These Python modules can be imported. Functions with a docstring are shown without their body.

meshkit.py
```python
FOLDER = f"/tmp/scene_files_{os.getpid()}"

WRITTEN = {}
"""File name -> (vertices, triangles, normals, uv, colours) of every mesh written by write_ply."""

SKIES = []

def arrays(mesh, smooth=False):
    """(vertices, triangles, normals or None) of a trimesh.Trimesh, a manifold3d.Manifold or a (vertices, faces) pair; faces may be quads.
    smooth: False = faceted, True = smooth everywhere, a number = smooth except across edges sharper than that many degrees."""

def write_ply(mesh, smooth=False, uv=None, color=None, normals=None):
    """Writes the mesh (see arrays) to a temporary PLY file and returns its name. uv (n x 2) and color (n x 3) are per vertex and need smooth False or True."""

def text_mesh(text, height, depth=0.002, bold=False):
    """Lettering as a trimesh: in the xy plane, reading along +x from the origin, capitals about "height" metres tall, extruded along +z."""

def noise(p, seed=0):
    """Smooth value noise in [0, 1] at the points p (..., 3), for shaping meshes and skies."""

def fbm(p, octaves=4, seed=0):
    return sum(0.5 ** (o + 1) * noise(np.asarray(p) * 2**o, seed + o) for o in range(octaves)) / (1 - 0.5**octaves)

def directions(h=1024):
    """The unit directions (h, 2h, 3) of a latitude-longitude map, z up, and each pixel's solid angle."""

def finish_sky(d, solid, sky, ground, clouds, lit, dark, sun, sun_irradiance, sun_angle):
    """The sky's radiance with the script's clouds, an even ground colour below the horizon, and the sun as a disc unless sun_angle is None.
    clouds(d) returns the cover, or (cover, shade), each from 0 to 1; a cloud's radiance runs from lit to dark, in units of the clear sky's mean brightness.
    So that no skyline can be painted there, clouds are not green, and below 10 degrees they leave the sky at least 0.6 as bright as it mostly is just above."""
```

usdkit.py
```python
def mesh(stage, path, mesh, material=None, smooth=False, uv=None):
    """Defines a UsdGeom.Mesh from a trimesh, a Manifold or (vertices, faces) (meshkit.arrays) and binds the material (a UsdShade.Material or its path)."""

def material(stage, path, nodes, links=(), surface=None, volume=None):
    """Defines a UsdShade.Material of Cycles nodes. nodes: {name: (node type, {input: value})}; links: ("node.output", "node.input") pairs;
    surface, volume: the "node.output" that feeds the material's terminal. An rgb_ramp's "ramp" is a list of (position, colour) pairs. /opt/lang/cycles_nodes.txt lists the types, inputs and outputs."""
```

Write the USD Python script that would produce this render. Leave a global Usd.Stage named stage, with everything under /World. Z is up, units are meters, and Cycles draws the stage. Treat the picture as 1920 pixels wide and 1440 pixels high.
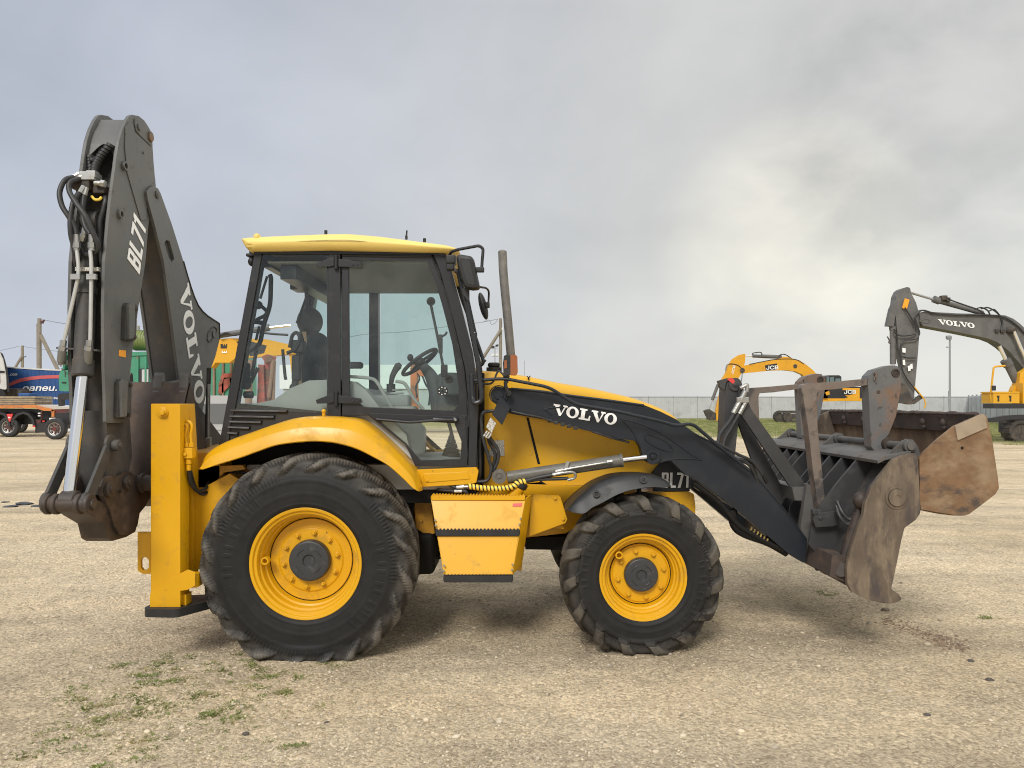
import math, random
import numpy as np
import trimesh, shapely
from shapely.geometry import Polygon, box as sbox
from shapely import affinity
import usdkit, meshkit
from pxr import Usd, UsdGeom, UsdLux, UsdShade, Gf, Sdf, Vt

random.seed(7)
stage = Usd.Stage.CreateInMemory()
UsdGeom.SetStageUpAxis(stage, UsdGeom.Tokens.z)
UsdGeom.SetStageMetersPerUnit(stage, 1.0)
UsdGeom.Xform.Define(stage, '/World')
UsdGeom.Scope.Define(stage, '/World/Looks')

# ---------------------------------------------------------------- camera
F, CX, HZ, EYE = 1436.0, 960.0, 757.0, 1.75          # photo pixels (1920 wide), eye height in metres
cam = UsdGeom.Camera.Define(stage, '/World/camera')
cam.AddTranslateOp().Set(Gf.Vec3d(0, 0, EYE))
cam.AddRotateXOp().Set(90.0)
AP = 36.0
cam.CreateHorizontalApertureAttr(AP)
cam.CreateVerticalApertureAttr(AP * 0.75)
cam.CreateFocalLengthAttr(AP * F / 1920.0)
cam.CreateVerticalApertureOffsetAttr(AP * (HZ - 720.0) / 1920.0)
cam.CreateClippingRangeAttr(Gf.Vec2f(0.05, 5000))
cam.CreateExposureAttr(0.78)

# ---------------------------------------------------------------- sky and sun
SUN_AZ, SUN_EL = math.radians(198.0), math.radians(39.0)    # azimuth from +y clockwise
sun_dir = np.array([math.sin(SUN_AZ) * math.cos(SUN_EL), math.cos(SUN_AZ) * math.cos(SUN_EL), math.sin(SUN_EL)])
SKY_STRENGTH = 0.10
SKYN = {
    'tc': ('texture_coordinate', {}),
    'sky': ('sky_texture', {'sky_type': 'single_scattering', 'sun_disc': False, 'sun_elevation': SUN_EL, 'sun_rotation': SUN_AZ}),
    'xyz': ('separate_xyz', {}),
    'zc': ('math', {'math_type': 'maximum', 'value2': 0.0}),
    'zp': ('math', {'math_type': 'add', 'value2': 0.22}),
    'dx': ('math', {'math_type': 'divide'}),
    'dy': ('math', {'math_type': 'divide'}),
    'pl': ('combine_xyz', {'z': 0.0}),
    'map1': ('mapping', {'scale': (1.0, 1.0, 1.5), 'rotation': (0, 0.45, 0.0), 'location': (3.1, 0.4, 0.2)}),
    'map2': ('mapping', {'scale': (1.0, 1.0, 1.45), 'rotation': (0, -0.40, 0.0), 'location': (1.3, 7.4, 2.0)}),
    'n1': ('noise_texture', {'scale': 2.4, 'detail': 3.0, 'roughness': 0.45, 'distortion': 0.4}),
    'n2': ('noise_texture', {'scale': 5.0, 'detail': 6.0, 'roughness': 0.52, 'distortion': 0.25}),
    'r1': ('rgb_ramp', {'ramp': [(0.0, (0.86, 0.865, 0.875)), (0.36, (0.91, 0.912, 0.92)), (0.62, (1.06, 1.06, 1.055)), (1.0, (1.12, 1.12, 1.11))]}),
    'r2': ('rgb_ramp', {'ramp': [(0.0, (0.88, 0.885, 0.90)), (0.34, (0.93, 0.935, 0.945)), (0.54, (1.0, 1.0, 1.0)), (0.70, (1.045, 1.045, 1.04)), (1.0, (1.06, 1.06, 1.05))]}),
    # azimuth: blue grey to the left, paler and warmer to the right
    'raz': ('rgb_ramp', {'ramp': [(0.0, (0.320, 0.348, 0.402)), (0.18, (0.335, 0.358, 0.405)), (0.36, (0.352, 0.368, 0.398)), (0.50, (0.365, 0.375, 0.388)),
                                  (0.62, (0.395, 0.398, 0.394)), (0.75, (0.430, 0.430, 0.416)), (1.0, (0.435, 0.437, 0.422))]}),
    'azm': ('map_range', {'from_min': -0.62, 'from_max': 0.62, 'to_min': 0.0, 'to_max': 1.0}),
    # elevation: paler towards the horizon, heavier above, then the open overcast overhead
    'rel': ('rgb_ramp', {'ramp': [(0.0, (1.12, 1.115, 1.10)), (0.06, (1.10, 1.095, 1.08)), (0.16, (1.06, 1.06, 1.05)), (0.30, (0.99, 0.99, 1.0)), (0.46, (1.02, 1.02, 1.03)),
                                  (0.62, (1.55, 1.53, 1.50)), (0.80, (2.15, 2.1, 2.03)), (1.0, (2.4, 2.35, 2.25))]}),
    # the thin place in the cloud low on the right
    'gd': ('vector_math', {'math_type': 'dot_product', 'vector2': (0.338, 0.922, 0.186)}),
    'gm': ('map_range', {'from_min': 0.983, 'from_max': 1.0, 'to_min': 0.0, 'to_max': 1.0, 'range_type': 'smoothstep'}),
    'gmul': ('math', {'math_type': 'multiply'}),
    'gn': ('map_range', {'from_min': 0.36, 'from_max': 0.66, 'to_min': 0.35, 'to_max': 1.0}),
    'glow': ('mix', {'mix_type': 'add', 'color2': (0.17, 0.15, 0.095)}),
    'dkd': ('vector_math', {'math_type': 'dot_product', 'vector2': (0.459, 0.834, 0.306)}),
    'dkm': ('map_range', {'from_min': 0.972, 'from_max': 0.997, 'to_min': 0.0, 'to_max': 1.0, 'range_type': 'smoothstep'}),
    'dkn': ('map_range', {'from_min': 0.40, 'from_max': 0.56, 'to_min': 1.0, 'to_max': 0.15}),
    'dkx': ('math', {'math_type': 'multiply'}),
    'dark': ('mix', {'mix_type': 'multiply', 'color2': (0.87, 0.872, 0.875)}),
    'm1': ('mix', {'mix_type': 'multiply', 'fac': 1.0}),
    'm2': ('mix', {'mix_type': 'multiply', 'fac': 1.0}),
    'm3': ('mix', {'mix_type': 'multiply', 'fac': 1.0}),
    'scale': ('mix', {'mix_type': 'multiply', 'fac': 1.0, 'color2': (9.1, 9.1, 9.1)}),
    'cover': ('mix', {'mix_type': 'mix', 'fac': 0.985}),
    'bg': ('background_shader', {'strength': SKY_STRENGTH}),
}
SKYL = [('tc.generated', 'xyz.vector'), ('xyz.z', 'zc.value1'), ('zc.value', 'zp.value1'), ('xyz.x', 'dx.value1'), ('zp.value', 'dx.value2'),
        ('xyz.y', 'dy.value1'), ('zp.value', 'dy.value2'), ('dx.value', 'pl.x'), ('dy.value', 'pl.y'),
        ('tc.generated', 'map1.vector'), ('tc.generated', 'map2.vector'), ('map1.vector', 'n1.vector'), ('map2.vector', 'n2.vector'),
        ('n1.fac', 'r1.fac'), ('n2.fac', 'r2.fac'), ('xyz.x', 'azm.value'), ('azm.result', 'raz.fac'), ('zc.value', 'rel.fac'),
        ('tc.generated', 'gd.vector1'), ('gd.value', 'gm.value'), ('n2.fac', 'gn.value'), ('gm.result', 'gmul.value1'), ('gn.result', 'gmul.value2'),
        ('raz.color', 'm1.color1'), ('rel.color', 'm1.color2'), ('m1.color', 'm2.color1'), ('r1.color', 'm2.color2'), ('m2.color', 'm3.color1'), ('r2.color', 'm3.color2'),
        ('tc.generated', 'dkd.vector1'), ('dkd.value', 'dkm.value'), ('n2.fac', 'dkn.value'), ('dkm.result', 'dkx.value1'), ('dkn.result', 'dkx.value2'), ('dkx.value', 'dark.fac'), ('m3.color', 'dark.color1'), ('dark.color', 'glow.color1'), ('gmul.value', 'glow.fac'), ('glow.color', 'scale.color1'),
        ('sky.color', 'cover.color1'), ('scale.color', 'cover.color2'), ('cover.color', 'bg.color')]
dome = UsdLux.DomeLight.Define(stage, '/World/sky')
dome.CreateIntensityAttr(1.0)
skymat = usdkit.material(stage, '/World/Looks/overcast_sky', SKYN, SKYL, surface='bg.background')
UsdShade.MaterialBindingAPI.Apply(dome.GetPrim()).Bind(skymat)
dome.GetPrim().SetCustomDataByKey('kind', 'structure')
dome.GetPrim().SetCustomDataByKey('label', 'grey overcast sky with streaky rain clouds and a pale gap low right')
dome.GetPrim().SetCustomDataByKey('category', 'sky')

sun = UsdLux.DistantLight.Define(stage, '/World/sun')
sun.CreateNormalizeAttr(True)
sun.CreateIntensityAttr(0.40)
sun.CreateAngleAttr(18.0)
sun.CreateColorAttr(Gf.Vec3f(1.0, 0.955, 0.88))
zax = sun_dir / np.linalg.norm(sun_dir)
xax = np.cross([0, 0, 1], zax); xax /= np.linalg.norm(xax)
yax = np.cross(zax, xax)
M4 = Gf.Matrix4d(*[float(v) for v in (*xax, 0, *yax, 0, *zax, 0, 0, 0, 0, 1)])
sun.AddTransformOp().Set(M4)

# ---------------------------------------------------------------- naming and tagging
used, origin = {}, {}

def numbered(parent, name):
    n = used.get((parent, name), 0)
    used[(parent, name)] = n + 1
    return name if n == 0 else f'{name}_{n:03d}'

def tag(prim, label=None, cat=None, group=None, kind=None):
    for k, v in (('label', label), ('category', cat), ('group', group), ('kind', kind)):
        if v:
            prim.SetCustomDataByKey(k, v)

def thing(name, label, cat, loc=(0, 0, 0), group=None):
    p = '/World/' + numbered('/World', name)
    x = UsdGeom.Xform.Define(stage, p)
    x.AddTranslateOp().Set(Gf.Vec3d(*map(float, loc)))
    origin[p] = np.array(loc, float)
    tag(x.GetPrim(), label, cat, group)
    return p

def obj(name, mesh, mat, parent='/World', smooth=32, label=None, cat=None, group=None, kind=None):
    """One mesh prim, given in world coordinates; parent is a thing, a part or the world."""
    p = parent + '/' + numbered(parent, name)
    o = origin.get(parent, np.zeros(3))
    v, f = mesh
    m = usdkit.mesh(stage, p, (np.asarray(v, float) - o, np.asarray(f, int)), mat, smooth=smooth)
    origin[p] = o
    tag(m.GetPrim(), label, cat, group, kind)
    return p

# ---------------------------------------------------------------- geometry
def tri(f):
    f = np.asarray(f, int)
    if f.ndim == 2 and f.shape[1] == 4:
        f = np.vstack([f[:, [0, 1, 2]], f[:, [0, 2, 3]]])
    return f

def cat(*ms):
    vs, fs, n = [], [], 0
    for m in ms:
        if m is None:
            continue
        v, f = m
        v = np.asarray(v, float); f = tri(f)
        vs.append(v); fs.append(f + n); n += len(v)
    return np.vstack(vs), np.vstack(fs)

def W(px, py, Y):
    return np.array([(px - CX) / F * Y, Y, EYE - (py - HZ) / F * Y])

def P2(pts, Y):
    return [((px - CX) / F * Y, EYE - (py - HZ) / F * Y) for px, py in pts]

def yz(pts, X):
    """Photo points that lie on the upright plane x = X, as (y, z)."""
    out = []
    for px, py in pts:
        Y = F * X / (px - CX)
        out.append((Y, EYE - (py - HZ) / F * Y))
    return out

def zoom(x0, y0, s, pts):
    return [(x0 + a / s, y0 + b / s) for a, b in pts]

def smoothpoly(pts, r):
    p = Polygon(pts).buffer(0)
    p = p.buffer(-r).buffer(r) if not p.buffer(-r).is_empty else p
    p = p.buffer(r).buffer(-r)
    return p

def extr(poly, a, b):
    if isinstance(poly, (list, tuple)):
        poly = Polygon(poly)
    poly = poly.buffer(0)
    ms = [trimesh.creation.extrude_polygon(g, 1.0, engine='earcut') for g in getattr(poly, 'geoms', [poly]) if g.area > 1e-9]
    m = trimesh.util.concatenate(ms)
    return np.array(m.vertices), np.array(m.faces)

def prism_xz(poly, y0, y1):
    v, f = extr(poly, 0, 1)
    return np.stack([v[:, 0], y1 + (y0 - y1) * v[:, 2], v[:, 1]], 1), f

def prism_yz(poly, x0, x1):
    v, f = extr(poly, 0, 1)
    return np.stack([x0 + (x1 - x0) * v[:, 2], v[:, 0], v[:, 1]], 1), f

def prism_xy(poly, z0, z1):
    v, f = extr(poly, 0, 1)
    return np.stack([v[:, 0], v[:, 1], z0 + (z1 - z0) * v[:, 2]], 1), f

def plate(pts, Y, th, r=0.0, holes=()):
    """Photo outline standing at depth Y, th metres thick away from the viewer."""
    p = Polygon(P2(pts, Y)).buffer(0)
    if r:
        p = smoothpoly(p.exterior.coords, r) if p.geom_type == 'Polygon' else p
    for h in holes:
        p = p.difference(Polygon(P2(h, Y)).buffer(0))
    return prism_xz(p, Y, Y + th)

def box(x0, x1, y0, y1, z0, z1):
    v = np.array([[x, y, z] for x in (x0, x1) for y in (y0, y1) for z in (z0, z1)], float)
    f = [[0, 1, 3, 2], [4, 6, 7, 5], [0, 4, 5, 1], [2, 3, 7, 6], [0, 2, 6, 4], [1, 5, 7, 3]]
    return v, tri(f)

def obox(c, ax, ay, az):
    """A box around c with half axes ax, ay, az."""
    c, ax, ay, az = map(lambda q: np.asarray(q, float), (c, ax, ay, az))
    v = np.array([c + i * ax + j * ay + k * az for i in (-1, 1) for j in (-1, 1) for k in (-1, 1)])
    return v, box(0, 1, 0, 1, 0, 1)[1]

def frame_of(d):
    d = np.asarray(d, float); d = d / np.linalg.norm(d)
    a = np.array([0, 0, 1.0]) if abs(d[2]) < 0.9 else np.array([1.0, 0, 0])
    u = np.cross(a, d); u /= np.linalg.norm(u)
    return u, np.cross(d, u), d

def revolve(profile, o, d, n=32, closed=False):
    """profile: (radius, distance along d) pairs."""
    u, w, d = frame_of(d)
    o = np.asarray(o, float)
    a = np.linspace(0, 2 * np.pi, n, endpoint=False)
    ring = np.cos(a)[:, None] * u + np.sin(a)[:, None] * w
    v = np.vstack([o + r * ring + h * d for r, h in profile])
    f = []
    m = len(profile)
    for i in range(m - 1 + closed):
        j = (i + 1) % m
        for k in range(n):
            l = (k + 1) % n
            f.append([i * n + k, i * n + l, j * n + l, j * n + k])
    return v, tri(f)

def cyl(p0, p1, r, n=20, r1=None, ch=0.0):
    p0, p1 = np.asarray(p0, float), np.asarray(p1, float)
    L = np.linalg.norm(p1 - p0)
    r1 = r if r1 is None else r1
    ch = min(ch, L / 3, r * 0.8)
    prof = [(1e-5, 0)] + ([(r - ch, 0), (r, ch), (r1, L - ch), (r1 - ch, L)] if ch else [(r, 0), (r1, L)]) + [(1e-5, L)]
    return revolve(prof, p0, p1 - p0, n)

def pin(px, py, Y, r, th, n=24):
    """A round boss that sits on a face at depth Y and stands th proud of it."""
    c = W(px, py, Y)
    return cyl(c, c - np.array([0, th, 0]), r, n, ch=min(th, r) * 0.25)

def ring(c, d, r0, r1, th, n=32):
    return revolve([(r0, 0), (r1, 0), (r1, th), (r0, th)], c, d, n, closed=True)

def spline(pts, k=8):
    p = np.asarray(pts, float)
    if len(p) < 3:
        return p
    q = np.vstack([2 * p[0] - p[1], p, 2 * p[-1] - p[-2]])
    out = []
    for i in range(1, len(q) - 2):
        a, b, c, d = q[i - 1], q[i], q[i + 1], q[i + 2]
        for t in np.linspace(0, 1, k, endpoint=False):
            out.append(0.5 * (2 * b + (c - a) * t + (2 * a - 5 * b + 4 * c - d) * t * t + (3 * b - a - 3 * c + d) * t ** 3))
    out.append(p[-1])
    return np.array(out)

def tube(pts, r, n=10, k=8, smooth=True, radii=None):
    p = spline(pts, k) if smooth else np.asarray(pts, float)
    rr = np.full(len(p), r) if radii is None else np.asarray(radii)
    t = np.gradient(p, axis=0); t /= np.maximum(np.linalg.norm(t, axis=1, keepdims=True), 1e-9)
    u, w, _ = frame_of(t[0])
    a = np.linspace(0, 2 * np.pi, n, endpoint=False)
    v = []
    for i in range(len(p)):
        u = u - np.dot(u, t[i]) * t[i]; u /= np.linalg.norm(u)
        w = np.cross(t[i], u)
        v.append(p[i] + rr[i] * (np.cos(a)[:, None] * u + np.sin(a)[:, None] * w))
    v = np.vstack(v + [p[:1], p[-1:]])
    f, m = [], len(p)
    for i in range(m - 1):
        for k_ in range(n):
            l = (k_ + 1) % n
            f.append([i * n + k_, i * n + l, (i + 1) * n + l]); f.append([i * n + k_, (i + 1) * n + l, (i + 1) * n + k_])
    for k_ in range(n):
        l = (k_ + 1) % n
        f.append([m * n, i * 0 + l, k_]); f.append([m * n + 1, (m - 1) * n + k_, (m - 1) * n + l])
    return v, np.array(f)

def bent(pts, r, bend=0.04, n=10):
    """A pipe of straight runs with rounded corners."""
    p = [np.asarray(q, float) for q in pts]
    out = [p[0]]
    for i in range(1, len(p) - 1):
        a, b = p[i - 1] - p[i], p[i + 1] - p[i]
        la, lb = np.linalg.norm(a), np.linalg.norm(b)
        s = min(bend, la * 0.45, lb * 0.45)
        A, B = p[i] + a / la * s, p[i] + b / lb * s
        for t in np.linspace(0, 1, 6):
            out.append((1 - t) ** 2 * A + 2 * t * (1 - t) * p[i] + t * t * B)
    out.append(p[-1])
    return tube(out, r, n, smooth=False)

def strip(lines):
    """Skin over polylines that have equally many points."""
    L = [np.asarray(l, float) for l in lines]
    n = len(L[0])
    v = np.vstack(L)
    f = []
    for i in range(len(L) - 1):
        for k in range(n - 1):
            f.append([i * n + k, i * n + k + 1, (i + 1) * n + k + 1, (i + 1) * n + k])
    return v, tri(f)

def resample(pts, n, closed=False):
    p = np.asarray(pts, float)
    s = np.r_[0, np.cumsum(np.linalg.norm(np.diff(p, axis=0), axis=1))]
    t = np.linspace(0, s[-1], n)
    return np.stack([np.interp(t, s, p[:, i]) for i in range(p.shape[1])], 1)

def hexnut(c, d, r, th):
    c = np.asarray(c, float); d = np.asarray(d, float) / np.linalg.norm(d)
    return cat(cyl(c, c + d * th * 0.3, r * 1.45, 14), cyl(c + d * th * 0.3, c + d * th, r, 6), cyl(c + d * th, c + d * th * 1.7, r * 0.55, 8))

def ellipsoid(c, r, sub=3, rot=None):
    m = trimesh.creation.icosphere(subdivisions=sub)
    v = np.array(m.vertices) * np.asarray(r)
    if rot is not None:
        v = v @ np.asarray(rot).T
    return v + np.asarray(c), np.array(m.faces)

def rbox(c, h, r, sub=2):
    """Rounded box: centre, half sizes, radius."""
    m = trimesh.creation.icosphere(subdivisions=sub)
    v = np.array(m.vertices)
    hh = np.maximum(np.asarray(h, float) - r, 1e-4)
    return v * r + np.sign(v) * hh * (np.abs(v) > 1e-6) + np.asarray(c, float), np.array(m.faces)

def rotm(axis, deg):
    return trimesh.transformations.rotation_matrix(math.radians(deg), axis)[:3, :3]

def spin(mesh, axis, deg, c):
    v, f = mesh
    return (np.asarray(v) - c) @ rotm(axis, deg).T + c, f

# lettering ------------------------------------------------------------------------------
def slab_glyph(ch):
    if ch == 'V':
        return shapely.union_all([Polygon([(0.10, 0.9), (0.46, 0.9), (0.76, 0.22), (0.98, 0.9), (1.13, 0.9), (0.74, 0), (0.60, 0)]),
                                  sbox(0, 0.85, 0.58, 1.0), sbox(0.84, 0.85, 1.26, 1.0)]), 1.20
    if ch == 'O':
        o = affinity.scale(shapely.Point(0, 0).buffer(1, 24), 0.56, 0.52)
        i = affinity.scale(shapely.Point(0, 0).buffer(1, 24), 0.26, 0.37)
        return affinity.translate(o.difference(i), 0.56, 0.5), 1.18
    if ch == 'L':
        return shapely.union_all([sbox(0.16, 0.05, 0.50, 0.95), sbox(0, 0.85, 0.66, 1.0), sbox(0, 0, 1.0, 0.15), Polygon([(0.82, 0.1), (1.0, 0.1), (1.0, 0.45), (0.9, 0.45)])]), 1.06
def slab_text(s):
    x, out = 0.0, []
    for ch in s:
        g, w = slab_glyph(ch)
        out.append(affinity.translate(g, x, 0)); x += w
    return shapely.union_all(out), x - 0.08

def narrow_glyph(ch):
    """Condensed sign-painter's capitals and digits, 1 high."""
    if ch == 'B':
        o = sbox(0, 0, 0.36, 1).union(affinity.scale(shapely.Point(0, 0).buffer(1, 12), 0.24, 0.26, origin=(0, 0)).buffer(0))
        body = sbox(0, 0, 0.56, 1).buffer(-0.12).buffer(0.12).union(sbox(0, 0, 0.3, 1))
        body = body.difference(Polygon([(0.5, 0.52), (0.6, 0.45), (0.6, 0.59)]))
        return body.difference(sbox(0.2, 0.14, 0.37, 0.42)).difference(sbox(0.2, 0.58, 0.37, 0.86)), 0.66
    if ch == 'L':
        return sbox(0, 0, 0.2, 1).union(sbox(0, 0, 0.5, 0.15)), 0.55
    if ch == '7':
        return Polygon([(0, 1), (0.55, 1), (0.55, 0.84), (0.32, 0), (0.1, 0), (0.34, 0.84), (0, 0.84)]), 0.62
    if ch == '1':
        return Polygon([(0.16, 1), (0.34, 1), (0.34, 0), (0.14, 0), (0.14, 0.78), (0, 0.78), (0, 0.88), (0.1, 0.9)]), 0.4
    if ch == 'E':
        return shapely.union_all([sbox(0, 0, 0.2, 1), sbox(0, 0, 0.5, 0.17), sbox(0, 0.42, 0.45, 0.58), sbox(0, 0.83, 0.5, 1)]), 0.6
def narrow_text(s, slant=0.0, stretch=1.0):
    x, out = 0.0, []
    for ch in s:
        g, w = narrow_glyph(ch)
        out.append(affinity.translate(g, x, 0)); x += w
    g = shapely.union_all(out)
    return affinity.affine_transform(g, [stretch, slant, 0, 1, 0, 0]), x * stretch

def lay(poly, o, right, up, th=0.0015):
    """Stands a flat shape up in space: o is its lower left corner; right and up carry the scale; normal = right x up."""
    v, f = extr(poly, 0, 1)
    right, up, o = (np.asarray(q, float) for q in (right, up, o))
    nrm = np.cross(right, up); nrm /= np.linalg.norm(nrm)
    return o + v[:, :1] * right + v[:, 1:2] * up + (v[:, 2:] * th) * nrm, f

def lay_text(s, o, right, up, th=0.0015, bold=True, slant=0.0):
    m = meshkit.text_mesh(s, 1.0, 1.0, bold)
    v, f = np.array(m.vertices), np.array(m.faces)
    right, up, o = (np.asarray(q, float) for q in (right, up, o))
    nrm = np.cross(right, up); nrm /= np.linalg.norm(nrm)
    x = v[:, :1] + slant * v[:, 1:2]
    return o + x * right + v[:, 1:2] * up + (v[:, 2:] * th) * nrm, f

# ---------------------------------------------------------------- materials
MATS = {}
def mat(name, base, rough=0.5, metallic=0.0, vary=0.12, vscale=3.0, bump=0.0, bscale=60.0, bdist=0.002, bevel=0.0,
        dirt=None, dscale=2.5, dlo=0.5, dhi=0.7, drough=0.85, dirt2=None, d2scale=9.0, d2lo=0.55, d2hi=0.7, coat=0.0, spec=None, streak=None, random_v=0.0, emit=None):
    base = np.array(base, float)
    N = {'geo': ('geometry', {}),
         'n': ('noise_texture', {'scale': vscale, 'detail': 5.0, 'roughness': 0.6}),
         'ramp': ('rgb_ramp', {'ramp': [(0.25, tuple(base * (1 - vary))), (0.75, tuple(np.minimum(base * (1 + vary), 1)))]}),
         'p': ('principled_bsdf', {'roughness': rough, 'metallic': metallic, 'coat_weight': coat, 'coat_roughness': 0.08})}
    if spec is not None:
        N['p'][1]['specular_ior_level'] = spec
    L = [('geo.position', 'n.vector'), ('n.fac', 'ramp.fac')]
    col = 'ramp.color'
    if random_v:
        N['oi'] = ('object_info', {})
        N['rr'] = ('rgb_ramp', {'ramp': [(0, (1 - random_v,) * 3), (1, (1 + random_v,) * 3)]})
        N['rm'] = ('mix', {'mix_type': 'multiply', 'fac': 1.0})
        L += [('oi.random', 'rr.fac'), (col, 'rm.color1'), ('rr.color', 'rm.color2')]; col = 'rm.color'
    rsrc = None
    for i, (d, sc, lo, hi) in enumerate(((dirt, dscale, dlo, dhi), (dirt2, d2scale, d2lo, d2hi))):
        if d is None:
            continue
        a = f'd{i}'
        vec = 'geo.position'
        if streak:
            N[a + 'map'] = ('mapping', {'scale': streak, 'location': (i * 3.7, 1.1, 0.3)})
            L.append(('geo.position', a + 'map.vector')); vec = a + 'map.vector'
        N[a + 'n'] = ('noise_texture', {'scale': sc, 'detail': 7.0, 'roughness': 0.65, 'distortion': 0.2})
        N[a + 'm'] = ('map_range', {'from_min': lo, 'from_max': hi, 'to_min': 0.0, 'to_max': 1.0})
        N[a + 'x'] = ('mix', {'mix_type': 'mix', 'color2': tuple(d)})
        L += [(vec, a + 'n.vector'), (a + 'n.fac', a + 'm.value'), (a + 'm.result', a + 'x.fac'), (col, a + 'x.color1')]
        col = a + 'x.color'
        if i == 0:
            N['rmx'] = ('mix_float', {'a': rough, 'b': drough})
            L += [(a + 'm.result', 'rmx.fac')]; rsrc = 'rmx.result'
    L.append((col, 'p.base_color'))
    if rsrc:
        L.append((rsrc, 'p.roughness'))
    nsrc = None
    if bevel:
        N['bev'] = ('bevel', {'radius': bevel, 'samples': 4}); nsrc = 'bev.bevel'
    if bump:
        N['bn'] = ('noise_texture', {'scale': bscale, 'detail': 4.0, 'roughness': 0.6})
        N['bu'] = ('bump', {'strength': bump, 'distance': bdist})
        L += [('geo.position', 'bn.vector'), ('bn.fac', 'bu.height')]
        if nsrc:
            L.append((nsrc, 'bu.normal'))
        nsrc = 'bu.normal'
    if nsrc:
        L.append((nsrc, 'p.normal'))
    if emit:
        N['p'][1]['emission_color'] = emit[0]; N['p'][1]['emission_strength'] = emit[1]
    MATS[name] = usdkit.material(stage, '/World/Looks/' + name, N, L, surface='p.BSDF')
    return MATS[name]

YEL = (0.62, 0.322, 0.003)
yellow = mat('yellow_paint', YEL, 0.36, vary=0.07, vscale=1.5, bump=0.12, bscale=70, bdist=0.001, bevel=0.006, coat=0.08, spec=0.4, dirt=(0.30, 0.17, 0.035), dscale=6, dlo=0.56, dhi=0.85, dirt2=(0.20, 0.11, 0.03), d2scale=40, d2lo=0.66, d2hi=0.72)
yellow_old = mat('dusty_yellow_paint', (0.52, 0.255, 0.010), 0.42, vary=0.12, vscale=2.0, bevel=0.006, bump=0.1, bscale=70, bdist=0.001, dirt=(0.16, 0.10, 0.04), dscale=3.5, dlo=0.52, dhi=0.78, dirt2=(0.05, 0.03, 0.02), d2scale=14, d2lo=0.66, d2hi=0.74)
hood_yellow = mat('hood_yellow_paint', (0.65, 0.352, 0.010), 0.34, vary=0.05, vscale=1.2, bevel=0.008, coat=0.08, spec=0.4, dirt2=(0.30, 0.18, 0.05), d2scale=22, d2lo=0.64, d2hi=0.74, dirt=(0.60, 0.34, 0.045), dscale=3.0, dlo=0.45, dhi=0.85)
roof_yellow = mat('faded_roof_yellow', (0.75, 0.565, 0.165), 0.5, vary=0.05, vscale=3, bump=0.12, bscale=150, bdist=0.001, bevel=0.012)
arm_black = mat('anthracite_arm_paint', (0.0105, 0.0135, 0.0195), 0.45, vary=0.12, vscale=4, bump=0.06, bscale=80, bdist=0.001, bevel=0.006, dirt=(0.024, 0.026, 0.030), dscale=6, dlo=0.5, dhi=0.8, spec=0.35)
boom_grey = mat('worn_grey_boom_paint', (0.084, 0.085, 0.084), 0.48, vary=0.10, vscale=4, bump=0.12, bscale=55, bdist=0.0012, bevel=0.006, dirt=(0.130, 0.128, 0.121), dscale=3.2, dlo=0.45, dhi=0.75, dirt2=(0.06, 0.045, 0.037), d2scale=18, d2lo=0.60, d2hi=0.70)
boom_dark = mat('grimy_dark_boom_steel', (0.043, 0.042, 0.041), 0.6, vary=0.25, vscale=5, bump=0.2, bscale=60, bdist=0.0015, bevel=0.005, dirt=(0.085, 0.07, 0.055), dscale=7, dlo=0.48, dhi=0.72)
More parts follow.
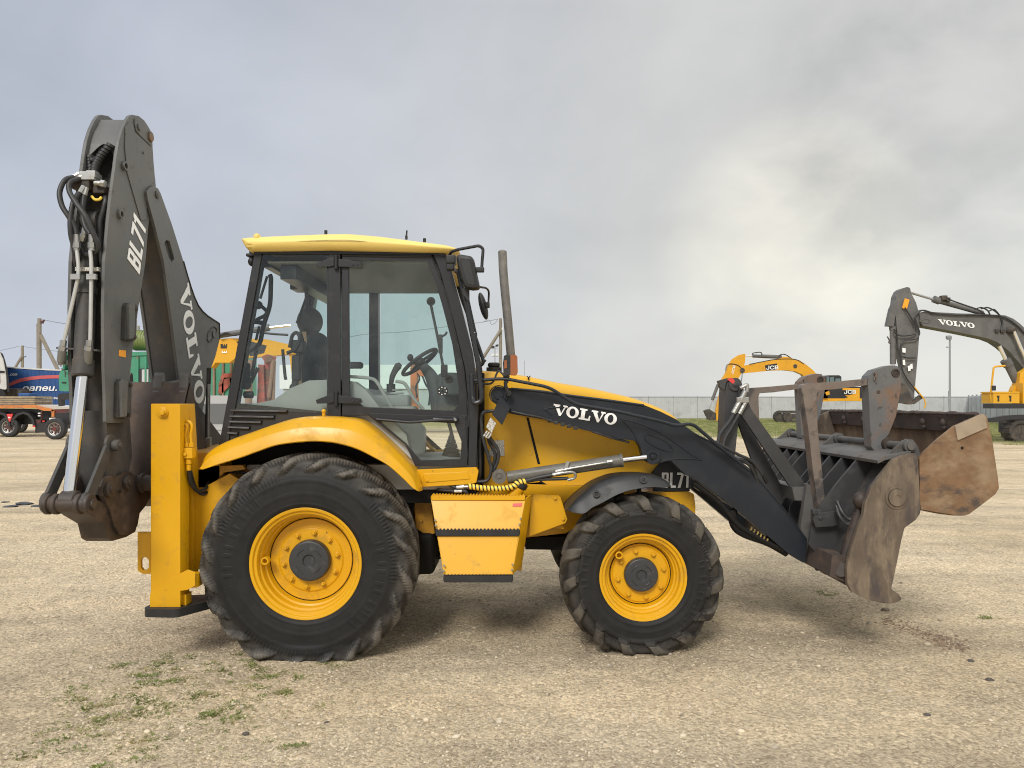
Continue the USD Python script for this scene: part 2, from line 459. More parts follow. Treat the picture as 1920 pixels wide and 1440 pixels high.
greasy = mat('greasy_brown_steel', (0.035, 0.025, 0.020), 0.55, vary=0.35, vscale=12, bump=0.35, bscale=40, bdist=0.003, bevel=0.004, dirt=(0.085, 0.055, 0.038), dscale=10, dlo=0.48, dhi=0.70)
bucket_dark = mat('dark_muddy_bucket_steel', (0.060, 0.043, 0.036), 0.75, vary=0.3, vscale=6, bump=0.3, bscale=45, bdist=0.003, bevel=0.004, dirt=(0.125, 0.085, 0.058), dscale=5, dlo=0.48, dhi=0.72)
cab_black = mat('cab_frame_black', (0.0145, 0.0155, 0.0185), 0.36, vary=0.10, vscale=5, bevel=0.005, dirt=(0.032, 0.032, 0.034), dscale=7, dlo=0.55, dhi=0.95)
panel_black = mat('louvre_panel_black', (0.017, 0.016, 0.0155), 0.5, vary=0.15, vscale=5, bevel=0.005, dirt=(0.045, 0.036, 0.030), dscale=8, dlo=0.5, dhi=0.8)
plastic = mat('black_moulded_plastic', (0.012, 0.0125, 0.0135), 0.5, vary=0.12, vscale=8, bump=0.15, bscale=120, bdist=0.001, bevel=0.004, dirt=(0.032, 0.032, 0.033), dscale=7, dlo=0.5, dhi=0.85)
hub_grey = mat('hub_grey_paint', (0.030, 0.032, 0.036), 0.42, vary=0.10, vscale=9, bevel=0.004, dirt=(0.09, 0.085, 0.075), dscale=14, dlo=0.55, dhi=0.85)
hose = mat('black_rubber_hose', (0.020, 0.020, 0.021), 0.5, vary=0.2, vscale=20, dirt=(0.07, 0.065, 0.06), dscale=20, dlo=0.55, dhi=0.85)
chrome = mat('chrome_rod', (0.86, 0.85, 0.84), 0.16, metallic=1.0, vary=0.03)
zinc = mat('zinc_plated_fitting', (0.40, 0.40, 0.385), 0.38, metallic=0.85, vary=0.15, vscale=25, dirt=(0.22, 0.20, 0.17), dscale=30, dlo=0.5, dhi=0.8)
steel_pipe = mat('pale_steel_pipe', (0.52, 0.52, 0.50), 0.38, metallic=0.55, vary=0.08, vscale=20)
cyl_grey = mat('grey_cylinder_paint', (0.105, 0.100, 0.088), 0.42, vary=0.12, vscale=7, bump=0.08, bscale=90, bdist=0.001, bevel=0.003, dirt=(0.17, 0.155, 0.125), dscale=9, dlo=0.5, dhi=0.8)
rust = mat('rusty_bucket_steel', (0.098, 0.073, 0.052), 0.6, vary=0.35, vscale=6, bump=0.25, bscale=50, bdist=0.002, bevel=0.005, dirt=(0.185, 0.142, 0.097), dscale=6.5, dlo=0.48, dhi=0.66, dirt2=(0.055, 0.043, 0.040), d2scale=4.6, d2lo=0.50, d2hi=0.62, streak=(1.9, 1.9, 0.6))
rust_in = mat('brown_bucket_inside', (0.150, 0.095, 0.055), 0.8, vary=0.25, vscale=5, bump=0.3, bscale=40, bdist=0.003, dirt=(0.25, 0.165, 0.095), dscale=3.0, dlo=0.45, dhi=0.66, dirt2=(0.045, 0.032, 0.027), d2scale=5, d2lo=0.58, d2hi=0.72, streak=(1.5, 2.0, 0.45))
rust_tine = mat('worn_fork_steel', (0.150, 0.120, 0.098), 0.6, vary=0.2, vscale=7, bump=0.2, bscale=60, bdist=0.002, bevel=0.004, dirt=(0.15, 0.085, 0.05), dscale=5, dlo=0.5, dhi=0.66, dirt2=(0.05, 0.045, 0.042), d2scale=6, d2lo=0.5, d2hi=0.62)
fork_grey = mat('grey_fork_hanger_paint', (0.110, 0.110, 0.110), 0.55, vary=0.15, vscale=7, bump=0.15, bscale=60, bdist=0.001, bevel=0.006, dirt=(0.17, 0.105, 0.07), dscale=3.4, dlo=0.50, dhi=0.62, dirt2=(0.055, 0.05, 0.048), d2scale=16, d2lo=0.58, d2hi=0.66)
link_grey = mat('dark_grey_link_paint', (0.034, 0.034, 0.036), 0.5, vary=0.15, vscale=6, bump=0.12, bscale=60, bdist=0.001, bevel=0.006, dirt=(0.055, 0.053, 0.050), dscale=6, dlo=0.5, dhi=0.75)
rust_tan = mat('tan_rusty_jaw_steel', (0.165, 0.092, 0.045), 0.66, vary=0.35, vscale=6, bump=0.25, bscale=50, bdist=0.002, bevel=0.005, dirt=(0.25, 0.175, 0.105), dscale=6, dlo=0.46, dhi=0.64, dirt2=(0.060, 0.044, 0.036), d2scale=4.5, d2lo=0.55, d2hi=0.66, streak=(0.7, 1.5, 1.2))
mould_grey = mat('grey_mouldboard_steel', (0.085, 0.082, 0.079), 0.6, vary=0.2, vscale=6, bump=0.2, bscale=50, bdist=0.002, bevel=0.004, dirt=(0.135, 0.115, 0.095), dscale=4, dlo=0.48, dhi=0.72, dirt2=(0.05, 0.038, 0.03), d2scale=9, d2lo=0.55, d2hi=0.68)
pale_wear = mat('pale_wear_plate', (0.30, 0.235, 0.165), 0.65, vary=0.15, vscale=8, bump=0.2, bscale=60, bdist=0.002, bevel=0.004, dirt=(0.18, 0.13, 0.09), dscale=7, dlo=0.5, dhi=0.7)
white = mat('white_vinyl', (0.80, 0.80, 0.79), 0.5, vary=0.03)
orange_mark = mat('orange_sticker', (0.80, 0.33, 0.02), 0.5, vary=0.08, vscale=60)
red_paint = mat('red_paint', (0.62, 0.05, 0.045), 0.42, vary=0.1, vscale=20)
amber = mat('amber_lens', (0.27, 0.085, 0.025), 0.18, vary=0.12, vscale=60, coat=0.5)
paper = mat('printed_grey_plate', (0.52, 0.50, 0.45), 0.5, vary=0.06, vscale=30, dirt=(0.16, 0.155, 0.15), dscale=120, dlo=0.52, dhi=0.56)
seat_cloth = mat('dark_seat_cloth', (0.035, 0.037, 0.042), 0.9, vary=0.15, vscale=12)
trim_grey = mat('grey_cab_trim', (0.48, 0.50, 0.50), 0.7, vary=0.06, vscale=5)
trim_mid = mat('mid_grey_cab_trim', (0.15, 0.16, 0.165), 0.6, vary=0.12, vscale=6)
trim_dark = mat('dark_cab_trim', (0.055, 0.055, 0.058), 0.6, vary=0.12, vscale=6)
headliner = mat('beige_headliner', (0.33, 0.31, 0.27), 0.9, vary=0.05)
beige_strap = mat('tan_strap', (0.55, 0.40, 0.25), 0.8, vary=0.1)
stripe_yellow = mat('yellow_spiral_wrap', (0.78, 0.55, 0.06), 0.5, vary=0.08, vscale=30)
exhaust_m = mat('weathered_exhaust_pipe', (0.16, 0.152, 0.143), 0.65, metallic=0.3, vary=0.2, vscale=12, dirt=(0.24, 0.225, 0.20), dscale=8, dlo=0.5, dhi=0.7)
under_black = mat('oily_black_underside', (0.0085, 0.008, 0.0075), 0.7, vary=0.3, vscale=8, dirt=(0.026, 0.019, 0.014), dscale=6, dlo=0.55, dhi=0.85, spec=0.25)

def glass_mat(name, tint, ior=1.45, dark=0.0):
    N = {'fr': ('fresnel', {'IOR': ior}), 't': ('transparent_bsdf', {'color': tint}), 'g': ('glossy_bsdf', {'roughness': 0.03, 'color': (0.9, 0.9, 0.9)}),
         'geo': ('geometry', {}), 'dn': ('noise_texture', {'scale': 3.0, 'detail': 6.0, 'roughness': 0.6}), 'dm': ('map_range', {'from_min': 0.45, 'from_max': 0.85, 'to_min': 0.0, 'to_max': 0.05}),
         'df': ('diffuse_bsdf', {'color': (0.5, 0.5, 0.48)}), 'mx': ('mix_closure', {}), 'm2': ('mix_closure', {})}
    return usdkit.material(stage, '/World/Looks/' + name, N, [('geo.position', 'dn.vector'), ('dn.fac', 'dm.value'), ('dm.result', 'm2.fac'), ('fr.fac', 'mx.fac'), ('t.BSDF', 'mx.closure1'), ('g.BSDF', 'mx.closure2'),
                                                           ('mx.closure', 'm2.closure1'), ('df.BSDF', 'm2.closure2')], surface='m2.closure')
glass = glass_mat('green_tinted_glass', (0.93, 0.965, 0.95))
glass_far = glass_mat('far_green_tinted_glass', (0.84, 0.93, 0.91))

def tyre_mat(name, dusty):
    """Black rubber; the vertex value 'dust' says how much dry mud the tread carries."""
    N = {'geo': ('geometry', {}), 'at': ('attribute', {'attribute': 'dust'}),
         'n': ('noise_texture', {'scale': 9.0, 'detail': 7.0, 'roughness': 0.7}), 'n2': ('noise_texture', {'scale': 40.0, 'detail': 4.0}),
         'mr': ('map_range', {'from_min': 0.34, 'from_max': 0.56}), 'mu': ('math', {'math_type': 'multiply'}),
         'base': ('rgb_ramp', {'ramp': [(0.3, (0.0050, 0.0050, 0.0054)), (0.7, (0.0105, 0.0105, 0.011))]}),
         'x': ('mix', {'mix_type': 'mix', 'color2': dusty}), 'bu': ('bump', {'strength': 0.25, 'distance': 0.003}),
         'p': ('principled_bsdf', {'roughness': 0.66, 'specular_ior_level': 0.36})}
    L = [('geo.position', 'n.vector'), ('geo.position', 'n2.vector'), ('n.fac', 'mr.value'), ('mr.result', 'mu.value1'), ('at.fac', 'mu.value2'), ('n.fac', 'base.fac'),
         ('base.color', 'x.color1'), ('mu.value', 'x.fac'), ('x.color', 'p.base_color'), ('n2.fac', 'bu.height'), ('bu.normal', 'p.normal')]
    return usdkit.material(stage, '/World/Looks/' + name, N, L, surface='p.BSDF')
rubber_dusty = tyre_mat('dusty_tyre_rubber', (0.118, 0.106, 0.090))
rubber_muddy = tyre_mat('muddy_tyre_rubber', (0.085, 0.073, 0.058))

# ================================================================ GROUND
def grade(lo, hi, step, far, growth=1.18):
    c = list(np.arange(lo, hi + 1e-6, step))
    s = step
    while c[-1] < far:
        s *= growth; c.append(c[-1] + s)
    return c
def ground_height(x, y):
    near = np.clip(1.3 - np.abs(y - 6) / 22, 0, 1)
    p = np.stack([x * 0.55, y * 0.55, np.zeros_like(x)], -1)
    h = (meshkit.fbm(p, 3, 3) - 0.5) * 0.035
    q = np.stack([x * 3.1, y * 5.0, np.zeros_like(x)], -1)
    h = h + (meshkit.fbm(q, 4, 11) - 0.5) * 0.034
    q = np.stack([x * 14, y * 14, np.zeros_like(x)], -1)
    h = h + (meshkit.fbm(q, 3, 17) - 0.5) * 0.018
    q = np.stack([x * 0.3, y * 3.2, np.zeros_like(x)], -1)
    h = h + (meshkit.fbm(q, 2, 23) - 0.5) * 0.022
    return (h - 0.016) * near
gx = grade(0, 6.0, 0.035, 900); gx = np.array([-a for a in gx[:0:-1]] + gx)
gy = np.array([-900, -400, -150, -60, -25, -10, -4, 0, 1.5] + list(np.arange(2.4, 10.0, 0.035)) + grade(10.0, 12.0, 0.06, 1500, 1.12)[0:])
GX, GY = np.meshgrid(gx, gy, indexing='xy')
GZ = ground_height(GX, GY)
nX, nY = len(gx), len(gy)
gv = np.stack([GX, GY, GZ], -1).reshape(-1, 3)
ii = np.arange(nX * nY).reshape(nY, nX)
gf = np.stack([ii[:-1, :-1], ii[:-1, 1:], ii[1:, 1:], ii[1:, :-1]], -1).reshape(-1, 4)
GN = {'geo': ('geometry', {}), 'sx': ('separate_xyz', {}),
      'n0': ('noise_texture', {'scale': 0.35, 'detail': 5.0, 'roughness': 0.6}), 'n1': ('noise_texture', {'scale': 2.6, 'detail': 8.0, 'roughness': 0.7}),
      'n2': ('noise_texture', {'scale': 60.0, 'detail': 6.0, 'roughness': 0.8}), 'vo': ('voronoi_texture', {'scale': 58.0, 'feature': 'f1'}), 'vo2': ('voronoi_texture', {'scale': 120.0, 'feature': 'f1'}),
      'map': ('mapping', {'scale': (1.0, 1.0, 1.0)}),
      'c0': ('rgb_ramp', {'ramp': [(0.30, (0.385, 0.312, 0.212)), (0.50, (0.452, 0.373, 0.262)), (0.70, (0.500, 0.418, 0.302))]}),
      'c1': ('rgb_ramp', {'ramp': [(0.28, (0.74, 0.74, 0.75)), (0.47, (1.04, 1.04, 1.04)), (0.72, (1.17, 1.155, 1.13))]}),
      'c2': ('rgb_ramp', {'ramp': [(0.30, (0.50, 0.485, 0.465)), (0.45, (1.02, 1.02, 1.01)), (0.64, (1.50, 1.49, 1.46))]}),
      'cv': ('rgb_ramp', {'ramp': [(0.0, (0.62, 0.59, 0.56)), (0.5, (1.0, 1.0, 1.0)), (1.0, (1.38, 1.38, 1.37))]}),
      'm1': ('mix', {'mix_type': 'multiply', 'fac': 1.0}), 'm2': ('mix', {'mix_type': 'multiply', 'fac': 0.9}), 'm3': ('mix', {'mix_type': 'multiply', 'fac': 0.75}),
      'lanem': ('mapping', {'scale': (0.16, 1.5, 1.0), 'rotation': (0, 0, 0.08)}), 'lane': ('noise_texture', {'scale': 1.0, 'detail': 4.0, 'roughness': 0.55}), 'lanec': ('rgb_ramp', {'ramp': [(0.34, (0.80, 0.80, 0.81)), (0.5, (1.0, 1.0, 1.0)), (0.66, (1.10, 1.09, 1.07))]}), 'm4': ('mix', {'mix_type': 'multiply', 'fac': 1.0}),
      'vb': ('separate_color', {}),
      # grass further out
      'gn': ('noise_texture', {'scale': 0.22, 'detail': 6.0, 'roughness': 0.7}), 'gnm': ('math', {'math_type': 'multiply_add', 'value2': 34.0, 'value3': -17.0}),
      'gx': ('math', {'math_type': 'multiply_add', 'value2': 0.75, 'value3': 0.0}), 'gs': ('math', {'math_type': 'add'}), 'gs2': ('math', {'math_type': 'add'}),
      'gm': ('map_range', {'from_min': 48.0, 'from_max': 57.0}), 'gfine': ('noise_texture', {'scale': 3.0, 'detail': 8.0, 'roughness': 0.8}),
      'gc': ('rgb_ramp', {'ramp': [(0.3, (0.13, 0.15, 0.05)), (0.44, (0.20, 0.205, 0.075)), (0.58, (0.30, 0.26, 0.13)), (0.8, (0.37, 0.31, 0.19))]}), 'gmix': ('mix', {'mix_type': 'mix'}),
      'ad': ('math', {'math_type': 'multiply_add', 'value2': -0.6}), 'ad2': ('math', {'math_type': 'multiply_add', 'value2': -0.35}), 'bu': ('bump', {'strength': 0.85, 'distance': 0.015}),
      'p': ('principled_bsdf', {'roughness': 0.92, 'specular_ior_level': 0.2})}
GL = [('geo.position', 'sx.vector'), ('geo.position', 'n0.vector'), ('geo.position', 'n1.vector'), ('geo.position', 'n2.vector'), ('geo.position', 'vo.vector'), ('geo.position', 'vo2.vector'),
      ('n0.fac', 'c0.fac'), ('n1.fac', 'c1.fac'), ('n2.fac', 'c2.fac'), ('vo.color', 'vb.color'), ('vb.r', 'cv.fac'),
      ('c0.color', 'm1.color1'), ('c1.color', 'm1.color2'), ('m1.color', 'm2.color1'), ('c2.color', 'm2.color2'), ('m2.color', 'm3.color1'), ('cv.color', 'm3.color2'),
      ('geo.position', 'gn.vector'), ('gn.fac', 'gnm.value1'), ('sx.x', 'gx.value1'), ('sx.y', 'gs.value1'), ('gnm.value', 'gs.value2'), ('gs.value', 'gs2.value1'), ('gx.value', 'gs2.value2'), ('gs2.value', 'gm.value'),
      ('geo.position', 'gfine.vector'), ('gfine.fac', 'gc.fac'), ('geo.position', 'lanem.vector'), ('lanem.vector', 'lane.vector'), ('lane.fac', 'lanec.fac'), ('m3.color', 'm4.color1'), ('lanec.color', 'm4.color2'), ('m4.color', 'gmix.color1'), ('gc.color', 'gmix.color2'), ('gm.result', 'gmix.fac'), ('gmix.color', 'p.base_color'),
      ('vo.distance', 'ad.value1'), ('n2.fac', 'ad.value3'), ('vo2.distance', 'ad2.value1'), ('ad.value', 'ad2.value3'), ('ad2.value', 'bu.height'), ('bu.normal', 'p.normal')]
ground_mat = usdkit.material(stage, '/World/Looks/sandy_gravel', GN, GL, surface='p.BSDF')
obj('ground', (gv, gf), ground_mat, smooth=True, label='sandy gravel yard giving way to rough grass far back', cat='ground', kind='structure')

# ================================================================ BACKHOE LOADER
MID = 6.42                                        # depth of the machine's centre line
bl = thing('backhoe_loader', 'large freshly painted yellow and black backhoe loader standing in the foreground', 'backhoe loader', (-0.3, MID, 0))
def part(name, mesh, m, parent=bl, **k):
    return obj(name, mesh, m, parent, **k)

# ---------------------------------------------------------------- wheels
def tyre(c, R, r0, w, y_out, side, nlug, lug_h, slope, duty, flare, nphi):
    """A lugged tyre; y_out is the depth of its outer wall, side +1 when the tyre runs away from the viewer."""
    half = [(r0 - 0.005, 0.11), (r0 + 0.012, 0.045), (r0 + 0.05, 0.012), (r0 + (R - r0) * 0.38, 0.0), (r0 + (R - r0) * 0.62, 0.012), (R - 0.10, 0.040), (R - 0.055, 0.062), (R - 0.030, 0.095), (R - 0.014, 0.22), (R - 0.008, 0.5)]
    half = [(r, t * w) for r, t in half]
    prof = half + [(r, w - t) for r, t in half[-2::-1]]
    prof = resample(spline(prof, 6), 84)
    tn = np.gradient(prof, axis=0); tn /= np.linalg.norm(tn, axis=1, keepdims=True)
    nr, ny = -tn[:, 1] * -1, -tn[:, 0]                 # outward normal in (r, y)
    nr = np.abs(tn[:, 1]) * 1.0; ny = np.where(prof[:, 1] < w / 2, -np.abs(tn[:, 0]), np.abs(tn[:, 0]))
    phi = np.linspace(0, 2 * np.pi, nphi, endpoint=False)
    PH, I = np.meshgrid(phi, np.arange(len(prof)), indexing='ij')
    r, y = prof[I, 0], prof[I, 1]
    t = (y - w / 2) / (w / 2)
    arc_ = np.r_[0, np.cumsum(np.linalg.norm(np.diff(prof, axis=0), axis=1))]; arc_ = np.abs(arc_ - arc_[-1] / 2) / (w / 2)
    u = PH * nlug / (2 * np.pi) + slope * arc_[I] + np.where(t > 0, 0.5, 0.0)
    fr = u - np.floor(u)
    dd = duty * (0.86 + 0.30 * (1 - np.abs(t)))
    soft = 0.06
    m = np.clip((fr) / soft, 0, 1) * np.clip((dd - fr) / soft, 0, 1)
    depth = R - r
    m = m * np.clip((flare - depth) / 0.010, 0, 1)
    m = m * np.clip((np.abs(t) - 0.0) / 0.05, 0, 1)
    wear = 0.9 + 0.25 * (meshkit.noise(np.stack([PH * 9, t * 4, t * 0], -1), 5) - 0.5)
    d = lug_h * m * wear
    # shallow rings on the wall
    ringm = np.exp(-((r - (r0 + (R - r0) * 0.55)) / 0.006) ** 2) * 0.006 + np.exp(-((r - (r0 + 0.028)) / 0.008) ** 2) * 0.008 + np.exp(-((r - (r0 + (R - r0) * 0.30)) / 0.004) ** 2) * 0.004
    q_ = (r - r0) / (R - r0)
    ribs_ = 0.0035 * (np.sin(PH * 150) > 0.1) * (np.abs(q_ - 0.66) < 0.055) * (np.sin(PH * 3 + 0.8) > 0.1)
    blocks_ = 0.0030 * (np.sin(PH * 46) + np.sin(PH * 71 + 1.0) > 0.35) * (np.abs(q_ - 0.44) < 0.07) * (np.sin(PH * 2 + 2.2) > 0.35)
    d = d + (ringm + ribs_ + blocks_) * (m < 0.01)
    rr, yy = r + nr[I] * d, y + ny[I] * d
    x = c[0] + rr * np.cos(PH); z = c[1] + rr * np.sin(PH)
    # the tyre sits on the ground: the bottom flattens and the wall bulges a little
    low = np.clip(0.012 - z, 0, None)
    yy = yy + np.where(t < 0, -1, 1) * np.clip(0.10 - z, 0, 0.1) * 0.25 * (np.abs(t) > 0.4)
    z = np.maximum(z, -0.004 + 0.2 * -low)
    v = np.stack([x, y_out + side * yy, z], -1).reshape(-1, 3)
    n = len(prof)
    idx = np.arange(nphi * n).reshape(nphi, n)
    nx = np.roll(idx, -1, 0)
    f = np.stack([idx[:, :-1], nx[:, :-1], nx[:, 1:], idx[:, 1:]], -1).reshape(-1, 4)
    dust = np.clip((r - (R - 0.13)) / 0.07, 0, 1) * (0.30 + 0.70 * np.clip(m * 1.2, 0, 1)) + 0.02
    return (v, tri(f)), dust.ravel()

def wheel(kind, c, R, r0, w, y_out, side, nlug, lug_h, slope, duty, flare, nphi, rubber, disc, nuts, hubr, hub_out, label=None):
    d = np.array([0, side, 0.0])
    o = np.array([c[0], y_out, c[1]])
    rim_prof = [(r0 + 0.016, 0.060), (r0 + 0.018, 0.030), (r0 + 0.006, 0.022), (r0 - 0.012, 0.026), (r0 - 0.018, 0.042), (r0 - 0.036, 0.046), (r0 - 0.040, 0.060), (r0 - 0.041, 0.084), (r0 - 0.054, 0.088), (r0 - 0.058, 0.10), (r0 - 0.060, disc - 0.045), (r0 - 0.072, disc - 0.04), (r0 - 0.076, disc - 0.012),
                (r0 - 0.084, disc + 0.004), (r0 - 0.088, disc + 0.004), (r0 - 0.092, disc - 0.004), (r0 - 0.115, disc - 0.002), (hubr + 0.085, disc - 0.004), (hubr + 0.075, disc - 0.012), (hubr + 0.03, disc - 0.016), (hubr - 0.02, disc - 0.014), (hubr - 0.02, disc + 0.05), (r0 - 0.06, disc + 0.08), (r0 - 0.02, disc + 0.1), (r0 - 0.02, w * 0.9), (r0 + 0.01, w * 0.93)]
    wh = part(kind, revolve(rim_prof, o, d, 96), yellow, label=label)
    obj('disc_seam', revolve([(r0 - 0.0835, disc + 0.001), (r0 - 0.0885, disc + 0.001), (r0 - 0.0885, disc + 0.003), (r0 - 0.0835, disc + 0.003)], o, d, 80, True), under_black, wh)
    (tv, tf), dust = tyre(c, R, r0, w, y_out, side, nlug, lug_h, slope, duty, flare, nphi)
    tp = obj('tyre', (tv, tf), rubber, wh, smooth=True)
    UsdGeom.PrimvarsAPI(UsdGeom.Mesh.Get(stage, tp)).CreatePrimvar('dust', Sdf.ValueTypeNames.FloatArray, 'vertex').Set(Vt.FloatArray.FromNumpy(dust.astype(np.float32)))
    hc = o + d * hub_out
    th = disc - hub_out
    obj('hub_cap', cat(revolve([(1e-4, 0.014), (hubr * 0.26, 0.014), (hubr * 0.32, 0.002), (hubr * 0.86, 0.0), (hubr * 0.95, 0.006), (hubr * 0.99, 0.02), (hubr, 0.035), (hubr, th + 0.02)], hc, d, 48),
                       *[tube([hc - d * 0.001 + hubr * 0.62 * np.array([math.cos(a + b), 0, math.sin(a + b)]) for b in np.linspace(0, 0.75, 7)], 0.0035, 6, 2) for a in np.linspace(0.4, 0.4 + 2 * math.pi, 4, endpoint=False)]), hub_grey, wh)
    for k in range(nuts):
        a = 2 * math.pi * (k + 0.28) / nuts
        rad = hubr + 0.046
        obj('wheel_nut', hexnut(o + d * (disc - 0.012) + rad * np.array([math.cos(a), 0, math.sin(a)]), -d, 0.0165, 0.020), yellow, wh)
    a = math.radians(178 if kind == 'rear_wheel' else 138)
    vp = o + d * 0.115 + (r0 - 0.085) * np.array([math.cos(a), 0, math.sin(a)])
    obj('valve_guard', ring(vp, -d, 0.017, 0.027, 0.05, 20), yellow, wh)
    return wh
RC, FC = (-1.419, 0.650), (0.925, 0.525)
wheel('rear_wheel', RC, 0.735, 0.378, 0.45, 5.235, 1, 20, 0.032, -1.45, 0.46, 0.100, 1400, rubber_dusty, 0.185, 10, 0.145, 0.110, label='near rear wheel with wide dusty tyre')
wheel('front_wheel', FC, 0.560, 0.305, 0.33, 5.375, 1, 15, 0.034, 0.55, 0.50, 0.105, 1050, rubber_muddy, 0.150, 8, 0.122, 0.085, label='near front wheel with chunky muddy tyre')
wheel('rear_wheel', RC, 0.735, 0.378, 0.45, 2 * MID - 5.235, -1, 20, 0.032, -1.45, 0.46, 0.100, 440, rubber_dusty, 0.185, 10, 0.145, 0.110, label='far rear wheel')
wheel('front_wheel', FC, 0.560, 0.305, 0.33, 2 * MID - 5.375, -1, 15, 0.034, 0.55, 0.50, 0.105, 360, rubber_muddy, 0.150, 8, 0.122, 0.085, label='far front wheel')

# ---------------------------------------------------------------- axles and frame
part('rear_axle', cat(cyl((RC[0], 5.6, RC[1]), (RC[0], 7.24, RC[1]), 0.12, 24), ellipsoid((RC[0], MID, RC[1]), (0.24, 0.28, 0.24))), under_black)
part('front_axle', cat(cyl((FC[0], 5.6, FC[1]), (FC[0], 7.24, FC[1]), 0.085, 20), ellipsoid((FC[0], MID, FC[1]), (0.17, 0.2, 0.17)), box(FC[0] - 0.12, FC[0] + 0.12, 5.95, 6.9, 0.50, 0.66)), under_black)
part('drive_shaft', cyl((RC[0] + 0.2, MID, 0.68), (FC[0] - 0.1, MID, 0.56), 0.05, 14), under_black)
part('gearbox', cat(rbox((-0.62, MID, 0.78), (0.42, 0.28, 0.22), 0.06), rbox((0.1, MID, 0.92), (0.5, 0.25, 0.22), 0.06), rbox((-0.78, 6.05, 0.62), (0.2, 0.3, 0.16), 0.05)), under_black)
part('chassis_rail', cat(box(-1.9, 0.5, 5.98, 6.12, 0.78, 1.06), box(-1.9, 0.5, 6.72, 6.86, 0.78, 1.06)), yellow_old)
part('crossmember', prism_xz(P2([(985, 1008), (1062, 1006), (1075, 1032), (985, 1030)], 5.98), 5.98, 6.5), under_black)
part('hydraulic_pump', cat(rbox(W(800, 1020, 6.0), (0.10, 0.14, 0.10), 0.03), cyl(W(795, 1045, 5.95), W(830, 1040, 5.95), 0.03)), under_black)

# rear frame: the upright guide of the near stabiliser and the panel behind it
st = part('stabilizer_leg', prism_xz(smoothpoly(P2([(283, 757), (338, 757), (338, 1118), (335, 1138), (281, 1140), (281, 1118), (283, 1108)], 5.20), 0.006), 5.20, 5.345), yellow, label='near square stabiliser leg, raised off the ground')
obj('pin_boss', cat(pin(305, 774, 5.20, 0.040, 0.010), pin(305, 774, 5.19, 0.030, 0.012), pin(305, 774, 5.178, 0.020, 0.018, 6)), yellow, st)
obj('collar', prism_xz(P2([(281, 1118), (284, 1108), (318, 1081), (334, 1077), (352, 1068), (366, 1073), (366, 1098), (352, 1106), (338, 1108), (338, 1140), (281, 1140)], 5.193), 5.193, 5.2), yellow, st)
obj('lock_block', cat(box(*sorted((W(338, 0, 5.2)[0] + 0.003, W(367, 0, 5.2)[0])), 5.215, 5.31, W(0, 1103, 5.2)[2], W(0, 1078, 5.2)[2]), pin(352, 1091, 5.215, 0.018, 0.018, 6), pin(361, 1083, 5.215, 0.009, 0.012, 6)), yellow, st)
fp = W(325, 1150, 5.2)
obj('foot_pad', prism_xy(smoothpoly([(fp[0] - 0.19, 5.15), (fp[0] + 0.05, 5.13), (fp[0] + 0.19, 5.36), (fp[0] + 0.15, 5.55), (fp[0] - 0.17, 5.48)], 0.05), fp[2] - 0.012, fp[2] + 0.045), plastic, st)
obj('foot_neck', box(W(283, 0, 5.2)[0] + 0.03, W(345, 0, 5.2)[0], 5.235, 5.325, fp[2] + 0.045, fp[2] + 0.12), yellow, st)
part('tow_plate', plate([(258, 998), (283, 998), (283, 1076), (268, 1076), (258, 1070)], 5.29, 0.025, 0.004, holes=[[(264 + 0, 1050), (268, 1045), (274, 1045), (279, 1050), (279, 1064), (274, 1069), (268, 1069), (264, 1064)]]), yellow)
part('leg_guide', plate([(334, 757), (354, 757), (361, 880), (361, 1080), (334, 1080)], 5.40, 0.10), yellow)
part('rear_side_panel', plate([(334, 936), (361, 925), (430, 888), (450, 900), (430, 940), (420, 1000), (412, 1045), (390, 1060), (334, 1086)], 5.46, 0.03, 0.006), yellow)
part('rear_frame_box', cat(box(-2.55, -2.10, 5.50, 7.35, 0.62, 0.95), box(-2.55, -2.10, 5.50, 7.35, 1.15, 1.40), box(-2.50, -2.30, 5.5, 5.7, 0.95, 1.15)), yellow_old)
for q in ((343, 965), (344, 1047), (352, 1060)):
    part('panel_bolt', pin(*q, 5.46, 0.009, 0.012, 6), yellow)
part('fender_bracket', plate([(352, 884), (383, 880), (400, 874), (455, 872), (460, 880), (420, 886), (402, 905), (390, 925), (372, 926), (365, 905)], 5.50, 0.05, 0.004), yellow_old)
part('rear_frame_arm', cat(plate([(405, 905), (440, 880), (480, 882), (478, 898), (450, 905), (425, 945), (398, 935)], 5.62, 0.06, 0.005), plate([(412, 930), (445, 905), (470, 930), (440, 985), (405, 1000)], 5.66, 0.05)), yellow_old)
part('frame_cheek_plate', plate([(350, 868), (480, 850), (490, 900), (440, 930), (360, 930)], 5.74, 0.03), yellow_old)
part('stabilizer_far_leg', prism_xz(P2([(300, 757), (345, 757), (345, 1048), (300, 1048)], 7.35), 7.35, 7.50), yellow, label='far square stabiliser leg')
